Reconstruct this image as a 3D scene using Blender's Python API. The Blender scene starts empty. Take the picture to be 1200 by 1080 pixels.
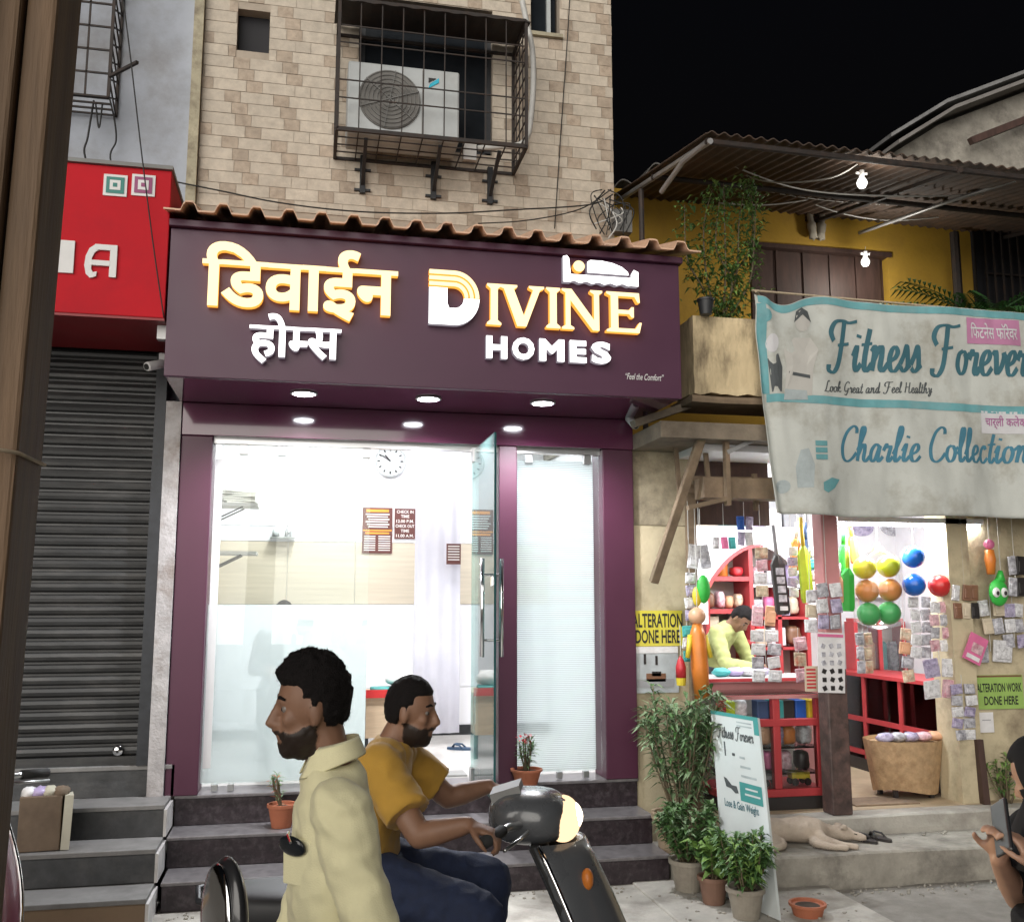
import bpy, bmesh, math, random
from mathutils import Vector as V, Matrix, Euler, noise
random.seed(11)
S = bpy.context.scene
COL = S.collection
R = math.radians

# ------------------------------------------------------------------ camera
FPX, YAW, PITCH = 1150.0, R(11.9), R(8.2)
CAM = V((0, 0, 1.75))
cd = bpy.data.cameras.new('camera')
cd.sensor_width = 36.0; cd.lens = 36.0 * FPX / 1200.0
cd.clip_start = 0.05; cd.clip_end = 500
cam = bpy.data.objects.new('camera', cd); COL.objects.link(cam)
cam.location = CAM; cam.rotation_euler = (R(90) + PITCH, 0, -YAW)
S.camera = cam

# ------------------------------------------------------------------ sky and street light
w = bpy.data.worlds.new('World'); S.world = w; w.use_nodes = True
nt = w.node_tree; bg = nt.nodes['Background']
sk = nt.nodes.new('ShaderNodeTexSky'); sk.sky_type = 'NISHITA'; sk.sun_disc = False
SUN_EL, SUN_AZ = R(10), R(-30)          # low soft light from the street side, a little to the left of the camera
sk.sun_elevation = R(-4); sk.sun_rotation = R(200)
nt.links.new(sk.outputs[0], bg.inputs[0]); bg.inputs[1].default_value = 0.1
ld = bpy.data.lights.new('street_glow', 'SUN'); ld.energy = 2.9; ld.angle = R(70); ld.color = (1.0, 0.95, 0.88)
lo = bpy.data.objects.new('street_glow', ld); COL.objects.link(lo)
dirv = V((-math.sin(SUN_AZ) * math.cos(SUN_EL), math.cos(SUN_AZ) * math.cos(SUN_EL), -math.sin(SUN_EL)))
lo.rotation_euler = dirv.to_track_quat('-Z', 'Y').to_euler()
lo.location = (-4, -4, 6)

S.view_settings.view_transform = 'Standard'; S.view_settings.look = 'None'
S.view_settings.gamma = 1.0; S.view_settings.exposure = 0.50; S.view_settings.use_curve_mapping = False
S.render.engine = 'CYCLES'
cy = S.cycles
cy.use_denoising = True; cy.max_bounces = 7; cy.transparent_max_bounces = 16; cy.diffuse_bounces = 3
cy.glossy_bounces = 3; cy.sample_clamp_indirect = 4.0; cy.caustics_reflective = False; cy.caustics_refractive = False

# ------------------------------------------------------------------ measuring: a picture point on the plane y = Y (or z = Z) as a world point
_f = V((math.sin(YAW) * math.cos(PITCH), math.cos(YAW) * math.cos(PITCH), math.sin(PITCH)))
_r = V((math.cos(YAW), -math.sin(YAW), 0)); _u = _r.cross(_f)
def _ray(px, py): return (px - 600) / FPX * _r - (py - 540) / FPX * _u + _f
def at(px, py, y): d = _ray(px, py); return CAM + d * (y / d.y)
def atz(px, py, z): d = _ray(px, py); return CAM + d * ((z - CAM.z) / d.z)
def XZ(px, py, y): p = at(px, py, y); return p.x, p.z

# ------------------------------------------------------------------ materials
MATS = {}
def _new(name):
    m = bpy.data.materials.new(name); m.use_nodes = True; MATS[name] = m
    return m, m.node_tree, m.node_tree.nodes['Principled BSDF']
def mat(name, col, rough=0.6, metal=0.0, var=0.12, scale=6.0, dirt=None, dscale=1.6, damt=0.5, bump=0.0, bscale=60, emit=None, estr=0.0,
        coat=0.0, spec=0.5, rnd=0.0, stretch=None, trans=0.0, sheen=0.0):
    """Principled material: base colour with noise variation, optional stains of a second colour, bump and per-object tint."""
    m, t, p = _new(name); N, L = t.nodes, t.links
    p.inputs['Roughness'].default_value = rough; p.inputs['Metallic'].default_value = metal
    p.inputs['Coat Weight'].default_value = coat; p.inputs['Specular IOR Level'].default_value = spec
    if sheen: p.inputs['Sheen Weight'].default_value = sheen
    geo = N.new('ShaderNodeNewGeometry'); co = geo.outputs['Position']
    if stretch:
        mp = N.new('ShaderNodeVectorMath'); mp.operation = 'MULTIPLY'; mp.inputs[1].default_value = stretch
        L.new(co, mp.inputs[0]); co = mp.outputs[0]
    c4 = (*col, 1)
    n1 = N.new('ShaderNodeTexNoise'); n1.inputs['Scale'].default_value = scale; n1.inputs['Detail'].default_value = 6; n1.inputs['Roughness'].default_value = .62
    L.new(co, n1.inputs['Vector'])
    rp = N.new('ShaderNodeValToRGB'); e = rp.color_ramp.elements
    e[0].position = .28; e[1].position = .72
    e[0].color = tuple(max(0, c * (1 - var)) for c in col) + (1,); e[1].color = tuple(min(1, c * (1 + var)) for c in col) + (1,)
    L.new(n1.outputs[0], rp.inputs[0]); out = rp.outputs[0]
    if dirt:
        n2 = N.new('ShaderNodeTexNoise'); n2.inputs['Scale'].default_value = dscale; n2.inputs['Detail'].default_value = 8; n2.inputs['Roughness'].default_value = .7
        L.new(co, n2.inputs['Vector'])
        r2 = N.new('ShaderNodeValToRGB'); r2.color_ramp.elements[0].position = .48; r2.color_ramp.elements[1].position = .70
        r2.color_ramp.elements[1].color = (damt, damt, damt, 1)
        L.new(n2.outputs[0], r2.inputs[0])
        mx = N.new('ShaderNodeMixRGB'); mx.inputs[2].default_value = (*dirt, 1)
        L.new(r2.outputs[0], mx.inputs[0]); L.new(out, mx.inputs[1]); out = mx.outputs[0]
    if rnd:
        oi = N.new('ShaderNodeObjectInfo'); mr = N.new('ShaderNodeMapRange')
        mr.inputs[3].default_value = 1 - rnd; mr.inputs[4].default_value = 1 + rnd
        L.new(oi.outputs['Random'], mr.inputs[0])
        mm = N.new('ShaderNodeVectorMath'); mm.operation = 'SCALE'
        L.new(out, mm.inputs[0]); L.new(mr.outputs[0], mm.inputs['Scale']); out = mm.outputs[0]
    L.new(out, p.inputs['Base Color'])
    if bump:
        nb = N.new('ShaderNodeTexNoise'); nb.inputs['Scale'].default_value = bscale; nb.inputs['Detail'].default_value = 5
        L.new(co, nb.inputs['Vector'])
        bp = N.new('ShaderNodeBump'); bp.inputs['Strength'].default_value = bump; bp.inputs['Distance'].default_value = .01
        L.new(nb.outputs[0], bp.inputs['Height']); L.new(bp.outputs[0], p.inputs['Normal'])
    rr = N.new('ShaderNodeMapRange'); rr.inputs[3].default_value = max(.02, rough - .08); rr.inputs[4].default_value = min(1, rough + .08)
    L.new(n1.outputs[0], rr.inputs[0]); L.new(rr.outputs[0], p.inputs['Roughness'])
    if emit:
        p.inputs['Emission Color'].default_value = (*emit, 1); p.inputs['Emission Strength'].default_value = estr
    if trans: p.inputs['Transmission Weight'].default_value = trans
    return m
def glow(name, col, strength):
    m, t, p = _new(name); t.nodes.remove(p)
    e = t.nodes.new('ShaderNodeEmission'); e.inputs[0].default_value = (*col, 1); e.inputs[1].default_value = strength
    t.links.new(e.outputs[0], t.nodes['Material Output'].inputs[0]); return m
def glassy(name, tint=(.93, .97, .96), refl=.10, film=0.0, filmcol=(.75, .82, .85), rough=.015, stripes=0, fres=1.0, thru=.6):
    """Thin architectural glass: clear with a mirror sheen; film = share of frosted film (diffuse and translucent)."""
    m, t, p = _new(name); N, L = t.nodes, t.links; N.remove(p)
    tr = N.new('ShaderNodeBsdfTransparent'); tr.inputs[0].default_value = (*tint, 1)
    gl = N.new('ShaderNodeBsdfGlossy'); gl.inputs['Roughness'].default_value = rough
    fr = N.new('ShaderNodeFresnel'); fr.inputs[0].default_value = 1.5
    mul = N.new('ShaderNodeMath'); mul.operation = 'MULTIPLY_ADD'; mul.inputs[1].default_value = fres; mul.inputs[2].default_value = refl * .4
    L.new(fr.outputs[0], mul.inputs[0])
    base = tr.outputs[0]
    if film:
        df = N.new('ShaderNodeBsdfDiffuse'); df.inputs[0].default_value = (*filmcol, 1)
        tl = N.new('ShaderNodeBsdfTranslucent'); tl.inputs[0].default_value = (*filmcol, 1)
        m1 = N.new('ShaderNodeMixShader'); m1.inputs[0].default_value = thru; L.new(df.outputs[0], m1.inputs[1]); L.new(tl.outputs[0], m1.inputs[2])
        m2 = N.new('ShaderNodeMixShader'); m2.inputs[0].default_value = film; L.new(base, m2.inputs[1]); L.new(m1.outputs[0], m2.inputs[2])
        if stripes:
            g = N.new('ShaderNodeNewGeometry'); wv = N.new('ShaderNodeTexWave'); wv.bands_direction = 'Z'; wv.inputs['Scale'].default_value = stripes
            wv.inputs['Distortion'].default_value = .5; wv.inputs['Detail'].default_value = 2; wv.inputs['Detail Scale'].default_value = .4
            L.new(g.outputs['Position'], wv.inputs['Vector'])
            mr = N.new('ShaderNodeMapRange'); mr.inputs[3].default_value = film - .28; mr.inputs[4].default_value = min(1, film + .12)
            L.new(wv.outputs['Fac'], mr.inputs[0]); L.new(mr.outputs[0], m2.inputs[0])
        base = m2.outputs[0]
    mx = N.new('ShaderNodeMixShader'); L.new(mul.outputs[0], mx.inputs[0]); L.new(base, mx.inputs[1]); L.new(gl.outputs[0], mx.inputs[2])
    L.new(mx.outputs[0], N['Material Output'].inputs[0]); return m

# ------------------------------------------------------------------ mesh building
ROOT = {}
class MB:
    def __init__(s): s.v = []; s.f = []; s.m = []
    def add(s, vs, fs, m=0):
        k = len(s.v); s.v += [V(v) for v in vs]; s.f += [tuple(i + k for i in f) for f in fs]; s.m += [m] * len(fs); return s
    def box(s, c, size, rot=None, m=0, taper=1.0):
        hx, hy, hz = size[0] / 2, size[1] / 2, size[2] / 2
        vs = [V((x * hx * (taper if z > 0 else 1), y * hy * (taper if z > 0 else 1), z * hz)) for z in (-1, 1) for y in (-1, 1) for x in (-1, 1)]
        if rot is not None:
            M3 = Euler(rot).to_matrix() if not isinstance(rot, Matrix) else rot
            vs = [M3 @ v for v in vs]
        return s.add([v + V(c) for v in vs], [(0, 2, 3, 1), (4, 5, 7, 6), (0, 1, 5, 4), (2, 6, 7, 3), (0, 4, 6, 2), (1, 3, 7, 5)], m)
    def bb(s, x0, x1, y0, y1, z0, z1, m=0):
        return s.box(((x0 + x1) / 2, (y0 + y1) / 2, (z0 + z1) / 2), (x1 - x0, y1 - y0, z1 - z0), None, m)
    def bar(s, a, b, wd, ht, m=0, up=V((0, 0, 1))):
        a, b = V(a), V(b); d = (b - a); l = d.length; d.normalize()
        if abs(d.dot(up)) > .99: up = V((0, 1, 0))
        sd = d.cross(up).normalized(); u2 = sd.cross(d)
        vs = [p + sd * (x * wd / 2) + u2 * (z * ht / 2) for p in (a, b) for x, z in ((-1, -1), (1, -1), (1, 1), (-1, 1))]
        return s.add(vs, [(0, 1, 2, 3), (7, 6, 5, 4), (0, 4, 5, 1), (1, 5, 6, 2), (2, 6, 7, 3), (3, 7, 4, 0)], m)
    def prism(s, poly, y0, y1, m=0, side=None):
        """polygon in (x, z), between y0 (front) and y1"""
        n = len(poly); vs = [(x, y0, z) for x, z in poly] + [(x, y1, z) for x, z in poly]
        s.add(vs, [tuple(range(n)), tuple(range(2 * n - 1, n - 1, -1))], m)
        k = len(s.v) - 2 * n
        for i in range(n):
            j = (i + 1) % n
            s.f.append((k + i, k + n + i, k + n + j, k + j)); s.m.append(m if side is None else side)
        return s
    def tube(s, pts, r, n=8, m=0, caps=True):
        pts = [V(p) for p in pts]; rs = r if isinstance(r, (list, tuple)) else [r] * len(pts)
        k = len(s.v); prev = None
        for i, p in enumerate(pts):
            t = (pts[min(i + 1, len(pts) - 1)] - pts[max(i - 1, 0)])
            if t.length < 1e-9: t = V((0, 0, 1))
            t.normalize()
            a = prev if prev is not None else (V((0, 0, 1)) if abs(t.z) < .9 else V((1, 0, 0)))
            a = (a - t * a.dot(t))
            if a.length < 1e-6: a = t.orthogonal()
            a.normalize(); b = t.cross(a); prev = a
            for j in range(n):
                g = 2 * math.pi * j / n
                s.v.append(p + (a * math.cos(g) + b * math.sin(g)) * rs[i])
        for i in range(len(pts) - 1):
            for j in range(n):
                s.f.append((k + i * n + j, k + i * n + (j + 1) % n, k + (i + 1) * n + (j + 1) % n, k + (i + 1) * n + j)); s.m.append(m)
        if caps:
            s.f.append(tuple(k + j for j in range(n))[::-1]); s.m.append(m)
            q = k + (len(pts) - 1) * n
            s.f.append(tuple(q + j for j in range(n))); s.m.append(m)
        return s
    def lathe(s, prof, n=20, c=(0, 0, 0), rot=None, m=0, jit=0):
        c = V(c); M3 = Euler(rot).to_matrix() if rot is not None else Matrix.Identity(3); k = len(s.v)
        for r, z in prof:
            for j in range(n):
                g = 2 * math.pi * j / n
                s.v.append(c + M3 @ V((r * math.cos(g), r * math.sin(g), z)))
        for i in range(len(prof) - 1):
            for j in range(n):
                s.f.append((k + i * n + j, k + i * n + (j + 1) % n, k + (i + 1) * n + (j + 1) % n, k + (i + 1) * n + j)); s.m.append(m)
        for i, fl in ((0, True), (len(prof) - 1, False)):
            if prof[i][0] > 1e-4:
                q = tuple(k + i * n + j for j in range(n)); s.f.append(q[::-1] if fl else q); s.m.append(m)
        return s
    def ball(s, c, r, n=16, h=10, rot=None, m=0, fn=None):
        if not isinstance(r, (tuple, list, V)): r = (r, r, r)
        c = V(c); M3 = Euler(rot).to_matrix() if rot is not None else Matrix.Identity(3)
        k = len(s.v)
        for i in range(h + 1):
            th = math.pi * i / h
            for j in range(n):
                g = 2 * math.pi * j / n
                d = V((math.sin(th) * math.cos(g), math.sin(th) * math.sin(g), -math.cos(th)))
                q = fn(d) if fn else 1
                s.v.append(c + M3 @ V((d.x * r[0] * q, d.y * r[1] * q, d.z * r[2] * q)))
        for i in range(h):
            for j in range(n):
                s.f.append((k + i * n + j, k + i * n + (j + 1) % n, k + (i + 1) * n + (j + 1) % n, k + (i + 1) * n + j)); s.m.append(m)
        return s
    def grid(s, fn, nu, nv, m=0):
        k = len(s.v)
        for j in range(nv + 1):
            for i in range(nu + 1): s.v.append(V(fn(i / nu, j / nv)))
        for j in range(nv):
            for i in range(nu):
                a = k + j * (nu + 1) + i; s.f.append((a, a + 1, a + nu + 2, a + nu + 1)); s.m.append(m)
        return s
    def sheet(s, fn, nu, nv, th, m=0):
        """closed sheet: fn(u, v) and the same moved by the vector th"""
        k = len(s.v); n1 = (nu + 1) * (nv + 1); th = V(th)
        s.grid(fn, nu, nv, m)
        s.v += [p + th for p in s.v[k:k + n1]]
        for j in range(nv):
            for i in range(nu):
                a = k + n1 + j * (nu + 1) + i; s.f.append((a, a + nu + 1, a + nu + 2, a + 1)); s.m.append(m)
        rim = [i for i in range(nu)] + [(j + 1) * (nu + 1) - 1 for j in range(nv)] + [nv * (nu + 1) + nu - i for i in range(nu)] + [(nv - j) * (nu + 1) for j in range(nv)]
        for a, b in zip(rim, rim[1:] + rim[:1]):
            s.f.append((k + a, k + n1 + a, k + n1 + b, k + b)); s.m.append(m)
        return s
    def build(s, name, mats, parent=None, smooth=False, local=False, bevel=0, label=None, cat=None, group=None, kind=None, fix=True, keep=False):
        me = bpy.data.meshes.new(name)
        vs = [v.copy() for v in s.v]; loc = V((0, 0, 0))
        if parent is not None and not local:
            inv = ROOT[parent.name].inverted(); vs = [inv @ v for v in vs]
        elif parent is None and not keep:
            lo_ = V((min(v.x for v in vs), min(v.y for v in vs), min(v.z for v in vs))); hi_ = V((max(v.x for v in vs), max(v.y for v in vs), max(v.z for v in vs)))
            loc = V(((lo_.x + hi_.x) / 2, (lo_.y + hi_.y) / 2, lo_.z)); vs = [v - loc for v in vs]
        me.from_pydata([tuple(v) for v in vs], [], s.f)
        if not isinstance(mats, (list, tuple)): mats = [mats]
        for q in mats: me.materials.append(MATS[q] if isinstance(q, str) else q)
        me.polygons.foreach_set('material_index', s.m)
        if fix:
            bm = bmesh.new(); bm.from_mesh(me); bmesh.ops.recalc_face_normals(bm, faces=bm.faces[:]); bm.to_mesh(me); bm.free()
        if smooth: me.polygons.foreach_set('use_smooth', [True] * len(me.polygons))
        me.update()
        o = bpy.data.objects.new(name, me); COL.objects.link(o); o.location = loc
        if parent is not None:
            o.parent = parent; ROOT[o.name] = ROOT[parent.name]
        else: ROOT[o.name] = Matrix.Translation(loc)
        if bevel:
            b = o.modifiers.new('bevel', 'BEVEL'); b.width = bevel; b.segments = 2; b.limit_method = 'ANGLE'; b.angle_limit = R(40)
        tag(o, label, cat, group, kind)
        return o
def tag(o, label=None, cat=None, group=None, kind=None):
    for k, v in (('label', label), ('category', cat), ('group', group), ('kind', kind)):
        if v: o[k] = v
    return o
def thing(name, label, cat, loc=(0, 0, 0), rz=0.0, group=None, kind=None):
    o = bpy.data.objects.new(name, None); COL.objects.link(o); o.empty_display_size = .05
    o.location = loc; o.rotation_euler = (0, 0, rz)
    ROOT[o.name] = Matrix.Translation(V(loc)) @ Matrix.Rotation(rz, 4, 'Z')
    return tag(o, label, cat, group, kind)
def copy_tree(o, loc=None, rz=None, label=None, parent=None, rot=None):
    c = o.copy(); COL.objects.link(c); c.parent = parent
    if loc is not None: c.location = loc
    if rz is not None: c.rotation_euler = (0, 0, rz)
    if rot is not None: c.rotation_euler = rot
    if label: c['label'] = label
    for ch in list(o.children): copy_tree(ch, parent=c)
    return c
def share(name, src, loc, parent, rot=None, mat_=None):
    """one more alike piece: an object with the same mesh data"""
    o = bpy.data.objects.new(name, src); COL.objects.link(o); o.parent = parent
    inv = ROOT[parent.name].inverted(); o.location = inv @ V(loc)
    if rot is not None: o.rotation_euler = rot
    if mat_:
        o.material_slots[0].link = 'OBJECT'; o.material_slots[0].material = MATS[mat_]
    ROOT[o.name] = ROOT[parent.name]
    return o
def lamp(name, kind, loc, energy, col=(1, 1, 1), size=.1, parent=None, aim=None, spot=None):
    l = bpy.data.lights.new(name, kind); l.energy = energy; l.color = col
    if kind == 'AREA': l.size = size
    else: l.shadow_soft_size = size
    if spot: l.spot_size = R(spot); l.spot_blend = .6
    o = bpy.data.objects.new(name, l); COL.objects.link(o); o.location = loc
    if aim is not None: o.rotation_euler = V(aim).to_track_quat('-Z', 'Y').to_euler()
    if parent is not None:
        o.parent = parent; o.location = ROOT[parent.name].inverted() @ V(loc)
    return o

# ------------------------------------------------------------------ writing
def text_geo(body, size=1.0, bold=0.0, extrude=0.0, shear=0.0, space=1.0, align='LEFT'):
    """vertices (x right, y up, z out) and faces of a line of type"""
    c = bpy.data.curves.new('line', 'FONT'); c.body = body; c.size = size; c.offset = bold; c.extrude = extrude; c.shear = shear
    c.space_character = space; c.align_x = align; c.resolution_u = 3; c.fill_mode = 'BOTH' if extrude else 'FRONT'
    o = bpy.data.objects.new('line', c); COL.objects.link(o)
    dg = bpy.context.evaluated_depsgraph_get(); e = o.evaluated_get(dg); me = e.to_mesh()
    vs = [v.co.copy() for v in me.vertices]; fs = [tuple(p.vertices) for p in me.polygons]
    e.to_mesh_clear(); bpy.data.objects.remove(o); bpy.data.curves.remove(c)
    return vs, fs
def fit_geo(vs, w=None, h=None):
    if not vs: return vs
    x0, x1 = min(v.x for v in vs), max(v.x for v in vs); y0, y1 = min(v.y for v in vs), max(v.y for v in vs)
    sx = w / (x1 - x0) if w else 1; sy = h / (y1 - y0) if h else sx
    if not w: sx = sy
    return [V(((v.x - x0) * sx, (v.y - y0) * sy, v.z)) for v in vs]
def text_on(mb, body, x0, z0, y, w=None, h=None, bold=0.0, shear=0, m=0, extrude=0.0, mapf=None, space=1.0):
    """flat or raised type on the plane y, lower left corner at x0, z0"""
    vs, fs = text_geo(body, 1.0, bold, 0, shear, space)
    if not vs: return mb
    vs = fit_geo(vs, w, h)
    if mapf: mb.add([mapf(v.x, v.y) for v in vs], fs, m)
    else: mb.add([(x0 + v.x, y, z0 + v.y) for v in vs], fs, m)
    return mb
def catmull(pts, n=6, closed=False):
    P = [V((*p, 0)) if len(p) == 2 else V(p) for p in pts]; out = []
    m = len(P)
    for i in range(m if closed else m - 1):
        a, b, c, d = (P[(i - 1) % m], P[i], P[(i + 1) % m], P[(i + 2) % m]) if closed else (P[max(i - 1, 0)], P[i], P[i + 1], P[min(i + 2, m - 1)])
        for k in range(n):
            t = k / n
            out.append(.5 * ((2 * b) + (c - a) * t + (2 * a - 5 * b + 4 * c - d) * t * t + (3 * b - a - 3 * c + d) * t ** 3))
    if not closed: out.append(P[-1])
    return out
GL = {   # a brush script: advance, strokes
 'F': (.80, [[(.46, .95), (.44, .60), (.36, .15), (.22, -.06), (.06, -.04), (.04, .08)], [(.16, .56), (.06, .74), (.16, .93), (.40, .98), (.62, .95), (.86, .99)], [(.30, .48), (.46, .50), (.66, .53)]]),
 'i': (.27, [[(.02, .28), (.12, .48), (.08, .14), (.14, 0), (.27, .14)], [(.15, .66), (.165, .72)]]),
 't': (.28, [[(.18, .84), (.10, .30), (.10, .06), (.18, 0), (.30, .14)], [(-.02, .52), (.28, .55)]]),
 'n': (.47, [[(.0, .38), (.08, .48), (.08, .30), (.04, 0)], [(.05, .15), (.18, .44), (.27, .46), (.28, .30), (.26, .08), (.34, 0), (.47, .14)]]),
 'e': (.36, [[(.04, .18), (.20, .26), (.27, .38), (.20, .48), (.09, .40), (.04, .20), (.10, .02), (.22, 0), (.36, .14)]]),
 's': (.34, [[(.0, .14), (.12, .34), (.20, .52), (.24, .30), (.24, .10), (.12, 0), (.02, .07)], [(.22, .05), (.34, .14)]]),
 'o': (.43, [[(.20, .47), (.08, .38), (.04, .16), (.14, 0), (.27, .06), (.33, .28), (.26, .44), (.17, .44)], [(.24, .42), (.34, .36), (.43, .42)]]),
 'r': (.34, [[(.0, .30), (.08, .48), (.10, .40), (.22, .42), (.20, .22), (.18, .06), (.24, 0), (.34, .14)]]),
 'v': (.42, [[(.0, .40), (.08, .47), (.12, .24), (.15, .03), (.26, .12), (.34, .34), (.32, .46)], [(.32, .44), (.38, .38), (.42, .42)]]),
 'C': (.66, [[(.60, .80), (.58, .94), (.44, .99), (.22, .80), (.08, .44), (.12, .10), (.28, -.02), (.48, .06), (.64, .24)]]),
 'h': (.47, [[(.02, .30), (.22, .80), (.20, .98), (.12, .90), (.08, .50), (.04, 0)], [(.05, .15), (.18, .44), (.27, .46), (.28, .30), (.26, .08), (.34, 0), (.47, .14)]]),
 'a': (.46, [[(.30, .42), (.18, .48), (.06, .32), (.04, .10), (.12, 0), (.22, .10), (.32, .44), (.29, .14), (.34, 0), (.46, .14)]]),
 'l': (.26, [[(.0, .20), (.16, .64), (.20, .92), (.12, .96), (.08, .60), (.07, .12), (.13, 0), (.26, .14)]]),
 'c': (.36, [[(.26, .38), (.20, .48), (.09, .38), (.04, .18), (.10, .02), (.22, 0), (.36, .14)]]),
 'L': (.60, [[(.50, .90), (.40, .98), (.28, .80), (.20, .30), (.10, .04), (.04, .02), (.20, .04), (.40, -.02), (.60, .10)]]),
 'k': (.44, [[(.02, .30), (.20, .80), (.18, .96), (.10, .80), (.04, 0)], [(.06, .26), (.22, .46), (.26, .36), (.10, .24), (.28, .02), (.44, .12)]]),
 'G': (.66, [[(.56, .82), (.50, .96), (.34, .96), (.12, .66), (.08, .28), (.22, .08), (.42, .20), (.50, .40), (.42, .0), (.28, -.22), (.10, -.16)]]),
 'd': (.46, [[(.28, .40), (.18, .48), (.06, .32), (.04, .10), (.12, 0), (.22, .10), (.34, .96), (.29, .14), (.34, 0), (.46, .14)]]),
 'H': (.74, [[(.16, .96), (.14, .50), (.06, .0)], [(.56, .96), (.50, .50), (.50, .06), (.60, 0), (.74, .14)], [(.06, .46), (.30, .52), (.56, .50)]]),
 'y': (.42, [[(.0, .40), (.08, .47), (.12, .16), (.20, .04), (.32, .46), (.26, -.10), (.12, -.28), (.06, -.14), (.42, .14)]]),
 ' ': (.30, [])}
def script_geo(body, thick=.085, thin=.035, slant=.16):
    vs, fs = [], []; x = 0; lay = 0
    for ch in body:
        adv, strokes = GL[ch]
        for st in strokes:
            p = catmull(st, 6); k = len(vs); lay = (lay + 1) % 5
            for i, q in enumerate(p):
                d = (p[min(i + 1, len(p) - 1)] - p[max(i - 1, 0)]).normalized()
                wd = thin + (thick - thin) * abs(d.y) ** 1.3
                nrm = V((-d.y, d.x, 0)) * wd / 2
                for sg in (1, -1):
                    z = q + nrm * sg; vs.append(V((x + z.x + z.y * slant, z.y, lay * .0005)))
            for i in range(len(p) - 1): fs.append((k + 2 * i, k + 2 * i + 1, k + 2 * i + 3, k + 2 * i + 2))
        x += adv
    return vs, fs
# ================================================================== materials of the place
mat('asphalt', (.26, .245, .22), .85, var=.25, scale=9, dirt=(.15, .14, .12), dscale=.9, damt=.6, bump=.5, bscale=90)
mat('concrete', (.40, .38, .34), .85, var=.22, scale=5, dirt=(.16, .14, .12), dscale=2.2, damt=.7, bump=.35, bscale=70)
mat('old_concrete', (.31, .29, .25), .9, var=.3, scale=5, dirt=(.09, .08, .07), dscale=2.8, damt=.8, bump=.6, bscale=45)
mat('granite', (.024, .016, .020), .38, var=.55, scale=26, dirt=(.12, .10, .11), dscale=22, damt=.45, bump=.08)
mat('granite_lit', (.15, .14, .145), .32, var=.4, scale=20, dirt=(.16, .15, .15), dscale=6, damt=.6)  # paler than the riser granite: light on the treads put into the colour
mat('slate', (.05, .052, .055), .55, var=.4, scale=9, dirt=(.12, .115, .11), dscale=4, damt=.5, bump=.15)
mat('slate_top', (.20, .195, .19), .6, var=.2, scale=8, dirt=(.09, .085, .08), dscale=3, damt=.6)
mat('tan_riser', (.23, .155, .095), .7, var=.2, scale=6, dirt=(.1, .075, .05), dscale=3)
mat('white_edge', (.52, .50, .49), .6, var=.15, scale=9, dirt=(.25, .23, .2), dscale=4)
mat('purple', (.066, .015, .036), .42, var=.06, scale=3, spec=.5)
mat('purple_sign', (.075, .024, .054), .42, var=.06, scale=3)
mat('purple_gloss', (.11, .03, .065), .12, var=.05, scale=3, coat=.6)
mat('terracotta_sheet', (.68, .44, .30), .5, var=.18, scale=7, dirt=(.45, .36, .32), dscale=3, damt=.5)
mat('brick_tile', (.53, .465, .38), .55, var=.16, scale=16, dirt=(.25, .19, .14), dscale=10, damt=.25, bump=.25, bscale=50, rnd=.07)
mat('brick_dark', (.42, .34, .262), .55, var=.2, scale=18, dirt=(.16, .11, .075), dscale=12, damt=.5, bump=.25, bscale=50, rnd=.12)
mat('grout', (.41, .35, .285), .9, var=.2)
mat('white_plaster', (.40, .43, .49), .85, var=.12, scale=3, dirt=(.17, .15, .12), dscale=1.3, damt=.55, bump=.25, bscale=30)
mat('cream_edge', (.44, .40, .29), .85, var=.2, scale=6, dirt=(.14, .11, .08), dscale=5, damt=.8, bump=.3)
mat('peeling', (.42, .40, .40), .85, var=.25, scale=9, dirt=(.17, .12, .09), dscale=3.5, damt=.9, bump=.4)
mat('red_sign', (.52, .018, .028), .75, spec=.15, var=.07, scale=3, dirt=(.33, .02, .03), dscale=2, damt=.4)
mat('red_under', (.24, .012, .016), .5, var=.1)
mat('white_paint', (.72, .72, .72), .55, var=.06, scale=5)
mat('shutter', (.040, .041, .042), .42, metal=.35, var=.18, scale=12, dirt=(.2, .19, .18), dscale=5, damt=.22, rnd=.15, stretch=(.5, 1, 2))
mat('dark_steel', (.03, .032, .036), .5, metal=.4, var=.3, scale=20)
mat('rusty_iron', (.028, .022, .02), .7, var=.4, scale=30, dirt=(.07, .035, .02), dscale=12)
mat('dark_room', (.012, .012, .016), .7, var=.2)
mat('dark_glass', (.015, .018, .022), .12, var=.2)
mat('ac_white', (.46, .49, .50), .45, var=.08, scale=7, dirt=(.36, .36, .34), dscale=3, damt=.4)
mat('fan_dark', (.16, .155, .145), .7, var=.2)
mat('ac_grey', (.20, .20, .195), .6, var=.15)
mat('pipe_white', (.55, .55, .53), .6, var=.15, dirt=(.25, .24, .22), dscale=8)
mat('black_cable', (.012, .012, .012), .6, var=.2)
mat('chrome', (.75, .75, .76), .12, metal=1.0, var=.04)
mat('steel', (.55, .56, .57), .3, metal=1.0, var=.06)
mat('plywood', (.15, .095, .055), .75, var=.28, scale=5, dirt=(.09, .055, .033), dscale=4, bump=.25, bscale=30, stretch=(6, 6, .5))
mat('twine', (.42, .34, .24), .9, var=.25, scale=60)
mat('wall_tile_white', (.80, .80, .83), .25, var=.02, scale=4)
mat('wall_tile_beige', (.58, .52, .42), .3, var=.12, scale=3, stretch=(.4, .4, 12))
mat('ceiling_white', (.8, .8, .8), .7, var=.03)
mat('floor_white', (.62, .60, .58), .2, var=.06)
mat('curtain', (.62, .62, .70), .8, var=.05)
glow('led_white', (.93, .95, 1.0), 70.0)
glow('led_panel', (1.0, .98, .96), 6.0)
glow('letter_warm', (1.0, .78, .40), 1.35)
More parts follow.
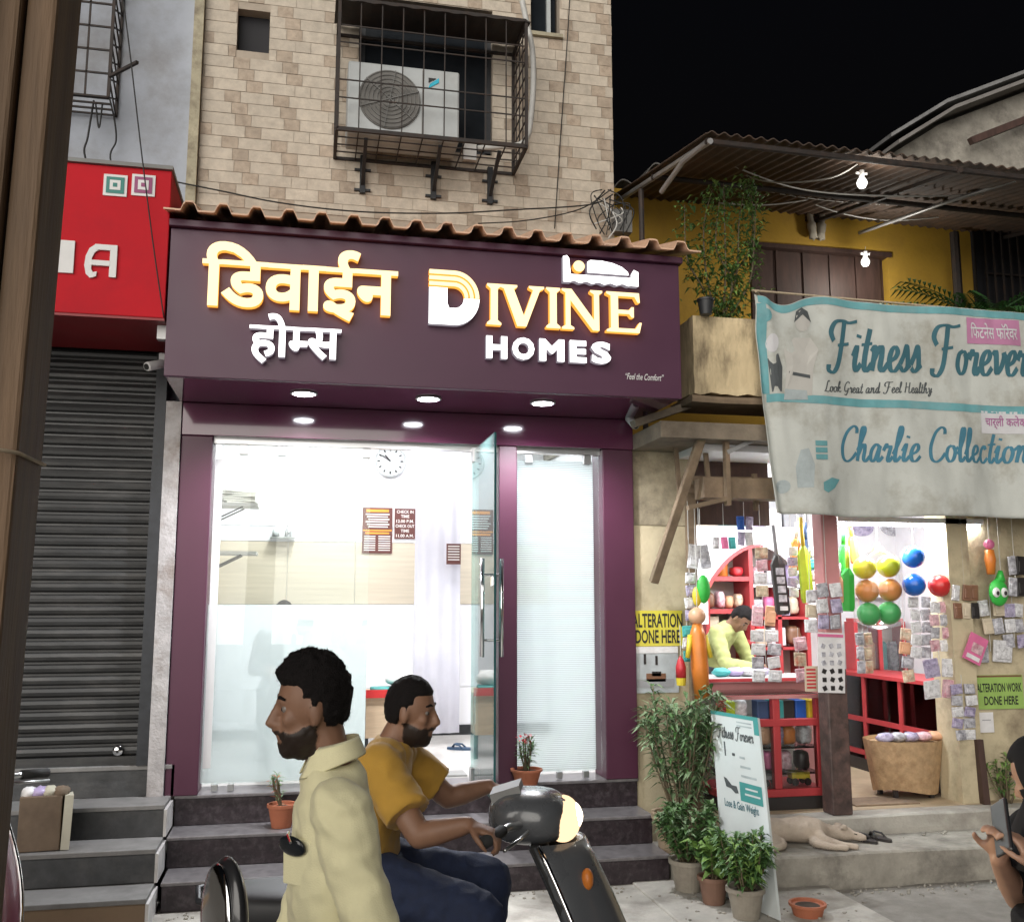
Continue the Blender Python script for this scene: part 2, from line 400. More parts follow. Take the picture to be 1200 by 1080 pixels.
glow('letter_amber', (1.0, .40, .06), .95)
glow('letter_white', (1.0, .99, .97), 2.2)
glow('letter_white_side', (.85, .74, .85), .22)
glassy('clear_glass', refl=.05, fres=.28)
glassy('green_edge_glass', tint=(.62, .88, .86), refl=.12, film=.22, filmcol=(.5, .75, .74))
glassy('frosted_glass', tint=(.98, .98, .99), refl=.03, fres=.2, film=.50, filmcol=(.95, .98, 1.0), thru=.75)
glassy('frosted_stripe', tint=(.97, .98, .99), refl=.03, fres=.25, film=.56, filmcol=(.95, .98, 1.0), stripes=24, thru=.75)
mat('glass_edge', (.02, .08, .085), .15, var=.1)

# ================================================================== ground
def road_fn(u, v):
    x, y = -60 + 120 * u, -30 + 90 * v
    return (x, y, 0)
g = MB().grid(lambda u, v: (-60 + 120 * u, -30 + 100 * v, 0.0), 12, 10)
g.build('road', 'asphalt', kind='structure', keep=True, fix=False)
# concrete apron in front of the steps, a cracked slab a little above the road
p = MB(); p.prism([(0, 0)] * 0 or [(2.05, 0), (2.05, .035), (3.2, .035), (3.2, 0)], 5.0, 6.2)
p.build('pavement', 'concrete', kind='structure', keep=True, bevel=.01)
p = MB().bb(-.78, 2.05, 5.35, 6.2, 0.0, .022); p.build('pavement', 'concrete', kind='structure', keep=True)

# ================================================================== the shop with the lit sign
YF = 6.75                                   # plane of the shop glass
shop = thing('purple_shop', 'dark purple shop front with lit sign box and glass doors under brick tiled building', 'shop', (.75, 6.75, 0))
FL = .55
# pillars, lintel, soffit
for n, (x0, x1) in (('pillar', (-.815, -.615)), ('pillar', (1.315, 1.445)), ('pillar', (2.07, 2.30))):
    MB().bb(x0, x1, 6.68, 6.95, FL, 2.84).build(n, 'purple', shop, bevel=.006)
MB().bb(-.815, 2.30, 6.67, 6.95, 2.842, 3.058).build('lintel', 'purple_gloss', shop, bevel=.004)
MB().bb(-.83, 2.36, 5.93, 6.98, 3.06, 3.10).build('soffit', 'purple_gloss', shop)
MB().bb(-.833, 2.365, 5.878, 5.925, 3.055, 3.955).build('sign_face', 'purple_sign', shop, bevel=.004)
MB().bb(2.325, 2.363, 5.927, 6.98, 3.102, 3.95).build('sign_end', 'purple_sign', shop)
MB().bb(-.831, -.80, 5.927, 6.98, 3.102, 3.95).build('sign_end', 'purple_sign', shop)
MB().bb(-.84, 2.38, 5.84, 5.93, 3.957, 4.0).build('cornice', 'purple_sign', shop, bevel=.004)
# corrugated tile-look sheet above the sign
def tile_prof(x, per=.19):
    t = (x / per) % 1.0
    if t < .5: return 0.0
    q = (t - .5) / .5
    return .055 * min(1, min(q, 1 - q) * 4.5)
n_ = 17; nx = int(3.32 / .19 * 14)
sh = MB().sheet(lambda u, v: (-.86 + 3.32 * u, 5.72 + 1.26 * v, 4.005 + .012 * (1 - u) + tile_prof(3.32 * u) * (1 - .05 * v) + .36 * v + .006 * noise.noise(V((u * 9, v * 3, 1)))), nx, 6, (0, 0, -.010))
sh.build('roof_sheet', 'terracotta_sheet', shop, smooth=False)

# recessed down lights
for px, py in ((356, 462), (502, 468), (636, 473)):
    c = atz(px, py, 3.05)
    l = MB().lathe([(.078, 0), (.085, -.006), (.070, -.010), (.068, -.004)], 24, (c.x, c.y, 3.058)).build('downlight', 'white_paint', shop, smooth=True)
    MB().lathe([(.068, 0), (.0, 0)], 24, (c.x, c.y, 3.049)).build('lens', 'led_white', l)
    lamp('downlight_lamp', 'SPOT', (c.x, c.y, 3.035), 150, (.95, .96, 1), .05, shop, (0, 0, -1), 150)

# ---- letters
def letters(mb, name, front, side):
    return mb
def solid(vs, fs, x0, z0, yf, depth, name, front, side, parent=shop):
    """raised letters: flat geometry (x, y) made solid between yf (front) and yf + depth"""
    bm = bmesh.new(); bv = [bm.verts.new((x0 + v.x, yf, z0 + v.y)) for v in vs]
    for f in fs:
        try: bm.faces.new([bv[i] for i in f])
        except ValueError: pass
    bmesh.ops.remove_doubles(bm, verts=bm.verts[:], dist=1e-5)
    bmesh.ops.recalc_face_normals(bm, faces=bm.faces[:])
    for f in bm.faces:
        if f.normal.y > 0: f.normal_flip()
    r = bmesh.ops.extrude_face_region(bm, geom=bm.faces[:])
    nf = [e for e in r['geom'] if isinstance(e, bmesh.types.BMVert)]
    # the extruded copy becomes the front, the old one stays behind
    bmesh.ops.translate(bm, verts=nf, vec=(0, -depth, 0))
    bm.normal_update()
    me = bpy.data.meshes.new(name)
    inv = ROOT[parent.name].inverted(); bmesh.ops.transform(bm, matrix=inv, verts=bm.verts[:])
    bm.to_mesh(me); bm.free()
    me.materials.append(MATS[front]); me.materials.append(MATS[side])
    for p in me.polygons: p.material_index = 0 if p.normal.y < -.6 else 1
    o = bpy.data.objects.new(name, me); COL.objects.link(o); o.parent = parent; ROOT[o.name] = ROOT[parent.name]
    return o
YS = 5.876 - .012
DP = .045
def SX(px, py): q = at(px, py, 5.84); return q.x, q.z
def glyph_line(body, bold, box, name, front, side, cut=None):
    """each sign of a line is a part; box = (x0, z0, x1, z1) of the whole line"""
    parts = []; x = 0; adv = []
    for ch in body:
        vs, fs = text_geo(ch, 1, bold); parts.append((vs, fs))
    return parts
def fatten(vs, fs, b):
    """move every outline vertex outwards by b (mitred)"""
    from collections import defaultdict
    key = {}; idx = []; pts = []
    for v in vs:
        k = (round(v.x, 5), round(v.y, 5))
        if k not in key: key[k] = len(pts); pts.append(V((v.x, v.y, 0)))
        idx.append(key[k])
    fs = [tuple(idx[i] for i in f) for f in fs]; fs = [f for f in fs if len(set(f)) == len(f)]
    cnt = defaultdict(int); edges = []
    for f in fs:
        a = sum(pts[f[i]].x * pts[f[(i + 1) % len(f)]].y - pts[f[(i + 1) % len(f)]].x * pts[f[i]].y for i in range(len(f)))
        g = f if a > 0 else f[::-1]
        for i in range(len(g)): e = (g[i], g[(i + 1) % len(g)]); cnt[tuple(sorted(e))] += 1; edges.append(e)
    nrm = defaultdict(list)
    for a, c in edges:
        if cnt[tuple(sorted((a, c)))] == 1:
            d = (pts[c] - pts[a])
            if d.length < 1e-6: continue
            d.normalize(); n = V((d.y, -d.x, 0)); nrm[a].append(n); nrm[c].append(n)
    out = []
    for i, p in enumerate(pts):
        if nrm[i]:
            s_ = sum(nrm[i], V()); l = s_.length
            if l > 1e-4:
                s_ /= l; c = max(.5, s_.dot(nrm[i][0])); p = p + s_ * (b / c)
        out.append(p)
    return out, fs
# Devanagari line 1 and 2, glyph by glyph in visual order, hand spaced
def deva(seq, x0, z0, sc, zs, bold, name, front, side):
    for k, (ch, dx, cutx, flip) in enumerate(seq):
        vs, fs = fatten(*text_geo(ch, 1, 0), bold)
        if cutx is not None:
            bm = bmesh.new(); bv = [bm.verts.new(v) for v in vs]
            for f in fs:
                try: bm.faces.new([bv[i] for i in f])
                except ValueError: pass
            bmesh.ops.bisect_plane(bm, geom=bm.verts[:] + bm.edges[:] + bm.faces[:], plane_co=(cutx, 0, 0), plane_no=(1, 0, 0), clear_outer=True)
            bm.verts.index_update(); vs = [v.co.copy() for v in bm.verts]; fs = [tuple(v.index for v in f.verts) for f in bm.faces]; bm.free()
        solid([V(((v.x + dx) * sc, v.y * zs, 0)) for v in vs], fs, x0, z0, YS - .0012 * (k % 2), DP + .0025 * (k % 2), name, front, side)
x0, zb = SX(238, 356); x1, _ = SX(462, 368)
em = (x1 - x0) / 2.70
deva([('\u093f', 0, None, 0), ('ड', .26, None, 0), ('व', .837, None, 0), ('ा', 1.393, None, 0), ('ई', 1.652, None, 0), ('न', 2.143, None, 0)], x0, zb, em, em, .03, 'letter', 'letter_warm', 'letter_amber')
x0, zb = SX(293, 416); x1, _ = SX(397, 420)
em = (x1 - x0) / 1.87
deva([('ह', 0, None, 0), ('ो', .531, None, 0), ('म', .79, .40, 0), ('स', 1.19, None, 0)], x0, zb, em, em, .026, 'letter', 'letter_white', 'letter_white_side')

def poly_letter(poly, x0, z0, s, sz, name, front, side, dy=0):
    solid([V((x * s, z * sz, 0)) for x, z in poly], [tuple(range(len(poly)))], x0, z0, YS - dy, DP, name, front, side)
# serif capitals
st, sf = .17, .075
def cap_I(x, w):
    c = x + w / 2; a, b = c - st / 2, c + st / 2
    return [(x, 0), (x + w, 0), (x + w, .05), (b, .12), (b, .88), (x + w, .95), (x + w, 1), (x, 1), (x, .95), (a, .88), (a, .12), (x, .05)]
CAPV = [(.40, 0), (.62, 0), (.95, .90), (1.05, .95), (1.05, 1), (.68, 1), (.68, .95), (.78, .90), (.56, .26), (.32, .90), (.40, .95), (.40, 1), (-.05, 1), (-.05, .95), (.08, .90)]
CAPN = [(0, 0), (.30, 0), (.30, .05), (.21, .10), (.21, .72), (.76, 0), (.92, 0), (.92, .90), (1.0, .95), (1.0, 1), (.70, 1), (.70, .95), (.79, .90), (.79, .26), (.24, 1), (0, 1), (0, .95), (.09, .90), (.09, .10), (0, .05)]
CAPE = [(0, 0), (.84, 0), (.90, .26), (.84, .26), (.74, .10), (.30, .10), (.30, .46), (.58, .46), (.64, .38), (.70, .38), (.70, .64), (.64, .64), (.58, .56), (.30, .56), (.30, .90), (.72, .90), (.80, .76), (.86, .76), (.84, 1), (0, 1), (0, .95), (.11, .90), (.11, .10), (0, .05)]
xa, za = SX(570, 381); xb, _ = SX(751, 389); _, zt_ = SX(570, 333)
hh = zt_ - za; un = (xb - xa) / (605 / 160.0)
for poly in (cap_I(0, .34), [(x * 1.0 + .32, z) for x, z in CAPV], cap_I(1.42, .34), [(x + 1.80, z) for x, z in CAPN], [(x * .98 + 2.90, z) for x, z in CAPE]):
    poly_letter(poly, xa, za, un, hh, 'letter', 'letter_warm', 'letter_amber')
# big D: three amber arcs over a white lower bowl
xa, za = SX(502, 380); xb, _ = SX(561, 382); _, zt_ = SX(502, 317)
W_, H_ = xb - xa, zt_ - za
def arc_band(r0, r1, cx, cz, a0, a1, n=12):
    return [(cx + r1 * math.cos(a0 + (a1 - a0) * i / n), cz + r1 * math.sin(a0 + (a1 - a0) * i / n)) for i in range(n + 1)], [(cx + r0 * math.cos(a1 - (a1 - a0) * i / n), cz + r0 * math.sin(a1 - (a1 - a0) * i / n)) for i in range(n + 1)]
cx, cz, rr = .50, .50, .48
for r1, r0, fr in ((.50, .42, 'letter_warm'), (.385, .312, 'letter_warm'), (.277, .205, 'letter_warm')):
    o_, i_ = arc_band(r0, r1, cx, cz + .01, R(0), R(90))
    poly_letter(o_ + [(0, cz + .01 + r1), (0, cz + .01 + r0)] + i_, xa, za, W_, H_, 'letter', fr, 'letter_amber')
o_, i_ = arc_band(.19, .50, cx, .5, R(-90), R(0))
poly_letter([(0, 0), (.5, 0)] + o_[1:] + i_[:-1] + [(.40, .31), (.36, .40), (.36, .68), (0, .68)], xa, za, W_, H_, 'letter', 'letter_white', 'letter_white_side')
# HOMES
xa, za = SX(569, 420); xb, _ = SX(715, 425); _, zt_ = SX(569, 394)
wt = xb - xa; xx = xa
for ch, fx, fw in (('H', 0, .165), ('O', .205, .175), ('M', .42, .20), ('E', .665, .135), ('S', .84, .16)):
    vs, fs = fatten(*text_geo(ch, 1, 0), .05); vs = fit_geo(vs, fw * wt, (zt_ - za)); solid(vs, fs, xa + fx * wt, za, YS, DP, 'letter', 'letter_white', 'letter_white_side')
# bed emblem
xa, za = SX(659, 331); xb, _ = SX(747, 336); _, zt_ = SX(659, 300)
W_, H_ = xb - xa, zt_ - za
bed = thing  # (plain parts of the sign below)
wave = [(.10 + .8 * i / 24, .02 + .035 * math.sin(i * 1.3)) for i in range(25)]
poly_letter([(0, 0), (.10, 0)] + wave + [(.92, 0), (1, 0), (1, .55), (.94, .62), (.90, .42), (.90, .30), (.10, .30), (.08, .90), (.05, 1.0), (0, .95)], xa, za, W_, H_, 'bed_emblem', 'letter_white', 'letter_white_side')
poly_letter([(.21 + .075 * math.cos(R(a)), .62 + .21 * math.sin(R(a))) for a in range(0, 360, 20)], xa, za, W_, H_, 'pillow_emblem', 'letter_warm', 'letter_amber')
poly_letter([(.32, .40), (.87, .40), (.86, .52), (.78, .70), (.66, .82), (.52, .88), (.36, .88), (.32, .80)], xa, za, W_, H_, 'blanket_emblem', 'letter_white', 'letter_white_side')
xa, za = SX(735, 443); xb, _ = SX(780, 445)
mb = MB(); text_on(mb, "“Feel the Comfort”", xa, za, 5.872, xb - xa, .042, .006, .35); mb.build('slogan', 'white_paint', shop)

# ---- glass
gl = MB().bb(-.612, .43, 6.775, 6.787, .60, 2.80).build('glass_pane', 'clear_glass', shop)
MB().bb(-.611, .429, 6.789, 6.7915, .605, 1.735).build('frosted_film', 'frosted_glass', gl)
MB().bb(-.60, -.55, 6.765, 6.774, .70, 2.70).build('edge_strip', 'white_paint', gl)
MB().bb(1.14, 1.314, 6.775, 6.787, .60, 2.80).build('glass_pane', 'clear_glass', shop)
gl = MB().bb(1.446, 2.069, 6.775, 6.787, .60, 2.80).build('glass_pane', 'clear_glass', shop)
MB().bb(1.447, 2.03, 6.789, 6.7915, .605, 2.76).build('striped_film', 'frosted_stripe', gl)
MB().bb(-.614, 1.314, 6.74, 6.80, 2.803, 2.842).build('head_track', 'steel', shop)
MB().bb(1.446, 2.069, 6.74, 6.80, 2.803, 2.842).build('head_track', 'steel', shop)
for x in (-.42, -.17, .40, 1.55, 1.98):
    MB().bb(x - .028, x + .028, 6.755, 6.80, 2.735, 2.802).build('patch_clamp', 'steel', shop, bevel=.003)
for x in (-.52, -.42, 1.76, 1.95): MB().bb(x - .02, x + .02, 6.755, 6.80, .556, .599).build('patch_clamp', 'steel', shop, bevel=.003)
# open door leaf, turned out at the hinge
HX = 1.135; dw = .82; YD0, YD1 = 6.74 - dw, 6.74
door = MB().bb(HX, HX + .012, YD0, YD1, .585, 2.80).build('door', 'green_edge_glass', shop)
MB().bb(HX - .001, HX + .013, YD0 - .006, YD0 - .0005, .585, 2.80).build('door_edge', 'glass_edge', door)
MB().bb(HX - .012, HX + .024, YD1 - .09, YD1 + .002, .565, .66).build('hinge', 'steel', door)
MB().bb(HX - .012, HX + .024, YD1 - .09, YD1 + .002, 2.72, 2.815).build('hinge', 'steel', door)
for sx in (-1, 1):
    hx = HX + .006 + sx * .06
    MB().tube([(hx, YD0 + .10, 1.42), (hx, YD0 + .10, 2.02)], .014, 12).build('handle', 'chrome', door, smooth=True)
    for z in (1.52, 1.92): MB().tube([(HX + .006, YD0 + .10, z), (hx, YD0 + .10, z)], .008, 8).build('handle_stud', 'chrome', door)
MB().box((HX + .006, YD0 + .05, 1.88), (.03, .06, .06)).build('lock', 'chrome', door, bevel=.004)
# threshold and granite steps
stp = thing('granite_steps', 'three dark purple granite steps leading up to the glass shop front', 'steps', (.75, 6.4, 0))
for k, (z0, z1, yf, ye) in enumerate(((.002, .185, 6.11, 6.47), (.186, .365, 6.41, 6.77), (.366, FL, 6.70, 6.98))):
    MB().bb(-.75 if k else -.735, 2.297, yf, ye, z0, z1 - .022).build('riser', 'granite', stp, bevel=.004)
    MB().bb(-.755 if k else -.74, 2.303, yf - .012, ye - .05 if k < 2 else 6.98, z1 - .021, z1).build('tread', 'granite_lit', stp, bevel=.005)

# ---- the room behind the glass
room = thing('reception_room', 'bright white tiled reception room seen through the shop glass', 'room', (.75, 8, FL))
YB = 9.2
zt1, zt2 = at(400, 635, YB).z, at(400, 708, YB).z
MB().bb(-.75, 2.3, 6.985, YB + .1, FL - .05, FL).build('floor', 'floor_white', room)
MB().bb(-.78, 2.32, 6.985, YB + .1, 3.42, 3.46).build('ceiling', 'ceiling_white', room)
MB().bb(-.80, 2.32, YB, YB + .1, FL, 3.42).build('back_wall', 'wall_tile_white', room)
MB().bb(-.82, -.76, 6.985, YB, FL, 3.42).build('side_wall', 'wall_tile_white', room)
MB().bb(2.285, 2.32, 6.985, YB, FL, 3.42).build('side_wall', 'wall_tile_white', room)
k = 0
for z0, z1, mt in ((FL + .09, .98, 'wall_tile_white'), (.983, zt2, 'wall_tile_white'), (zt2 + .003, zt1, 'wall_tile_beige'), (zt1 + .003, 2.44, 'wall_tile_white'), (2.443, 3.41, 'wall_tile_white')):
    for i in range(5):
        a = -.755 + i * .608; MB().bb(a, a + .604, YB - .012, YB - .001, z0, z1 - .003).build('wall_tile', mt, room)
    for i in range(3):
        a = 7.0 + i * .73; MB().bb(-.759, -.748, a, a + .726, z0, z1 - .003).build('wall_tile', mt, room)
MB().bb(-.74, 2.28, YB - .03, YB - .014, FL, FL + .088).build('skirting', 'dark_steel', room)
for x, y in ((.1, 7.6), (1.2, 7.6), (.1, 8.5), (1.2, 8.5)):
    f = MB().bb(x - .16, x + .16, y - .16, y + .16, 3.40, 3.419).build('ceiling_light', 'white_paint', room)
    MB().bb(x - .145, x + .145, y - .145, y + .145, 3.394, 3.399).build('diffuser', 'led_panel', f)
    lamp('panel_lamp', 'AREA', (x, y, 3.385), 25, (1, .99, .98), .28, room, (0, 0, -1))
# partition with a curtain and an inner doorway to the right
xa = at(487, 600, 8.5).x; xb = at(541, 600, 8.5).x
cu = MB().sheet(lambda u, v: (xa + (xb - xa) * u, 8.5 + .010 * math.sin(u * 22) * (1 - .3 * v) + .05 * u, FL + .10 + 2.75 * v), 60, 4, (0, .012, 0))
cu.build('curtain', 'curtain', label='pale lilac curtain hanging full height inside the white reception room', cat='curtain', smooth=True)
# wall clock, posters, shelves
mat('poster_maroon', (.11, .035, .03), .5, var=.1); mat('poster_orange', (.75, .30, .05), .5, var=.05); mat('print_white', (.75, .74, .72), .6, var=.03); mat('print_black', (.02, .02, .02), .6, var=.05)
c = at(457, 541, YB); clk = thing('wall_clock', 'round white wall clock on the upper tiles of the reception room', 'clock', (c.x, YB - .015, c.z - .15))
MB().lathe([(.0, 0), (.15, 0), (.155, .02), (.14, .035), (.132, .026), (0, .026)], 36, (c.x, YB - .014, c.z), (R(90), 0, 0)).build('case', 'ac_white', clk, smooth=False)
for h in range(12):
    a = R(30 * h); MB().box((c.x + .108 * math.sin(a), YB - .044, c.z + .108 * math.cos(a)), (.012, .003, .024), (0, a, 0)).build('hour_mark', 'print_black', clk)
MB().bar((c.x, YB - .046, c.z), (c.x - .05, YB - .046, c.z + .055), .004, .012).build('hour_hand', 'print_black', clk)
MB().bar((c.x, YB - .048, c.z), (c.x - .075, YB - .048, c.z + .05), .003, .008).build('minute_hand', 'print_black', clk)
def poster(p0, p1, y, name, label, cat, base, lines, group=None):
    (xa, zb_), (xb, zt_) = XZ(p0[0], p1[1], y), XZ(p1[0], p0[1], y)
    o = thing(name, label, cat, ((xa + xb) / 2, y, zb_), group=group)
    MB().bb(xa, xb, y - .006, y, zb_, zt_).build('panel', base, o)
    for (u0, v0, u1, v1, mt, txt) in lines:
        ax, az = xa + (xb - xa) * u0, zb_ + (zt_ - zb_) * v0; bx, bz = xa + (xb - xa) * u1, zb_ + (zt_ - zb_) * v1
        if txt: mb = MB(); text_on(mb, txt, ax, az, y - .008, bx - ax, bz - az, .02)
        else: mb = MB().bb(ax, bx, y - .0085, y - .0065, az, bz)
        mb.build('lettering' if txt else 'print', mt, o)
    return o
L1 = [(.12, .90, .88, .96, 'poster_orange', None), (.02, .485, .98, .515, 'poster_orange', None), (.10, .42, .90, .46, 'poster_orange', None)]
L1 += [(.1 + .05 * (i % 3), .84 - i * .055, .9 - .05 * (i % 2), .865 - i * .055, 'print_white', None) for i in range(6)]
L1 += [(.06, .36 - i * .05, .44, .38 - i * .05, 'print_white', None) for i in range(7)] + [(.54, .36 - i * .05, .94, .38 - i * .05, 'print_white', None) for i in range(7)]
poster((424, 595), (460, 648), YB - .016, 'notice_board', 'tall maroon and orange notice on beige tiles beside the check in notice', 'notice', 'poster_maroon', L1)
poster((462, 596), (487, 631), YB - .016, 'notice_board', 'small maroon notice giving check in and check out times', 'notice', 'poster_maroon',
       [(.1, .84, .9, .94, 'print_white', 'CHECK IN'), (.3, .69, .7, .79, 'print_white', 'TIME'), (.08, .53, .92, .63, 'print_white', '12.00 P.M.'), (.05, .37, .95, .47, 'print_white', 'CHECK OUT'), (.3, .21, .7, .31, 'print_white', 'TIME'), (.08, .05, .92, .15, 'print_white', '11.00 A.M.')])
poster((523, 637), (540, 661), 8.44, 'notice_board', 'little dark notice fixed on the lilac curtain', 'notice', 'poster_maroon', [(.1, .85 - i * .13, .9, .9 - i * .13, 'print_white', None) for i in range(6)])
# corner shelves on the left wall
mat('shelf_grey', (.45, .44, .42), .5, var=.1); mat('paper', (.68, .66, .60), .8, var=.1)
for py, lab, nm in ((592, 'upper wall shelf piled with papers in the reception corner', 2), (648, 'lower bare wall shelf in the reception corner', 0)):
    c = at(252, py, 8.3)
    sh_ = thing('wall_shelf', lab, 'shelf', (-.6, 8.3, c.z))
    MB().bb(-.745, -.38, 8.15, 8.45, c.z - .012, c.z + .012).build('board', 'shelf_grey', sh_)
    for yy in (8.2, 8.4): MB().bar((-.744, yy, c.z - .14), (-.50, yy, c.z - .015), .012, .012).build('bracket', 'dark_steel', sh_)
    for q in range(nm * 3):
        pass
c = at(252, 592, 8.3)
pp = MB()
for q in range(6): pp.box((-.56 + .02 * random.random(), 8.3, c.z + .02 + q * .018), (.26, .2, .014), (0, .04 * (random.random() - .5), random.random() * .5))
pp.build('paper_pile', 'paper', label='untidy pile of papers on the upper corner shelf', cat='papers')
# small holder on the back wall
c = at(330, 625, YB - .02)
h = thing('bottle_holder', 'little steel wall holder with two soap bottles on white tiles', 'holder', (c.x, c.y, c.z - .05))
MB().bb(c.x - .10, c.x + .12, c.y - .09, c.y, c.z - .045, c.z - .035).build('rack', 'steel', h)
for dx in (-.05, .06): MB().lathe([(.03, 0), (.032, .06), (.012, .08), (.012, .11), (0, .11)], 12, (c.x + dx, c.y - .045, c.z - .034)).build('bottle', 'ac_white' if dx < 0 else 'steel', h, smooth=True)
# reception desk and side table
mat('laminate_white', (.70, .71, .70), .3, var=.04); mat('wood_pale', (.45, .33, .22), .45, var=.15, stretch=(1, 1, 8)); mat('cloth_red', (.45, .02, .02), .8, var=.15); mat('teal', (.02, .20, .19), .6, var=.15); mat('blue_dark', (.02, .05, .10), .6, var=.2)
xa, xb = at(328, 800, 7.5).x, at(432, 800, 7.5).x; zt_ = at(380, 722, 7.5).z
d = thing('reception_desk', 'white reception desk standing behind the frosted lower glass', 'desk', ((xa + xb) / 2, 7.6, FL))
MB().bb(xa + .02, xb - .02, 7.5, 7.95, FL, zt_ - .03).build('body', 'laminate_white', d, bevel=.005)
MB().bb(xa, xb, 7.46, 8.0, zt_ - .029, zt_).build('top', 'laminate_white', d, bevel=.004)
xa, xb = at(426, 820, 7.7).x, at(500, 820, 7.7).x; zt_ = at(460, 813, 7.7).z
d = thing('side_table', 'small pale wooden table with a red edge inside the open shop door', 'table', ((xa + xb) / 2, 7.8, FL))
MB().bb(xa, xb, 7.7, 8.2, zt_ - .028, zt_).build('top', 'wood_pale', d, bevel=.003)
MB().bb(xa + .002, xb, 7.692, 7.699, zt_ - .026, zt_ + .035).build('edge_cloth', 'cloth_red', d)
MB().bb(xa + .02, xb - .02, 7.74, 8.18, FL + .18, zt_ - .029).build('cabinet', 'wood_pale', d)
for ax in (xa + .03, xb - .03):
    for ay in (7.76, 8.15): MB().bb(ax - .015, ax + .015, ay - .015, ay + .015, FL, FL + .179).build('leg', 'dark_steel', d)
c = at(462, 800, 7.85)
MB().box((c.x, 7.9, zt_ + .02), (.34, .22, .036), (0, 0, .1)).build('folded_cloth', 'teal', label='folded teal cloth lying on the side table', cat='cloth', bevel=.012)
mb = MB().ball((c.x + .06, 7.95, zt_ + .095), (.12, .08, .06), 18, 10, fn=lambda d: 1 + .25 * noise.noise(d * 3)); mb.build('plastic_bag', 'print_white', label='crumpled white carrier bag on top of the teal cloth', cat='bag', smooth=True)
c = at(530, 893, 7.05); MB().box((.98, 7.1, FL + .008), (.36, .2, .014)).build('doormat', 'ac_grey', label='flat grey doormat just inside the glass shop door', cat='doormat', bevel=.004)
def slipper(name, loc, rz, sole, strap, label, group=None, s=1.0):
    o = thing(name, label, 'slipper', loc, rz, group)
    out = [(.0 + .045 * math.cos(t) * (1 + .15 * math.sin(t)), .12 * math.sin(t)) for t in [2 * math.pi * i / 24 for i in range(24)]]
    n = len(out); vs = [(x * s, y * s, z) for z in (0, .018 * s) for x, y in out]
    MB().add(vs, [tuple(range(n))[::-1], tuple(range(n, 2 * n))] + [(i, (i + 1) % n, n + (i + 1) % n, n + i) for i in range(n)]).build('sole', sole, o, local=True)
    for sg in (-1, 1):
        MB().tube([(0, .075 * s, .018 * s), (sg * .02 * s, .05 * s, .045 * s), (sg * .038 * s, 0, .04 * s), (sg * .044 * s, -.03 * s, .012 * s)], .008 * s, 6).build('strap', strap, o, local=True, smooth=True)
    return o
c = atz(540, 878, FL)
slipper('slipper', (c.x, c.y, FL), 1.1, 'blue_dark', 'blue_dark', 'dark blue slipper lying inside the shop beyond the doormat')

# ================================================================== brick tiled building above
bld = thing('apartment_building', 'upper storey clad in beige and brown brick tiles above the lit sign', 'building', (.73, 7.1, 3.1))
XL, XR, YW = -.83, 2.29, 7.0
win = (*XZ(418, 168, YW), *XZ(577, 14, YW))      # x0 z0 x1 z1
vent = (*XZ(277, 59, YW), *XZ(317, 15, YW)); win2 = (*XZ(622, 39, YW), 1.86, 6.9)
wall = MB()
xs = sorted([XL, XR, win[0], win[2], vent[0], vent[2], win2[0], win2[2]]); zs = sorted([3.1, 7.1, win[1], win[3], vent[1], vent[3], win2[1], win2[3]])
holes = (win, vent, win2)
for i in range(len(xs) - 1):
    for j in range(len(zs) - 1):
        mx_, mz_ = (xs[i] + xs[i + 1]) / 2, (zs[j] + zs[j + 1]) / 2
        if not any(h[0] < mx_ < h[2] and h[1] < mz_ < h[3] for h in holes):
            wall.bb(xs[i], xs[i + 1], YW - .004, YW + .20, zs[j], zs[j + 1])
wall.build('wall', 'grout', bld)
MB().bb(XL, XR, 7.6, 7.62, 3.1, 7.1).build('inner_wall', 'dark_room', bld)
MB().bb(XR - .04, XR - .002, 7.2, 12, 3.1, 7.1).build('side_wall', 'old_concrete', bld)
MB().bb(XL + .002, XL + .04, 7.2, 12, 3.1, 7.1).build('side_wall', 'old_concrete', bld)
MB().bb(XL, XR, 7.2, 12, 7.1, 7.14).build('roof_slab', 'old_concrete', bld)
cache = {}
def tile_mesh(wd, ht, mt):
    k = (round(wd, 3), round(ht, 3), mt)
    if k not in cache:
        o = MB().box((0, 0, 0), (wd, .02, ht)).build('seed', mt, bld, local=True); cache[k] = o.data; bpy.data.objects.remove(o)
    return cache[k]
RH = .089; nb_ = 0; rest = MB()
z = 4.56
row = 0
def clip_holes(a, b, z0, z1):
    segs = [(a, b)]
    for h in holes:
        if z1 > h[1] + .004 and z0 < h[3] - .004:
            out = []
            for s0, s1 in segs:
                if h[2] <= s0 or h[0] >= s1: out.append((s0, s1))
                else:
                    if h[0] - s0 > .02: out.append((s0, h[0]))
                    if s1 - h[2] > .02: out.append((h[2], s1))
            segs = out
    return segs
while z < 6.62:
    x = XL - [.0, .17, .26, .09][row % 4] - .02 * random.random(); k = row
    while x < XR:
        wd = .235 if k % 2 == 0 else .112
        a, b = max(x, XL), min(x + wd, XR)
        if b - a > .025:
            dk = (k % 2 == 1) and (row * 7 + k * 3) % 5 != 0
            for s0, s1 in clip_holes(a, b, z, z + RH):
                if nb_ >= 300: rest.box(((s0 + s1) / 2, YW, z + RH / 2), (s1 - s0 - .005, .02, RH - .005), None, 1 if dk else 0); continue
                share('brick', tile_mesh(round(s1 - s0 - .003, 2), RH - .004, 'brick_dark' if dk else 'brick_tile'), ((s0 + s1) / 2, YW + random.uniform(-.0015, .0015), z + RH / 2), bld); nb_ += 1
        x += wd; k += 1
    z += RH; row += 1
rest.build('bricks', ['brick_tile', 'brick_dark'], bld, kind='stuff')
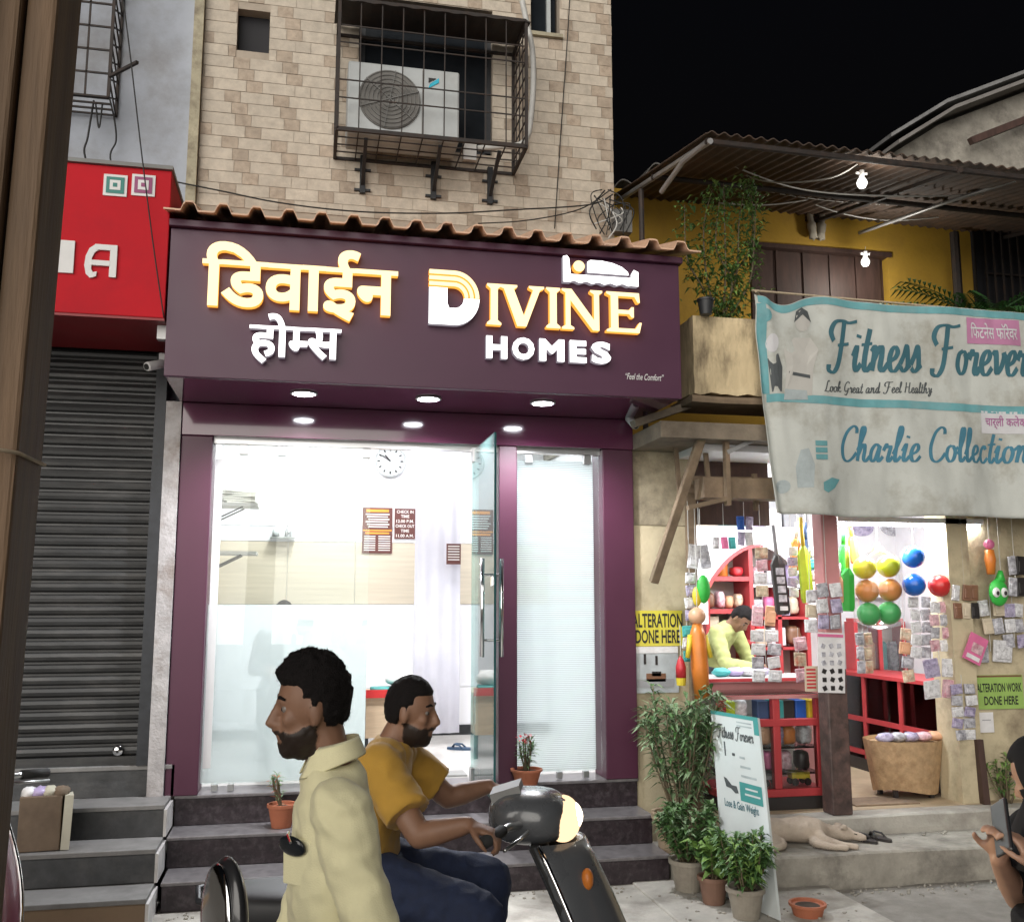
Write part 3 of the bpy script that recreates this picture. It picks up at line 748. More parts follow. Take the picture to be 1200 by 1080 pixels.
# window behind the cage
wf = MB()
wx0, wz0, wx1, wz1 = win
for a in ((wx0, wx0 + .05, wz0, wz1), (wx1 - .05, wx1, wz0, wz1), (wx0, wx1, wz1 - .05, wz1), (wx0, wx1, wz0, wz0 + .04)):
    wf.bb(a[0], a[1], YW + .05, YW + .1, a[2], a[3])
wo = wf.build('window', 'dark_steel', bld)
MB().bb(wx0 + .05, wx1 - .05, YW + .06, YW + .08, wz0 + .04, wz1 - .05).build('pane', 'dark_glass', wo)
MB().bb(vent[0], vent[2], YW + .09, YW + .11, vent[1], vent[3]).build('vent', 'dark_room', bld)
w2 = MB().bb(win2[0] + .02, win2[2] - .02, YW + .06, YW + .08, win2[1] + .03, win2[3]).build('window', 'dark_glass', bld)
MB().bb(win2[0] + .14, win2[0] + .17, YW + .03, YW + .059, win2[1] + .03, win2[3]).build('mullion', 'ac_white', w2)
MB().bb(win2[0] - .02, win2[2] + .02, YW - .04, YW + .1, win2[1] - .03, win2[1]).build('sill', 'cream_edge', w2)

# ---- iron window cage
cg = thing('window_cage', 'black iron grille cage bolted round the upper window', 'window cage', (.8, 6.75, 4.85))
ax, az = XZ(394, 172, 6.52); bx, _ = XZ(617, 200, 6.52); az = 5.0; tz = 5.98; y0, y1 = 6.52, 6.985
def bar_(a, b, r=.007, name='bar', mt='rusty_iron'): return MB().bar(a, b, 2 * r, 2 * r).build(name, mt, cg)
for xx in (ax, bx):
    for yy in (y0, y1): bar_((xx, yy, az), (xx, yy, tz), .011, 'corner_post')
for zz in (az, tz):
    bar_((ax, y0, zz), (bx, y0, zz), .011, 'rail'); bar_((ax, y1, zz), (bx, y1, zz), .011, 'rail')
    for xx in (ax, bx): bar_((xx, y0, zz), (xx, y1, zz), .011, 'rail')
for i in range(1, 9): xx = ax + (bx - ax) * i / 9; bar_((xx, y0, az), (xx, y0, tz), .004); bar_((xx, y0, az), (xx, y1, az), .004)
for i, zz in enumerate(at(394, py, 6.52).z for py in (28, 48, 92, 113, 148)):
    bar_((ax, y0 + .002, zz), (bx, y0 + .002, zz), .004)
for i in range(1, 4): yy = y0 + (y1 - y0) * i / 4; bar_((ax, yy, az), (bx, yy, az), .004); [bar_((xx, yy, az), (xx, yy, tz), .004) for xx in (ax, bx)]
for k in range(8): zz = az + .10 + k * .115; [bar_((xx, y0, zz), (xx, y1, zz), .004) for xx in (ax, bx)]
MB().sheet(lambda u, v: (ax - .03 + (bx - ax + .06) * u, y0 - .02 + .47 * v, tz - .02 + .10 * v + .004 * math.sin(u * 60)), 60, 2, (0, 0, .008)).build('top_sheet', 'rusty_iron', cg)
for px in (425, 508, 574):
    q = at(px, 200, 6.98)
    o = MB().bb(q.x - .02, q.x + .02, 6.955, 6.989, 4.74, 5.03).build('bracket', 'dark_steel', cg)
    MB().bar((q.x, 6.97, 4.80), (q.x, 6.60, 4.985), .025, .025).build('strut', 'dark_steel', o)
    for zz in (4.765, 4.92): MB().bb(q.x - .06, q.x + .06, 6.965, 6.985, zz - .008, zz + .008).build('bolt_bar', 'dark_steel', o)
# ---- air conditioner
xa, za = XZ(406, 163, 6.6); xb, _ = XZ(538, 170, 6.6); _, zt_ = XZ(406, 70, 6.6)
za = az + .022
ac = thing('air_conditioner', 'white outdoor air conditioner unit with round fan grille inside the cage', 'air conditioner', ((xa + xb) / 2, 6.72, za))
MB().bb(xa, xb, 6.60, 6.88, za, zt_).build('casing', 'ac_white', ac, bevel=.015)
cx_, cz_ = xa + (xb - xa) * .37, (za + zt_) / 2; fr_ = (zt_ - za) * .405
MB().lathe([(0, 0), (fr_, 0), (fr_, .012), (0, .012)], 40, (cx_, 6.598, cz_), (R(90), 0, 0)).build('fan_opening', 'fan_dark', ac)
for k in range(1, 8):
    rr_ = fr_ * k / 7.3; MB().tube([(cx_ + rr_ * math.cos(2 * math.pi * i / 32), 6.580, cz_ + rr_ * math.sin(2 * math.pi * i / 32)) for i in range(33)], .0025, 5).build('grille_ring', 'ac_grey', ac)
for k in range(6):
    a = R(60 * k + 20); MB().bar((cx_, 6.577, cz_), (cx_ + fr_ * math.cos(a), 6.577, cz_ + fr_ * math.sin(a)), .005, .005).build('grille_spoke', 'ac_grey', ac)
MB().bb(xa + (xb - xa) * .66, xa + (xb - xa) * .667, 6.597, 6.5995, za + .02, zt_ - .02).build('panel_seam', 'ac_grey', ac)
mat('logo_cyan', (.02, .45, .62), .4, var=.03)
lx, lz = XZ(502, 104, 6.6)
MB().prism([(lx, lz), (lx + .075, lz + .05), (lx + .075, lz + .085), (lx + .01, lz + .035)], 6.594, 6.598).build('emblem', 'logo_cyan', ac)
MB().prism([(lx, lz + .08), (lx + .055, lz + .08), (lx, lz + .045)], 6.593, 6.598).build('emblem', 'print_black', ac)
# notice papers behind, refrigerant hose
q = at(551, 142, 6.9); MB().bb(q.x - .045, q.x + .055, 6.93, 6.97, az + .06, az + .20).build('white_box', 'print_white', label='small white box standing beside the air conditioner in the cage', cat='box')
hp = [at(px, py, 6.74) for px, py in ((612, 2), (618, 30), (624, 60), (625, 100), (622, 140), (618, 160), (608, 170), (585, 172), (560, 174))]
MB().tube(catmull([tuple(p) for p in hp], 6), .022, 10).build('drain_hose', 'pipe_white', label='pale insulated hose curving down beside the window cage', cat='hose', smooth=True)

# ================================================================== neighbour on the left
nb = thing('red_shop_building', 'pale plastered building with red sign box and closed roller shutter', 'building', (-1.5, 6.9, 0))
MB().bb(-4.2, -.834, 6.985, 7.2, 3.1, 7.4).build('upper_wall', 'white_plaster', nb)
MB().bb(-.90, -.832, 6.93, 6.984, 4.0, 7.4).build('corner_pier', 'cream_edge', nb)
MB().bb(-4.2, -.99, 6.78, 7.0, 0, 3.42).build('back_panel', 'dark_room', nb)
MB().bb(-.918, -.82, 6.66, 6.95, FL, 3.06).build('pier', 'peeling', nb)
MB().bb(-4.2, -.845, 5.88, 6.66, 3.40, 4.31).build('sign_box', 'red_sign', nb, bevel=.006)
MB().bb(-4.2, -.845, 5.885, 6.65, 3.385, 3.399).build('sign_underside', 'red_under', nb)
MB().bb(-4.2, -.838, 5.86, 6.98, 4.311, 4.335).build('sign_cap', 'ac_grey', nb)
# A and the stroke of the letter before it
xa, za = XZ(98, 323, 5.87); xb, zt_ = XZ(138, 288, 5.87)
A_ = [(.32, 1), (.13, .86), (.03, .62), (.0, .32), (.06, .06), (.20, -.06), (.38, .0), (.40, .15), (.28, .12), (.22, .22), (.22, .56), (.30, .74), (.42, .83)]
mb = MB()
for k_, pl_ in enumerate((A_, [(.78, 0), (1, 0), (1, 1), (.78, 1)], [(.30, .83), (.79, .83), (.79, 1), (.30, 1)], [(.20, .34), (.79, .34), (.79, .50), (.20, .50)])):
    mb.prism([(xa + x * (xb - xa), za + z * (zt_ - za)) for x, z in pl_], 5.866 - .001 * k_, 5.879)
mb.build('letter', 'white_paint', nb)
i0, i1 = XZ(62, 320, 5.87)[0], XZ(88, 284, 5.87)[0]
MB().bb(i0, i1, 5.866, 5.879, za + .01, zt_ + .01).build('letter', 'white_paint', nb)
MB().bb(i0 - .30, i0 - .06, 5.866, 5.879, za + .01, zt_ + .01).build('letter', 'white_paint', nb)
mat('logo_green', (.02, .20, .17), .5, var=.05); mat('logo_mag', (.28, .05, .16), .5, var=.05)
for px, mt in ((135, 'logo_green'), (168, 'logo_mag')):
    q = at(px, 217, 5.87); c0 = q.x; c1 = q.z
    o = MB().bb(c0 - .066, c0 + .066, 5.872, 5.879, c1 - .066, c1 + .066).build('emblem', 'white_paint', nb)
    for s_, m_, dd in ((.05, mt, .004), (.030, 'white_paint', .006), (.012, mt, .008)): MB().bb(c0 - s_, c0 + s_, 5.872 - dd, 5.8715 - dd + .003, c1 - s_, c1 + s_).build('emblem_square', m_, o)
# shutter slats
sl = MB()
prof = [(0, 0), (-.016, .012), (-.020, .032), (-.012, .052), (0, .060), (0, .072), (.006, .072), (.006, 0)]
vs = []; n = len(prof); xl, xr = -3.2, -.99
seed = MB().add([(x, y, zz) for x in (xl - xr, 0) for y, zz in prof], [tuple(range(n))[::-1], tuple(range(n, 2 * n))] + [(i, (i + 1) % n, n + (i + 1) % n, n + i) for i in range(n)]).build('slat', 'shutter', nb, local=True)
seed.location = ROOT[nb.name].inverted() @ V((xr, 6.74, .80))
z = .80 + .0725
while z < 3.36: share('slat', seed.data, (xr, 6.74 + random.uniform(-.003, .003), z), nb, rot=(random.uniform(-.05, .05), random.uniform(-.0012, .0012), 0)); z += .0725
MB().bb(xl, xr, 6.71, 6.75, .745, .799).build('bottom_bar', 'shutter', nb)
MB().bb(-.988, -.920, 6.66, 6.77, .745, 3.38).build('shutter_guide', 'dark_steel', nb)
q = at(138, 879, 6.70); o = MB().lathe([(.0, 0), (.035, 0), (.03, .012), (.0, .016)], 20, (q.x, 6.708, q.z), (R(90), 0, 0)).build('shutter_lock', 'chrome', nb, smooth=True)
MB().bb(q.x - .006, q.x + .006, 6.688, 6.692, q.z - .015, q.z + .004).build('keyhole', 'print_black', o)
# slate steps
ls = thing('slate_steps', 'four dark slate steps in front of the closed roller shutter', 'steps', (-1.5, 6.3, 0))
for k, (z0, z1, yf, ye, mt) in enumerate(((.002, .185, 5.82, 6.15, 'tan_riser'), (.186, .37, 6.12, 6.45, 'slate'), (.371, .555, 6.41, 6.74, 'slate'), (.556, .744, 6.69, 6.99, 'slate'))):
    MB().bb(-4.2, -.778, yf, ye, z0, z1 - .028).build('riser', mt, ls, bevel=.003)
    MB().bb(-4.2, -.774, yf - .014, ye - .03 if k < 3 else 6.99, z1 - .027, z1).build('tread', 'slate_top', ls, bevel=.004)
    MB().bb(-.777, -.760, yf - .01, ye, z0, z1 - .003 if k == 3 else z1 - .0285).build('end_strip', 'white_edge', ls)

# ---- window grille on the pale wall and loose cables
gr = thing('window_grille', 'black iron box grille on the pale wall, half hidden by the post', 'grille', (-1.45, 6.85, 5.2))
gx1 = at(131, 60, 6.72).x; gx0 = gx1 - .9; gz0 = at(120, 115, 6.72).z
for zz in [gz0 + .17 * i for i in range(10)]: MB().bar((gx0, 6.70, zz), (gx1, 6.70, zz), .012, .012).build('bar', 'rusty_iron', gr)
for xx in [gx0 + (gx1 - gx0) * i / 6 for i in range(7)]: MB().bar((xx, 6.70, gz0), (xx, 6.70, gz0 + 1.6), .012, .012).build('bar', 'rusty_iron', gr)
for k in range(12):
    za = gz0 + .13 * k
    MB().bar((gx1, 6.70, za), (gx1, 6.98, za + .13), .010, .010).build('lattice', 'rusty_iron', gr); MB().bar((gx1, 6.98, za), (gx1, 6.70, za + .13), .010, .010).build('lattice', 'rusty_iron', gr)
for k in range(4): MB().bar((gx0, 6.72 + .08 * k, gz0), (gx1, 6.72 + .08 * k, gz0), .012, .012).build('bar', 'rusty_iron', gr)
for xx in (gx0, gx1):
    for yy in (6.70, 6.98): MB().bar((xx, yy, gz0), (xx, yy, gz0 + 1.6), .02, .02).build('corner_post', 'rusty_iron', gr)
MB().bar(at(128, 90, 6.7), at(161, 73, 6.45), .02, .02).build('arm', 'rusty_iron', gr)
def cable(pts, r, label, mt='black_cable', name='cable', n=8): 
    return MB().tube(catmull([tuple(p) for p in pts], n), r, 6).build(name, mt, label=label, cat='cable', smooth=True)
cable([at(px, py, 6.9) for px, py in ((127, 110), (134, 140), (136, 165), (130, 190))] + [V((-1.2, 6.8, 4.34))], .006, 'thin black cable dangling below the window grille')
cable([at(px, py, 6.85) for px, py in ((110, 118), (103, 160), (100, 185))] + [V((-1.36, 6.7, 4.34))], .007, 'black cable hanging behind the wooden post above the red sign')
cable([at(112, 120, 6.8), at(116, 150, 6.8), at(120, 122, 6.8)], .006, 'short loop of black cable under the window grille')
cable([at(px, py, 5.80) for px, py in ((143, -10), (152, 60), (166, 180), (180, 290), (192, 372))], .004, 'thin wire running down across the red sign')
cable([at(px, py, 6.90) for px, py in ((205, 213), (260, 224), (330, 238), (420, 248), (520, 250), (600, 246), (690, 240), (718, 228))], .006, 'slack black cable along the brick wall above the sign')
cable([at(px, py, 6.93) for px, py in ((560, 262), (620, 258), (680, 245), (716, 222))], .005, 'lower black cable sagging towards the wire tangle')
cable([at(px, py, 6.96) for px, py in ((668, -5), (664, 60), (657, 160), (650, 268))], .004, 'thin wire hanging straight down the brick wall')

# wire tangle and meter box at the corner
mt_ = thing('wire_tangle', 'tangle of loose wires round a meter box at the building corner', 'wires', (2.3, 6.95, 4.6))
q = at(722, 258, 6.95)
MB().bb(q.x - .03, q.x + .12, 6.92, 7.02, q.z - .10, q.z + .08).build('meter_box', 'ac_grey', mt_)
for k in range(16):
    p0 = at(random.uniform(696, 728), random.uniform(222, 245), 6.9); p1 = at(random.uniform(690, 735), random.uniform(262, 280), 6.88)
    pm = (p0 + p1) / 2 + V((random.uniform(-.12, .12), -.03, random.uniform(-.08, .12)))
    MB().tube(catmull([tuple(p0), tuple(pm), tuple(p1)], 6), random.uniform(.003, .006), 5).build('wire', 'black_cable' if k % 4 else 'pipe_white', mt_, smooth=True)

# ---- cameras
def cctv(px, py, y, label, aim):
    q = at(px, py, y); o = thing('security_camera', label, 'security camera', (q.x, y, q.z))
    MB().box((q.x, q.y + .04, q.z + .05), (.05, .05, .05)).build('mount', 'white_paint', o, bevel=.006)
    a = V(q); b = a + V(aim) * .13
    MB().tube([a - V(aim) * .02, a, b - V(aim) * .01, b], [.02, .028, .03, .027], 14).build('body', 'white_paint', o, smooth=True)
    MB().tube([b, b + V(aim) * .004], .02, 12).build('lens', 'print_black', o)
    MB().tube([a, V((q.x, q.y + .04, q.z + .04))], .01, 8).build('bracket', 'white_paint', o)
cctv(737, 490, 6.62, 'white bullet camera under the end of the purple soffit', V((.1, -.7, -.5)).normalized())
cctv(190, 426, 6.45, 'white bullet camera under the red sign box beside the shutter', V((-.5, -.6, -.3)).normalized())
q = at(190, 405, 6.0); MB().bb(q.x - .03, q.x + .03, 5.98, 6.04, 3.30, 3.383).build('junction_box', 'white_paint', label='white junction box fixed to the underside of the red sign', cat='box')

# ---- foreground post
y0 = 1.25
px1 = at(97, 0, y0).x; 
pst = thing('wooden_post', 'tall brown boarded post in the near foreground with twine tied round it', 'post', (-.62, y0, 0))
pt_, pb_ = at(97, 0, 1.405), at(6, 1050, 1.405); lean_ = (pt_.x - pb_.x) / (pt_.z - pb_.z); xb_ = pb_.x - lean_ * pb_.z
def leaning(mb):
    for v in mb.v: v.x += lean_ * v.z
    return mb
for (d0, d1, yy) in ((-.30, -.040, 1.27), (-.038, .0, 1.285)):
    leaning(MB().bb(xb_ + d0, xb_ + d1, yy, yy + .12, 0, 3.6)).build('board', 'plywood', pst, bevel=.006)
leaning(MB().bb(xb_ - .33, xb_ - .075, 1.245, 1.268, 0, 3.6)).build('batten', 'plywood', pst, bevel=.004)
za = at(30, 520, 1.24).z
leaning(MB().tube([(xb_ - .34, 1.24, za + .004), (xb_ - .16, 1.238, za + .006), (xb_ - .07, 1.242, za + .001), (xb_ - .03, 1.262, za - .002), (xb_ + .004, 1.278, za - .006), (xb_ + .004, 1.40, za - .004)], .0025, 6)).build('twine', 'twine', pst, smooth=True)
# ================================================================== neighbour on the right
mat('yellow_wall', (.50, .30, .035), .8, var=.12, scale=3, dirt=(.22, .13, .03), dscale=1.5, damt=.6, bump=.25, bscale=35)
mat('cream_wall', (.50, .43, .29), .85, var=.14, scale=3, dirt=(.17, .13, .085), dscale=1.9, damt=.85, bump=.35, bscale=28)
mat('stained_cream', (.42, .36, .25), .85, var=.2, scale=3, dirt=(.10, .08, .055), dscale=2.2, damt=.95, bump=.35, bscale=28)
mat('grimy_wall', (.22, .18, .135), .9, var=.3, scale=4, dirt=(.07, .055, .04), dscale=2.5, damt=.8, bump=.4, bscale=28)
mat('stained_yellow', (.62, .50, .31), .85, var=.22, scale=4, dirt=(.11, .08, .05), dscale=3.0, damt=.9, bump=.4, bscale=25, stretch=(1.6, 1.6, .5))
mat('rust_sheet', (.075, .052, .04), .75, var=.35, scale=6, dirt=(.13, .07, .04), dscale=3, damt=.6)
mat('asbestos', (.20, .19, .18), .9, var=.2, scale=5, dirt=(.09, .08, .07), dscale=2.5, damt=.7, bump=.3)
mat('dark_wood', (.065, .035, .028), .6, var=.3, scale=7, dirt=(.03, .02, .018), dscale=4, stretch=(4, 4, .6))
mat('old_timber', (.20, .145, .095), .85, var=.3, scale=8, dirt=(.09, .06, .04), dscale=5, bump=.4, bscale=40)
mat('post_wood', (.07, .045, .04), .6, var=.5, scale=14, dirt=(.22, .12, .10), dscale=9, damt=.5, bump=.3)
mat('shop_red', (.42, .045, .05), .45, var=.1, scale=5, dirt=(.25, .02, .03), dscale=3, damt=.4)
mat('shop_pink', (.50, .22, .22), .6, var=.12, scale=5)
mat('shop_white', (.74, .74, .76), .5, var=.05)
mat('shelf_back', (.55, .50, .47), .7, var=.15)
mat('shop_floor', (.42, .33, .22), .55, var=.2, scale=4, dirt=(.25, .18, .12), dscale=3)
mat('mat_brown', (.22, .16, .11), .95, var=.25, scale=30)
mat('galv', (.34, .34, .34), .5, metal=.6, var=.2)
glow('tube_glow', (.95, .98, 1.0), 18.0)
rb = thing('yellow_house', 'two storey yellow painted house with rusty canopy over its upper floor', 'house', (4.5, 7.5, 0))
YY = 7.5
ww = (*XZ(880, 365, YY), *XZ(1040, 296, YY))
ww = (ww[0], 3.35, ww[2], ww[3])
wl = MB()
for (a, b, c_, d_) in ((2.45, ww[0], 2.95, 5.2), (ww[2], 7.6, 2.95, 5.2), (ww[0], ww[2], ww[3], 5.2), (ww[0], ww[2], 2.95, ww[1])): wl.bb(a, b, YY, YY + .2, c_, d_)
wl.build('upper_wall', 'yellow_wall', rb)
MB().bb(2.45, 2.62, YY + .201, 11, 2.95, 5.2).build('side_wall', 'yellow_wall', rb)
wo = MB().bb(ww[0], ww[2], YY + .09, YY + .12, ww[1], ww[3]).build('window', 'dark_wood', rb)
n_s = 5
for i in range(n_s):
    a = ww[0] + .03 + (ww[2] - ww[0] - .06) * i / n_s; b = ww[0] + .03 + (ww[2] - ww[0] - .06) * (i + 1) / n_s
    MB().bb(a + .012, b - .012, YY + .055, YY + .085, ww[1] + .05, ww[3] - .04).build('shutter_panel', 'dark_wood', wo, bevel=.006)
    if i: MB().bb(a - .012, a + .011, YY + .04, YY + .085, ww[1] + .02, ww[3] - .02).build('mullion', 'dark_wood', wo)
MB().bb(ww[0] - .03, ww[2] + .03, YY - .02, YY + .08, ww[3] - .045, ww[3] - .005).build('lintel', 'dark_wood', wo)
MB().bb(2.30, 7.6, 6.10, 7.7, 2.84, 2.95).build('balcony_slab', 'grimy_wall', rb)
# canopy: corrugated sheets on a pipe frame
def canopy(u, v):
    x = 2.44 + 5.6 * u; y = 5.55 + 2.05 * v
    return (x, y, 4.735 + .205 * v * 2.05 - .012 * (x - 2.44) + .011 * math.sin(x * 2 * math.pi / .085) + .008 * noise.noise(V((x * 1.3, y, 0))))
cp = MB().sheet(canopy, 560, 6, (0, 0, .006)).build('canopy_sheet', 'rust_sheet', rb, fix=True)
for y, dz in ((5.60, 0), (6.6, .20)):
    MB().tube([(2.46, y, 4.70 + dz), (8.0, y, 4.70 + dz - .066)], .022, 8).build('canopy_pipe', 'rusty_iron', rb)
for x in (2.48, 4.3, 6.1): MB().tube([(x, 5.57, 4.69 - .012 * (x - 2.44)), (x, 7.5, 5.08 - .012 * (x - 2.44))], .02, 8).build('canopy_pipe', 'galv' if x < 3 else 'rusty_iron', rb)
q0 = at(752, 262, 6.9); MB().tube([(q0.x, 6.9, 2.95), (q0.x, 6.9, 4.93)], .022, 8).build('canopy_post', 'rusty_iron', rb)
MB().tube([at(775, 225, 6.2), at(800, 190, 5.9), (2.49, 5.62, 4.72)], .018, 8).build('canopy_brace', 'galv', rb)
q0 = at(1120, 300, 7.35); MB().tube([(q0.x, 7.35, 2.95), (q0.x, 7.35, 5.0)], .04, 8).build('down_pipe', 'rusty_iron', rb)
MB().tube([at(1007, 273, 7.3), at(1100, 240, 6.5), at(1200, 208, 5.8)], .016, 6).build('cross_pipe', 'galv', rb, smooth=True)
# ground floor: side wall, shop room
PZ = .335
MB().bb(2.304, 2.775, 6.72, 6.95, 0, 2.30).build('front_wall', 'cream_wall', rb)
MB().bb(2.304, 2.775, 6.715, 6.95, 2.302, 2.838).build('front_wall', 'stained_cream', rb)
MB().bb(2.700, 2.765, 6.66, 6.712, .3, 2.60).build('door_jamb', 'old_timber', rb)
XE = at(1118, 800, 6.45).x; XE2 = at(1143, 800, 6.45).x
MB().bb(XE, XE2, 6.43, 6.68, PZ, 2.84).build('pier', 'cream_wall', rb)
MB().bb(XE2 + .002, 7.6, 6.50, 6.7, 0.0, 2.84).build('front_wall', 'cream_wall', rb)
XI0, XI1, YBK = 2.72, 5.45, 8.45
MB().bb(XI0, XI1, 6.40, YBK, PZ - .06, PZ).build('shop_floor', 'shop_floor', rb)
MB().bb(XI0, XI1 + .1, YBK, YBK + .1, PZ, 2.84).build('back_wall', 'shop_white', rb)
MB().bb(XI0 - .06, XI0, 6.955, YBK, PZ, 2.84).build('side_wall', 'shop_white', rb)
MB().bb(XI1, XI1 + .1, 6.705, YBK, PZ, 2.84).build('side_wall', 'shop_white', rb)
MB().bb(XI0 - .06, XI1 + .1, 6.3, YBK, 2.79, 2.838).build('ceiling', 'shop_white', rb)
# column between the two openings
XC = at(982, 955, 6.33).x
MB().bb(XC - .075, XC + .075, 6.26, 6.40, PZ, 1.30).build('column', 'post_wood', rb, bevel=.01)
MB().bb(XC - .062, XC + .062, 6.27, 6.395, 1.302, 2.79).build('column', 'shop_pink', rb, bevel=.004)
MB().bb(2.66, 5.5, 6.25, 6.42, 2.46, 2.60).build('lintel_beam', 'old_timber', rb)
# tube lights
for px0, px1, yy in ((985, 1150, 6.43), (830, 930, 6.75)):
    a, b = at(px0, 613, yy), at(px1, 615, yy); zz = a.z if px0 > 900 else 2.62
    o = MB().bb(a.x - .02, b.x + .02, yy, yy + .05, zz + .012, zz + .05).build('tube_light', 'white_paint', rb)
    MB().tube([(a.x, yy + .025, zz), (b.x, yy + .025, zz)], .012, 10).build('tube', 'tube_glow', o)
    tl = lamp('tube_lamp', 'AREA', ((a.x + b.x) / 2, yy + .08, zz + .008), 30, (.96, .98, 1), 1.2, rb, (0, .35, -1)); tl.data.shape = 'RECTANGLE'; tl.data.size_y = .06
    lamp('tube_lamp', 'POINT', ((a.x + b.x) / 2, yy + .5, zz - .05), 24, (.96, .98, 1), .2, rb)
# concrete steps to the shop
cs = thing('concrete_steps', 'worn grey concrete steps where the dog sleeps below the toy shop', 'steps', (4.2, 6.0, 0))
def rough_box(x0, x1, y0, y1, z0, z1, seed):
    def jit(p): n = noise.noise_vector(V((p[0] * 2.2 + seed, p[1] * 2.2, p[2] * 4))); return (p[0], p[1] + n.y * .018, p[2] + n.z * .010)
    mb = MB(); n = 36
    prof = [(y1, z0), (y1, z1), (y0 + .012, z1), (y0, z1 - .012), (y0 - .004, (z0 + z1) / 2), (y0 + .004, z0)]
    m = len(prof)
    for i in range(n + 1):
        x = x0 + (x1 - x0) * i / n
        for k, (yy, zz) in enumerate(prof): mb.v.append(V(jit((x, yy, zz)) if k > 1 else (x, yy, zz)))
    for i in range(n):
        for k in range(m): a = i * m + k; b = i * m + (k + 1) % m; mb.f.append((a, b, b + m, a + m)); mb.m.append(0)
    mb.f += [tuple(range(m)), tuple(range(n * m, n * m + m))[::-1]]; mb.m += [0, 0]
    return mb
rough_box(2.72, 8.5, 5.80, 6.40, 0, .212, 3).build('lower_step', 'old_concrete', cs)
rough_box(2.80, 8.5, 6.22, 6.52, .16, PZ - .002, 9).build('upper_step', 'concrete', cs)
MB().bb(2.31, 2.70, 6.02, 6.70, 0, .13).build('side_block', 'old_concrete', cs, bevel=.02)

# ---- stained planter on the balcony edge and its broken underside
pl = thing('balcony_planter', 'stained yellow concrete balcony planter with crumbling bottom edge', 'planter', (2.85, 6.2, 3.0))
xa, _ = XZ(813, 420, 6.1); xb, _ = XZ(897, 420, 6.1); _, za = XZ(850, 462, 6.1); _, zt_ = XZ(850, 372, 6.1)
rough = MB()
def wallp(u, v): 
    x = xa + (xb + .25 - xa) * u; zz = za - .02 * noise.noise(V((u * 9, 0, 0))) * (1 - v) + (zt_ - za) * v
    return (x, 6.1 + .012 * noise.noise(V((u * 5, v * 5, 2))), zz)
MB().sheet(wallp, 20, 12, (0, .09, 0)).build('front', 'stained_yellow', pl)
MB().bb(xa + .001, xa + .08, 6.195, 6.45, za + .01, zt_ - .004).build('side', 'stained_yellow', pl)
MB().bb(xa + .08, xb + .25, 6.42, 6.50, za + .01, zt_ - .006).build('back', 'stained_yellow', pl)
rough_box(xa - .02, xb + .3, 6.09, 6.5, za - .06, za - .012, 5).build('base_slab', 'old_timber', pl)
MB().bb(xa + .09, xb + .24, 6.20, 6.41, za, zt_ - .06).build('soil', 'mat_brown', pl)

# ---- timber frame hanging under the balcony
tf = thing('timber_frame', 'weathered timber frame of laths hanging under the balcony planter', 'timber frame', (2.8, 6.3, 2.3))
def lath(p0, p1, y, wd=.04, th=.03, y2=None, mt='old_timber', nm='lath'):
    return MB().bar(at(p0[0], p0[1], y), at(p1[0], p1[1], y2 or y), th, wd, up=V((0, -1, 0))).build(nm, mt, tf)
lath((850, 500), (853, 592), 6.2, .05); lath((826, 500), (905, 503), 6.2, .035); lath((852, 530), (905, 505), 6.18, .025, mt='galv')
lath((806, 595), (856, 583), 6.2, .045); lath((790, 503), (797, 585), 6.5, .02); lath((825, 512), (832, 585), 6.4, .025)
lath((800, 560), (905, 562), 6.55, .03); lath((805, 575), (905, 578), 6.6, .025); lath((884, 555), (886, 598), 6.4, .03); lath((770, 505), (830, 500), 6.6, .07, .06)
lath((742, 497), (828, 468), 6.35, .10, .05, mt='grimy_wall', nm='slab_edge')
MB().bb(at(775, 520, 6.9).x, 3.4, 6.78, 6.85, 2.32, 2.83).build('dark_boarding', 'dark_wood', tf)
MB().bar(at(766, 682, 6.62), at(826, 500, 6.15), .06, .055, up=V((0, -1, 0))).build('diagonal_prop', 'old_timber', label='slanting wooden prop against the cream wall under the planter', cat='prop', bevel=.006)

# ---- banner
mat('banner_cloth', (.50, .52, .49), .75, var=.10, scale=3, dirt=(.27, .25, .20), dscale=2.6, damt=.8, bump=.3, bscale=14)
mat('ban_teal', (.13, .34, .37), .75, var=.2, scale=5, dirt=(.3, .36, .36), dscale=4, damt=.35)
mat('ban_text', (.040, .13, .165), .75, var=.15, scale=6); mat('ban_text2', (.055, .19, .27), .75, var=.25, scale=5)
mat('ban_dark', (.07, .08, .085), .75, var=.2); mat('ban_pink', (.46, .20, .34), .75, var=.12); mat('ban_pale', (.58, .58, .60), .75, var=.08); mat('ban_skin', (.47, .46, .43), .75, var=.08); mat('ban_mag', (.38, .14, .30), .75, var=.1); mat('ban_grey', (.36, .41, .42), .75, var=.25)
YBN = 5.98
bx0t, bzt = XZ(886, 341, YBN); bx0b, bzb = XZ(909, 601, YBN)
BX1 = 5.75
pk = at(988, 350, YBN).x
def btop(x): return bzt - .012 * (x - bx0t) - .085 * math.exp(-((x - bx0t - .20) / .14) ** 2) * 1.0 - .02 * math.exp(-((x - 3.9) / .35) ** 2)
def bbot(x): return bzb + .012 * math.sin(x * 3.1) - .004 * (x - bx0b)
def bleft(z): t = (z - bzb) / (bzt - bzb); return bx0b + (bx0t - bx0b) * t - .02 * math.sin(t * math.pi)
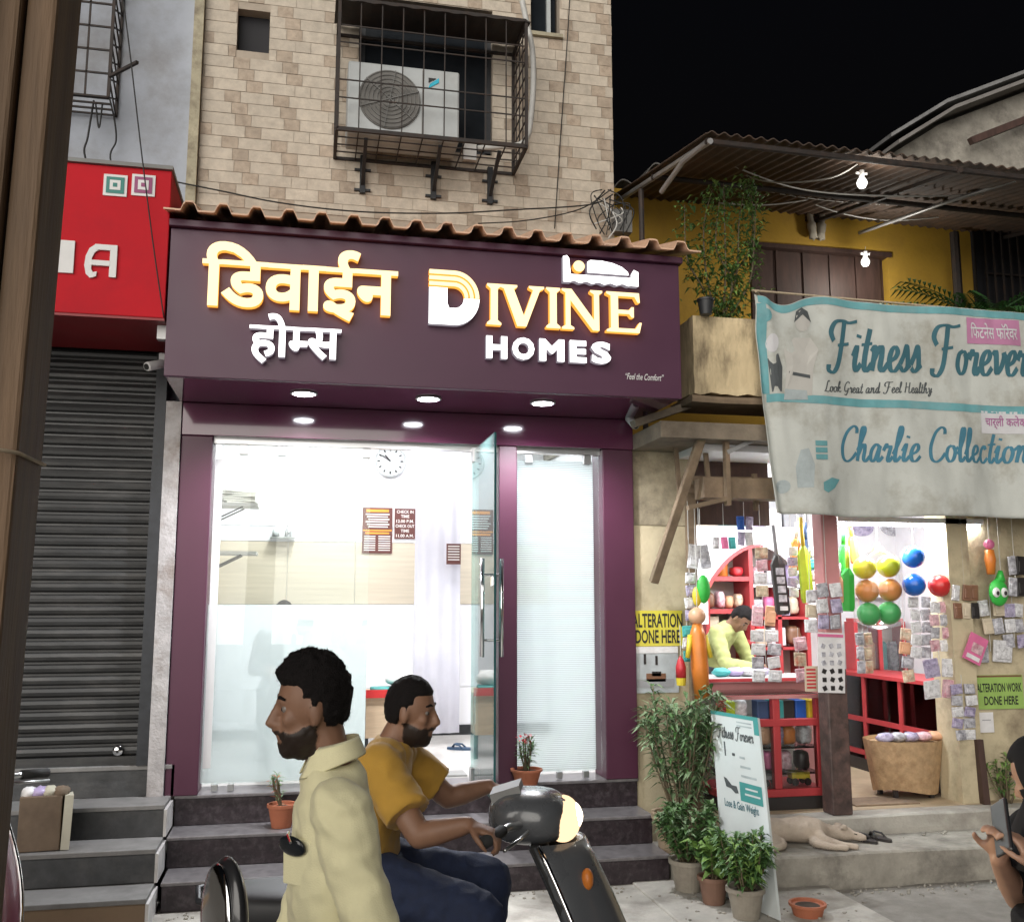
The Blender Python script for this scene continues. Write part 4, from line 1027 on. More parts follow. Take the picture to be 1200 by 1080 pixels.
def bdisp(x, z):
    t = (bzt - z) / (bzt - bzb); d = 0
    d += .030 * math.sin((x - pk) * 9 / (.6 + t)) * math.exp(-((x - pk) / (.16 + .40 * t)) ** 2) * (.5 + t)
    d += .020 * math.sin(x * 6.3 + 1.2 * z) * t + .010 * math.sin(x * 15 + z * 2) * t * t
    ed = (x - bleft(z)); d += .035 * math.exp(-(ed / .10) ** 2) * math.sin(ed * 40 + z * 2)
    d += .016 * math.sin((x - bx0t) * 22 - (bzt - z) * 16) * math.exp(-((x - bx0t) ** 2 + (bzt - z) ** 2) / .22)
    d += .012 * noise.noise(V((x * 5, z * 2.2, 5))) + .006 * noise.noise(V((x * 13, z * 4, 9))) + .010 * math.sin(x * 11 + 2 * noise.noise(V((x, z * 1.5, 3)))) * (.3 + t)
    return YBN + d
bn = thing('shop_banner', 'large faded grey and teal cloth banner strung across the toy shop', 'banner', ((bx0t + BX1) / 2, YBN, bzb))
def bsurf(u, v):
    z = bzb + (bzt - bzb) * v; x = bleft(z) + (BX1 - bleft(z)) * u
    z2 = bbot(x) + (btop(x) - bbot(x)) * v
    return (x, bdisp(x, z2), z2)
MB().sheet(bsurf, 150, 64, (0, .006, 0)).build('cloth', 'banner_cloth', bn, smooth=True)
def on_banner(x, z, o=.004): return (x, bdisp(x, z) - o, z)
def strip(fx0, fx1, fz0, fz1, mt, nu, nv, nm, o=.003):
    def f(u, v):
        x = fx0 + (fx1 - fx0) * u; z = fz0(x) + (fz1(x) - fz0(x)) * v
        return on_banner(x, z, o)
    MB().grid(f, nu, nv).build(nm, mt, bn, smooth=True, fix=False)
strip(bx0t + .02, BX1 - .01, lambda x: btop(x) - .055, lambda x: btop(x) - .004, 'ban_teal', 150, 3, 'border_band')
zm = at(1040, 473, YBN).z
def midz(x): return zm - .006 * (x - 3.9)
strip(bx0b - .02, BX1 - .01, lambda x: midz(x) - .028, lambda x: midz(x) + .028, 'ban_teal', 150, 3, 'border_band')
def lf(u, v): z = midz(3) + .03 + (bzt - .08 - midz(3) - .03) * v; x = bleft(z) + .006 + .055 * u; return on_banner(x, z, .0035)
MB().grid(lf, 4, 40).build('border_band', 'ban_teal', bn, smooth=True, fix=False)
def ban_script(body, p0, p1, htop, mt, thick, thin, nm):
    """p0 start of the baseline, p1 end of the baseline, htop the picture height of the capitals' top at the start"""
    a, b = at(*p0, YBN), at(*p1, YBN); t = at(p0[0], htop, YBN)
    vs, fs = script_geo(body, thick, thin)
    wv = max(v.x for v in vs); H = t.z - a.z; sl = (b.z - a.z) / (b.x - a.x)
    mb = MB(); out = []
    for v in vs:
        x = a.x + v.x / wv * (b.x - a.x); z = a.z + sl * (x - a.x) + v.y * H; out.append(on_banner(x, z, .0025 + v.z * .6))
    mb.add(out, fs); mb.build(nm, mt, bn, fix=False)
ban_script('Fitness Forever', (968, 432), (1206, 440), 374, 'ban_text', .15, .055, 'lettering')
ban_script('Charlie Collection', (984, 539), (1206, 542), 498, 'ban_text2', .13, .05, 'lettering')
ban_script('Look Great and Feel Healthy', (964, 459), (1092, 461), 446, 'ban_dark', .13, .06, 'lettering')
def ban_box(p0, p1, base, txt, mt):
    a, b = at(p0[0], p1[1], YBN), at(p1[0], p0[1], YBN)
    strip(a.x, b.x, lambda x: a.z, lambda x: b.z, base, 16, 4, 'printed_patch', .003)
    vs, fs = text_geo(txt, 1, .012); vs = fit_geo(vs, (b.x - a.x) * .86, (b.z - a.z) * .62)
    MB().add([on_banner(a.x + (b.x - a.x) * .07 + v.x, a.z + (b.z - a.z) * .2 + v.y, .007) for v in vs], fs).build('lettering', mt, bn, fix=False)
ban_box((1134, 376), (1193, 402), 'ban_pink', 'फिटनेस फॉरेवर'.replace('फि', 'िफ'), 'ban_pale')
ban_box((1152, 484), (1215, 507), 'ban_pale', 'चार्ली कलेक्शन', 'ban_mag')
def ban_shape(pts, mt, o=.004):
    vs = [at(px, py, YBN) for px, py in pts]; c = sum(vs, V()) / len(vs)
    allv = [on_banner(v.x, v.z, o) for v in vs] + [on_banner((v.x + c.x) / 2, (v.z + c.z) / 2, o) for v in vs] + [on_banner(c.x, c.z, o)]
    n = len(vs); fs = [(i, (i + 1) % n, n + (i + 1) % n, n + i) for i in range(n)] + [(n + i, n + (i + 1) % n, 2 * n) for i in range(n)]
    MB().add(allv, fs).build('printed_figure', mt, bn, fix=False)
el = lambda cx, cy, rx, ry, n=14: [(cx + rx * math.cos(2 * math.pi * i / n), cy + ry * math.sin(2 * math.pi * i / n)) for i in range(n)]
ban_shape(el(940, 376, 9, 13), 'ban_skin'); ban_shape([(930, 378), (931, 366), (938, 361), (946, 365), (950, 378), (946, 370), (939, 366), (933, 371)], 'ban_dark', .005)
ban_shape([(930, 396), (949, 396), (958, 410), (952, 432), (950, 464), (918, 464), (922, 430), (918, 410)], 'ban_skin')
ban_shape([(924, 435), (948, 440), (948, 444), (924, 439)], 'ban_dark', .006); ban_shape([(919, 456), (944, 458), (945, 469), (917, 469)], 'ban_grey', .006)
ban_shape(el(905, 402, 7, 11), 'ban_pale'); ban_shape([(900, 420), (912, 414), (917, 430), (915, 459), (905, 459)], 'ban_dark'); ban_shape(el(896, 370, 7, 8), 'ban_teal', .006)
ban_shape([(935, 528), (944, 526), (950, 545), (948, 572), (932, 572), (930, 548)], 'ban_grey')
for y_ in (517, 525, 533): ban_shape([(952, y_), (967, y_), (967, y_ + 6), (952, y_ + 6)], 'ban_teal')
ban_shape([(960, 566), (972, 560), (983, 562), (976, 572), (966, 578), (960, 575)], 'ban_teal'); ban_shape(el(918, 570, 7, 8), 'ban_grey', .0045)
# ropes of the banner
MB().tube([at(886, 341, YBN), at(893, 352, 6.15)], .010, 6).build('tie_rope', 'twine', bn)
MB().tube([(bx0t - .02, 6.0, bzt + .01), (BX1, 6.0, bzt - .04)], .008, 6).build('tie_rope', 'twine', bn)

# ---- palm behind the banner, grille window, back house, asbestos roof
mat('palm', (.035, .11, .03), .5, var=.3); mat('leaf', (.07, .15, .045), .5, var=.35, scale=25); mat('leaf_dusty', (.17, .25, .13), .55, var=.3, scale=20); mat('leaf_light', (.17, .29, .07), .5, var=.3, scale=20); mat('stem', (.13, .10, .06), .8, var=.3); mat('soil', (.05, .035, .025), .95, var=.3, scale=40)
mat('flower_red', (.55, .05, .07), .5, var=.2); mat('terracotta', (.40, .13, .065), .7, var=.15, dirt=(.2, .09, .06), dscale=6); mat('pot_beige', (.42, .32, .22), .6, var=.15, dirt=(.2, .14, .1), dscale=5); mat('pot_black', (.03, .032, .035), .5, var=.2); mat('pot_brown', (.20, .11, .075), .7, var=.2, dirt=(.1, .06, .05), dscale=5); mat('pot_grey', (.30, .27, .22), .8, var=.2, dirt=(.13, .1, .08), dscale=5)
def leaf(mb, base, d, ln, wd, droop=.25, up=V((0, 0, 1)), m=0):
    d = d.normalized(); s = d.cross(up)
    if s.length < 1e-3: s = V((1, 0, 0))
    s.normalize(); nn = s.cross(d)
    p1 = base + d * ln * .45 + nn * ln * .06; p2 = base + d * ln - V((0, 0, droop * ln))
    q = nn * wd * .18
    mb.add([base, p1 + s * wd / 2 + q, p2, p1 - s * wd / 2 + q, p1], [(0, 1, 4), (1, 2, 4), (2, 3, 4), (3, 0, 4)], m)
def rnd_dir(zmin=-.2, zmax=1.0):
    a = random.uniform(0, 2 * math.pi); z = random.uniform(zmin, zmax); r = math.sqrt(max(0, 1 - z * z)); return V((r * math.cos(a), r * math.sin(a), z))
pm = thing('palm_plant', 'dark green palm fronds showing above the banner near the grille window', 'palm', (5.4, 6.9, 2.95))
c0 = V((5.45, 6.9, 4.02)); MB().tube([(5.45, 6.9, 2.95), (5.45, 6.9, 4.02)], [.05, .04], 8).build('trunk', 'stem', pm, smooth=True)
for k in range(16):
    a = R(k * 22.5 + 5); el_ = random.uniform(.15, .75); L_ = random.uniform(.75, 1.05)
    pts = [c0 + V((math.cos(a) * math.cos(el_) * t * L_, math.sin(a) * math.cos(el_) * t * L_ * .7, math.sin(el_) * t * L_ - .45 * t * t * L_ * .6)) for t in [i / 8 for i in range(9)]]
    mb = MB().tube(pts, [.008 - .0007 * i for i in range(9)], 5)
    for i in range(1, 9):
        for sg in (-1, 1):
            for dd in (0, .5):
                t = (pts[i] - pts[i - 1]); b = pts[i - 1] + t * dd; sd = t.cross(V((0, 0, 1))).normalized() * sg
                leaf(mb, b, sd * .8 + t.normalized() * .7, .26 * (1 - .4 * i / 9), .03, .3)
    mb.build('frond', 'palm', pm, fix=False)
gr = thing('window_grille', 'tall rusty bar grille over the window beside the palm', 'grille', (5.9, 7.4, 3.5))
xa, za = XZ(1156, 352, 7.4); _, zt_ = XZ(1156, 268, 7.4); za = 3.4
MB().bb(xa - .05, xa + 1.3, 7.44, 7.49, za, zt_ + .05).build('backing', 'dark_room', gr)
for i in range(14): MB().bar((xa + i * .085, 7.38, za), (xa + i * .085 + .01, 7.38, zt_), .014, .014).build('bar', 'rusty_iron', gr)
for k in range(5): MB().bar((xa, 7.39, za + (zt_ - za) * k / 4), (xa + 1.2, 7.39, za + (zt_ - za) * k / 4), .016, .016).build('rail', 'rusty_iron', gr)
bh = thing('rear_house', 'grey plastered gable of a house rising behind the rusty canopy', 'house', (9.0, 11.0, 0))
Yb = 10.8
pa = [XZ(px, py, Yb) for px, py in ((1035, 182), (1100, 142), (1200, 104), (1330, 60))]
MB().prism([(pa[0][0] - .1, 3), *[(x, z - .05) for x, z in pa], (pa[-1][0], 3)], Yb, Yb + .25).build('gable_wall', 'old_concrete', bh)
for dz, dy, mt in ((.0, -.35, 'asbestos'), (.16, -.20, 'galv')):
    mb = MB()
    for (x0_, z0_), (x1_, z1_) in zip(pa, pa[1:]): mb.add([(x0_, Yb + dy, z0_ + dz), (x1_, Yb + dy, z1_ + dz), (x1_, Yb + 3, z1_ + dz + .1), (x0_, Yb + 3, z0_ + dz + .1), (x0_, Yb + dy, z0_ + dz + .05), (x1_, Yb + dy, z1_ + dz + .05), (x1_, Yb + 3, z1_ + dz + .15), (x0_, Yb + 3, z0_ + dz + .15)], [(0, 1, 2, 3), (7, 6, 5, 4), (0, 4, 5, 1), (1, 5, 6, 2), (2, 6, 7, 3), (3, 7, 4, 0)])
    mb.build('roof_sheet', mt, bh)
MB().bar((pa[1][0] + .3, Yb - .2, pa[1][1] - .35), (pa[3][0], Yb - .2, pa[3][1] - .42), .08, .09).build('rafter', 'dark_wood', bh)
MB().bb(pa[0][0] - .1, pa[-1][0], Yb + .26, Yb + 3, 0, 4.5).build('body', 'old_concrete', bh)
ar = thing('asbestos_roof', 'small grey corrugated asbestos roof between brick building and rusty canopy', 'roof', (2.6, 8.5, 4.9))
ax_, az_ = XZ(724, 228, 8.2); bx_, bz_ = XZ(792, 190, 8.2)
MB().sheet(lambda u, v: (ax_ - .05 + (bx_ - ax_ + .1) * u, 8.2 + 1.6 * v, az_ + .03 + (bz_ - az_ + .02) * u + .15 * v + .06 * math.sin(u * 4.1 * math.pi)), 60, 4, (0, 0, .012)).build('sheet', 'asbestos', ar)
MB().bb(ax_ + .02, ax_ + .65, 8.5, 9.7, 3.0, az_ - .1).build('wall', 'old_concrete', ar)

# ---- lamps and odd things on the yellow wall
glow('bulb_lit', (1.0, .98, .92), 2.2)
def bulb(px, py, y, label, lit, zc):
    q = at(px, py, y); o = thing('light_bulb', label, 'bulb', (q.x, y, q.z))
    MB().lathe([(0, -.055), (.022, -.05), (.034, -.028), (.036, -.012), (.026, .012), (.015, .026), (.014, .034), (0, .034)], 16, (q.x, y, q.z)).build('globe', 'bulb_lit', o, smooth=True)
    lamp('bulb_lamp', 'POINT', (q.x, y - .06, q.z - .09), lit, (1.0, .95, .86), .05, o)
    MB().lathe([(.018, .033), (.02, .05), (.018, .075), (0, .08)], 12, (q.x, y, q.z)).build('holder', 'white_paint', o)
    for sg in (-1, 1): MB().box((q.x + sg * .028, y, q.z + .055), (.03, .012, .014)).build('clip', 'white_paint', o)
    MB().tube([(q.x, y, q.z + .075), (q.x + .01, y, zc)], .003, 5).build('flex', 'pipe_white', o)
bulb(1010, 212, 5.85, 'white bulb hanging under the front edge of the rusty canopy', 4, 4.73)
bulb(1014, 305, 7.2, 'white bulb on a wire loop in front of the brown shutters', 9, at(1005, 288, 7.2).z)
q = at(957, 268, 7.44); o = thing('wall_ornament', 'small pale carved pair hung on the yellow wall above the shutters', 'ornament', (q.x, 7.44, q.z - .12))
for sg in (-1, 1): MB().ball((q.x + sg * .045, 7.44, q.z), (.04, .03, .13), 12, 10, rot=(0, sg * .12, 0), fn=lambda d: 1 + .25 * math.sin(d.z * 9)).build('figure', 'pot_grey', o, smooth=True)
MB().bb(q.x - .08, q.x + .08, 7.46, 7.49, q.z + .08, q.z + .12).build('hook_rail', 'dark_wood', o)
for lab, pts in (('pale wire sagging under the canopy to the hanging bulb', ((848, 188, 6.6), (880, 208, 6.4), (920, 214, 6.2), (975, 208, 5.9), (1008, 190, 5.85))),
                 ('pale wire stretched along the whole canopy underside', ((852, 192, 6.3), (940, 222, 6.3), (1060, 230, 6.3), (1200, 226, 6.3))),
                 ('lower pale wire running under the canopy from plant to grille', ((826, 204, 6.9), (920, 228, 6.9), (1040, 240, 6.9), (1150, 240, 6.9))),
                 ('deep sagging wire in front of the yellow wall', ((905, 215, 7.1), (970, 245, 7.1), (1040, 258, 7.1), (1120, 252, 7.1), (1165, 244, 7.1))),
                 ('short wire between canopy post and climbing plant', ((842, 238, 7.0), (900, 240, 7.0), (960, 232, 7.0)))):
    cable([at(*p) for p in pts], .006, lab, 'pipe_white')
# ================================================================== the toy shop's fittings and goods
for nm, c in dict(t_red=(.50, .03, .04), t_orange=(.62, .19, .03), t_yellow=(.66, .50, .04), t_lime=(.42, .58, .03), t_green=(.04, .42, .06), t_blue=(.02, .10, .42), t_navy=(.03, .06, .14), t_pink=(.65, .16, .32), t_lilac=(.42, .34, .55), t_teal=(.06, .38, .38), t_white=(.72, .71, .72), t_black=(.025, .022, .022), t_brown=(.20, .10, .06), t_grey=(.32, .32, .34), t_peach=(.64, .36, .22), t_cream=(.58, .50, .38)).items():
    mat(nm, c, .4, var=.12, scale=14)
mat('pack_grey', (.46, .46, .50), .22, var=.5, scale=32, dirt=(.10, .09, .12), dscale=26, damt=.8, coat=.3)
mat('pack_pink', (.62, .42, .46), .22, var=.4, scale=32, dirt=(.35, .06, .12), dscale=22, damt=.8, coat=.3)
mat('pack_lilac', (.42, .38, .52), .22, var=.4, scale=32, dirt=(.12, .08, .2), dscale=26, damt=.8, coat=.3)
mat('pack_mixed', (.55, .46, .34), .25, var=.5, scale=24, dirt=(.5, .10, .05), dscale=16, damt=.8, coat=.3)
mat('pack_white', (.68, .68, .70), .25, var=.15, scale=30, dirt=(.16, .15, .17), dscale=34, damt=.7, coat=.3)
glassy('cabinet_glass', tint=(.95, .97, .97), refl=.08)
glassy('bag_film', tint=(.97, .97, .97), refl=.10, rough=.08, fres=.25)
YH = 6.46
# ---- arched shelf unit against the back wall
su = thing('shelf_unit', 'white arched wall unit with red shelves behind the shopkeeper', 'shelf unit', (3.9, 8.2, PZ))
YU = 8.06
def ux(px): return at(px, 700, YU).x
def uz(py): return at(880, py, YU).z
x_l, x_m, x_r = ux(828), ux(881), ux(946)
zs_, zc_ = uz(690), uz(640)
arch = [(x_l + (x_r - x_l) * i / 20, zs_ + (zc_ - zs_) * math.sin(math.pi * i / 20) ** .8) for i in range(21)]
poly = [(x_l - .14, zs_ - .3), (x_l - .001, zs_ - .3)] + arch + [(x_r + .001, zs_ - .3), (x_r + .12, zs_ - .3), (x_r + .12, uz(618)), (x_l - .14, uz(618))]
MB().prism(poly, YU - .03, YU - .002).build('arch_panel', 'shop_white', su)
mb = MB(); 
for (ax, az), (bx, bz) in zip(arch[:12], arch[1:12]): mb.bar((ax, YU - .035, az), (bx, YU - .035, bz), .02, .03)
mb.build('arch_trim', 'shop_red', su)
MB().bb(x_l, x_r, YU + .33, YU + .36, PZ, uz(640)).build('back', 'shelf_back', su)
for px, z1 in ((829, 690), (881, 640), (913, 655), (946, 690)):
    MB().bb(ux(px) - .018, ux(px) + .018, YU, YU + .329, PZ, uz(z1)).build('upright', 'shop_red', su)
for py in (678, 716, 752, 790): 
    MB().bb(x_l + .02, ux(881) - .02, YU, YU + .329, uz(py) - .02, uz(py) + .02).build('shelf', 'shop_red', su)
    MB().bb(ux(881) + .02, x_r - .02, YU, YU + .329, uz(py + 8) - .012, uz(py + 8) + .012).build('shelf', 'shop_white' if py < 700 else 'shop_red', su)
# goods on the shelves: boxes, jars and bundles
CNT = {}
def goods(kind, label, x, y, z, s, mt, group):
    """one article: kind is a shape"""
    if kind == 'toy_box': return MB().box((x, y, z + s[2] / 2), s, (0, 0, random.uniform(-.2, .2))).build('toy_box', mt, label=label, cat='box', group=group, bevel=.006)
    if kind == 'toy_jar':
        o = thing('toy_jar', label, 'jar', (x, y, z), group=group); r, h = s[0] / 2, s[2]
        MB().lathe([(r * .9, 0), (r, .01), (r, h * .8), (r * .8, h * .86), (0, h * .86)], 16, (x, y, z)).build('body', mt, o, smooth=True)
        MB().lathe([(r * .85, 0), (r * .85, h * .14), (0, h * .14)], 16, (x, y, z + h * .86)).build('lid', 't_red', o); return o
    if kind == 'toy_bundle':
        return MB().ball((x, y, z + s[2] / 2), (s[0] / 2, s[1] / 2, s[2] / 2), 16, 10, fn=lambda d: (abs(d.x) ** 5 + abs(d.y) ** 5 + abs(d.z) ** 5) ** -.2 * (.88 + .16 * noise.noise(d * 4.2 + V((x * 9, y, z * 7))))).build('toy_bundle', mt, label=label, cat='bundle', group=group, smooth=True)
words = {'t_red': 'red', 't_orange': 'orange', 't_yellow': 'yellow', 't_lime': 'lime', 't_green': 'green', 't_blue': 'blue', 't_navy': 'navy', 't_pink': 'pink', 't_lilac': 'lilac', 't_teal': 'teal', 't_white': 'white', 't_black': 'black', 't_brown': 'brown', 't_grey': 'grey', 't_peach': 'peach', 't_cream': 'cream', 'pack_grey': 'silvery', 'pack_pink': 'pink flecked', 'pack_lilac': 'violet flecked', 'pack_mixed': 'speckled', 'pack_white': 'white flecked'}
shelfn = {678: 'arched top shelf', 716: 'second red shelf', 752: 'third red shelf', 790: 'lowest red shelf'}
def fill(px0, px1, py, n, kinds, mats, hs, where, y=None):
    x0_, x1_ = ux(px0), ux(px1); z = uz(py) + .021; step = (x1_ - x0_) / n
    for i in range(n):
        k = kinds[i % len(kinds)]; m_ = mats[i % len(mats)]; h = hs[i % len(hs)] * random.uniform(.85, 1.1)
        lab = f'{words[m_]} {k.replace("toy_", "")} of toys standing on the {where}, place {["one", "two", "three", "four", "five", "six", "seven"][i]} from the street post'
        goods(k, f'{words[m_]} {k.replace("toy_", "")} of toys on the {where}', x0_ + step * (i + .5), (y or YU + .13) + random.uniform(-.03, .03), z, (step * .86, .15, h), m_, 'goods on the arched shelf unit')
fill(833, 877, 678, 3, ['toy_bundle', 'toy_jar', 'toy_bundle'], ['t_peach', 't_orange', 't_red'], [.12, .18, .10], 'arched top shelf')
fill(833, 877, 716, 4, ['toy_bundle'], ['t_brown', 'pack_pink', 't_peach', 'pack_mixed'], [.14, .16, .13], 'second red shelf')
fill(833, 877, 752, 3, ['toy_box', 'toy_bundle'], ['t_cream', 'pack_mixed', 't_grey'], [.2, .16], 'third red shelf')
fill(884, 944, 686, 3, ['toy_bundle', 'toy_box'], ['pack_pink', 't_grey', 't_lilac'], [.18, .12], 'white upper shelf')
fill(884, 944, 724, 4, ['toy_box', 'toy_bundle'], ['pack_grey', 't_pink', 'pack_lilac', 't_cream'], [.16, .17], 'white middle shelf')
fill(884, 944, 760, 3, ['toy_jar', 'toy_box', 'toy_bundle'], ['t_cream', 't_white', 't_brown'], [.2, .15], 'red side shelf')
# posters / boxes above the arch
z_ = uz(617)
for i, (px0, px1, mt, lab) in enumerate(((814, 846, 't_cream', 'large cream carton on top of the arched unit'), (848, 880, 't_teal', 'pale teal box above the middle of the arch'), (884, 900, 't_lilac', 'lilac toy box above the arch'), (902, 921, 't_white', 'white toy box above the arch'), (924, 946, 't_grey', 'grey toy box at the street end above the arch'))):
    MB().bb(ux(px0), ux(px1), YU + .02, YU + .25, z_ + .002, z_ + .14 + .03 * (i % 2)).build('carton', mt, label=lab, cat='box', bevel=.008)
MB().bb(x_l - .14, x_r + .12, YU - .02, YU + .36, z_ - .02, z_).build('top_board', 'shop_white', su)
# right hand wall unit: white board with oval cut frames
wu = thing('picture_board', 'white display board with oval picture openings on the back wall', 'display board', (5.0, 8.35, 1.6))
xa, za = XZ(985, 700, 8.3); xb, zt_ = XZ(1112, 612, 8.3)
MB().bb(xa, xb, 8.33, 8.36, za, zt_ + .1).build('board', 'shop_white', wu)
for px, py, rx, rz, mt in ((1092, 622, .10, .10, 'pack_pink'), (1103, 653, .075, .09, 't_grey'), (1050, 618, .16, .08, 'pack_grey'), (1010, 618, .12, .08, 'pack_lilac')):
    q = at(px, py, 8.32); MB().prism([(q.x + rx * math.cos(t), q.z + rz * math.sin(t)) for t in [2 * math.pi * i / 24 for i in range(24)]], 8.315, 8.329).build('picture', mt, wu)
# side counter running back along the aisle
sc = thing('side_counter', 'red framed glass side counter running back along the aisle', 'counter', (4.95, 7.4, PZ))
x0_ = 4.72; zt_ = 1.15
MB().bb(x0_, x0_ + .45, 6.72, 8.3, PZ, PZ + .10).build('plinth', 't_black', sc)
MB().bb(x0_ - .02, x0_ + .46, 6.70, 8.32, zt_ - .03, zt_).build('top', 'shop_red', sc)
for y in (6.72, 7.25, 7.78, 8.27): MB().bb(x0_, x0_ + .04, y, y + .045, PZ + .101, zt_ - .031).build('post', 'shop_red', sc)
for z in (PZ + .13, .74): MB().bb(x0_ + .001, x0_ + .036, 6.77, 8.26, z, z + .04).build('rail', 'shop_red', sc)
MB().bb(x0_ + .40, x0_ + .44, 6.73, 8.28, PZ + .101, zt_ - .031).build('back', 'shelf_back', sc)
MB().bb(x0_ + .012, x0_ + .017, 6.77, 8.26, PZ + .175, zt_ - .035).build('pane', 'cabinet_glass', sc)
for i in range(9):
    m_ = ['pack_mixed', 't_brown', 'pack_grey', 't_blue', 't_cream', 'pack_pink', 't_peach', 'pack_lilac', 't_grey'][i]
    lv = 'upper' if i % 2 else 'lower'
    goods('toy_bundle', f'{words[m_]} bundle of goods on the {lv} level inside the side counter', x0_ + .2, 6.9 + i * .155, .785 if i % 2 else PZ + .105, (.16, .14, .24), m_, 'goods in the side counter')
MB().bb(x0_ + .05, x0_ + .39, 6.76, 8.26, .75, .77).build('inner_shelf', 'cabinet_glass', sc)
# tall glass cupboard beyond the counter
tc = thing('glass_cupboard', 'red framed upright glass cupboard behind the ball bag', 'cupboard', (4.7, 8.2, PZ))
xa, _ = XZ(1002, 760, 8.15); xb, _ = XZ(1058, 760, 8.15); za_, zb_ = at(1030, 792, 8.15).z, at(1030, 728, 8.15).z
MB().bb(xa, xb, 8.28, 8.32, PZ, zb_).build('back', 'shelf_back', tc)
for x in (xa, (xa + xb) / 2, xb): MB().bb(x - .018, x + .018, 8.12, 8.279, PZ, zb_).build('post', 'shop_red', tc)
MB().bb(xa, xb, 8.12, 8.279, zb_ + .001, zb_ + .03).build('top', 'shop_red', tc); MB().bb(xa + .02, xb - .02, 8.125, 8.279, za_ - .02, za_).build('shelf', 'shop_red', tc)
MB().bb(xa + .02, xb - .02, 8.13, 8.134, za_ + .005, zb_ - .005).build('pane', 'cabinet_glass', tc)
for i, m_ in enumerate(('t_cream', 't_peach', 't_teal', 'pack_grey')): goods('toy_bundle', f'{words[m_]} bundle standing inside the upright glass cupboard', xa + .06 + (xb - xa) * i / 4.2, 8.2, za_ + .002, (.10, .10, .32), m_, 'goods in the glass cupboard')

# ---- front display counter
fc = thing('display_counter', 'red framed glass display counter full of toys at the shop door', 'counter', (3.25, 6.7, PZ))
XA, XB, YC = 2.83, at(967, 870, 6.5).x, 6.5; ZT = 1.10
MB().bb(XA, XB, YC, 6.98, PZ, PZ + .085).build('plinth', 't_black', fc)
MB().bb(XA, XB, YC - .004, 6.98, PZ + .086, PZ + .14).build('bottom_rail', 'shop_red', fc, bevel=.006)
for x in (XA, XA + .40, XB - .06): MB().bb(x, x + .055, YC, YC + .055, PZ + .141, ZT - .01).build('post', 'shop_red', fc, bevel=.006)
MB().bb(XA, XB, YC - .002, YC + .05, .895, .945).build('mid_rail', 'shop_red', fc, bevel=.006)
MB().bb(XA - .015, XB + .015, YC - .015, 7.0, ZT - .009, ZT + .006).build('top_glass', 'cabinet_glass', fc)
MB().bb(XA - .018, XB + .018, YC - .022, YC - .016, ZT - .014, ZT + .010).build('top_trim', 'shop_pink', fc)
MB().bb(XA, XB, 6.95, 6.975, PZ + .141, ZT - .01).build('back', 'shelf_back', fc)
for z in (.56, .735, .925): MB().bb(XA + .01, XB - .01, YC + .056, 6.949, z, z + .012).build('shelf', 'cabinet_glass', fc)
MB().bb(XA + .05, XB - .06, YC + .012, YC + .016, PZ + .145, .89).build('pane', 'cabinet_glass', fc)
xs_ = at(885, 880, YC).x
def cx_(px): return at(px, 880, 6.6).x
rowsd = [(.938, [('toy_box', 't_navy', 895), ('toy_box', 't_teal', 912), ('toy_box', 't_black', 925), ('toy_box', 't_blue', 938), ('toy_box', 't_yellow', 952), ('toy_bundle', 'pack_white', 870), ('toy_box', 't_lime', 855)], 'top row'),
         (.748, [('toy_bundle', 't_peach', 898), ('toy_bundle', 'pack_lilac', 912), ('toy_bundle', 't_orange', 926), ('toy_bundle', 'pack_white', 945), ('toy_bundle', 'pack_grey', 865)], 'second row'),
         (.573, [('toy_bundle', 't_pink', 902), ('toy_bundle', 'pack_pink', 920), ('toy_bundle', 't_black', 941), ('toy_bundle', 'pack_mixed', 865)], 'third row')]
for z, its, wh in rowsd:
    for k, m_, px in its:
        goods(k, f'{words[m_]} {k.replace("toy_", "")} of toys in the {wh} of the door counter', cx_(px) + .004, 6.64, z, (.085 if k == 'toy_box' else .105, .12, .125 if k == 'toy_box' else .145), m_, 'toys in the display counter')
def toy_truck(x, z, body, cab, label):
    o = thing('toy_truck', label, 'toy truck', (x, 6.62, z))
    MB().box((x - .02, 6.62, z + .07), (.10, .07, .05), taper=1.15).build('body', body, o, bevel=.006)
    MB().box((x + .05, 6.62, z + .065), (.045, .065, .06), taper=.85).build('cab', cab, o, bevel=.006)
    for dx in (-.05, .045):
        for dy in (-.038, .038): MB().lathe([(.0, -.010), (.024, -.010), (.026, 0), (.024, .010), (0, .010)], 14, (x + dx, 6.62 + dy, z + .026), (R(90), 0, 0)).build('wheel', 't_black', o)
toy_truck(cx_(903), PZ + .142, 't_grey', 't_white', 'grey toy truck on the floor of the door counter')
toy_truck(cx_(937), PZ + .142, 't_yellow', 't_yellow', 'yellow toy truck on the floor of the door counter')
# second counter behind, with packs lying on it
bc = thing('inner_counter', 'white inner counter with a pink front beside the shopkeeper', 'counter', (3.4, 7.2, PZ))
MB().bb(2.90, 4.05, 7.12, 7.42, PZ, 1.15).build('body', 'shop_pink', bc); MB().bb(2.88, 4.08, 7.08, 7.45, 1.151, 1.185).build('top', 'shop_white', bc); MB().bb(2.885, 4.08, 7.072, 7.0795, 1.155, 1.18).build('edge', 'shop_red', bc)
for i, (px, m_) in enumerate(((842, 't_teal'), (858, 't_lilac'), (872, 'pack_white'), (888, 'pack_lilac'))):
    q = at(px, 790, 7.25); MB().ball((q.x, 7.2, 1.186 + .035), (.075, .07, .035), 14, 8, fn=lambda d: 1 + .25 * noise.noise(d * 4 + V((px, 0, 0)))).build('toy_bundle', m_, label=f'{words[m_]} packet lying on the inner counter by the shopkeeper', cat='packet', smooth=True)

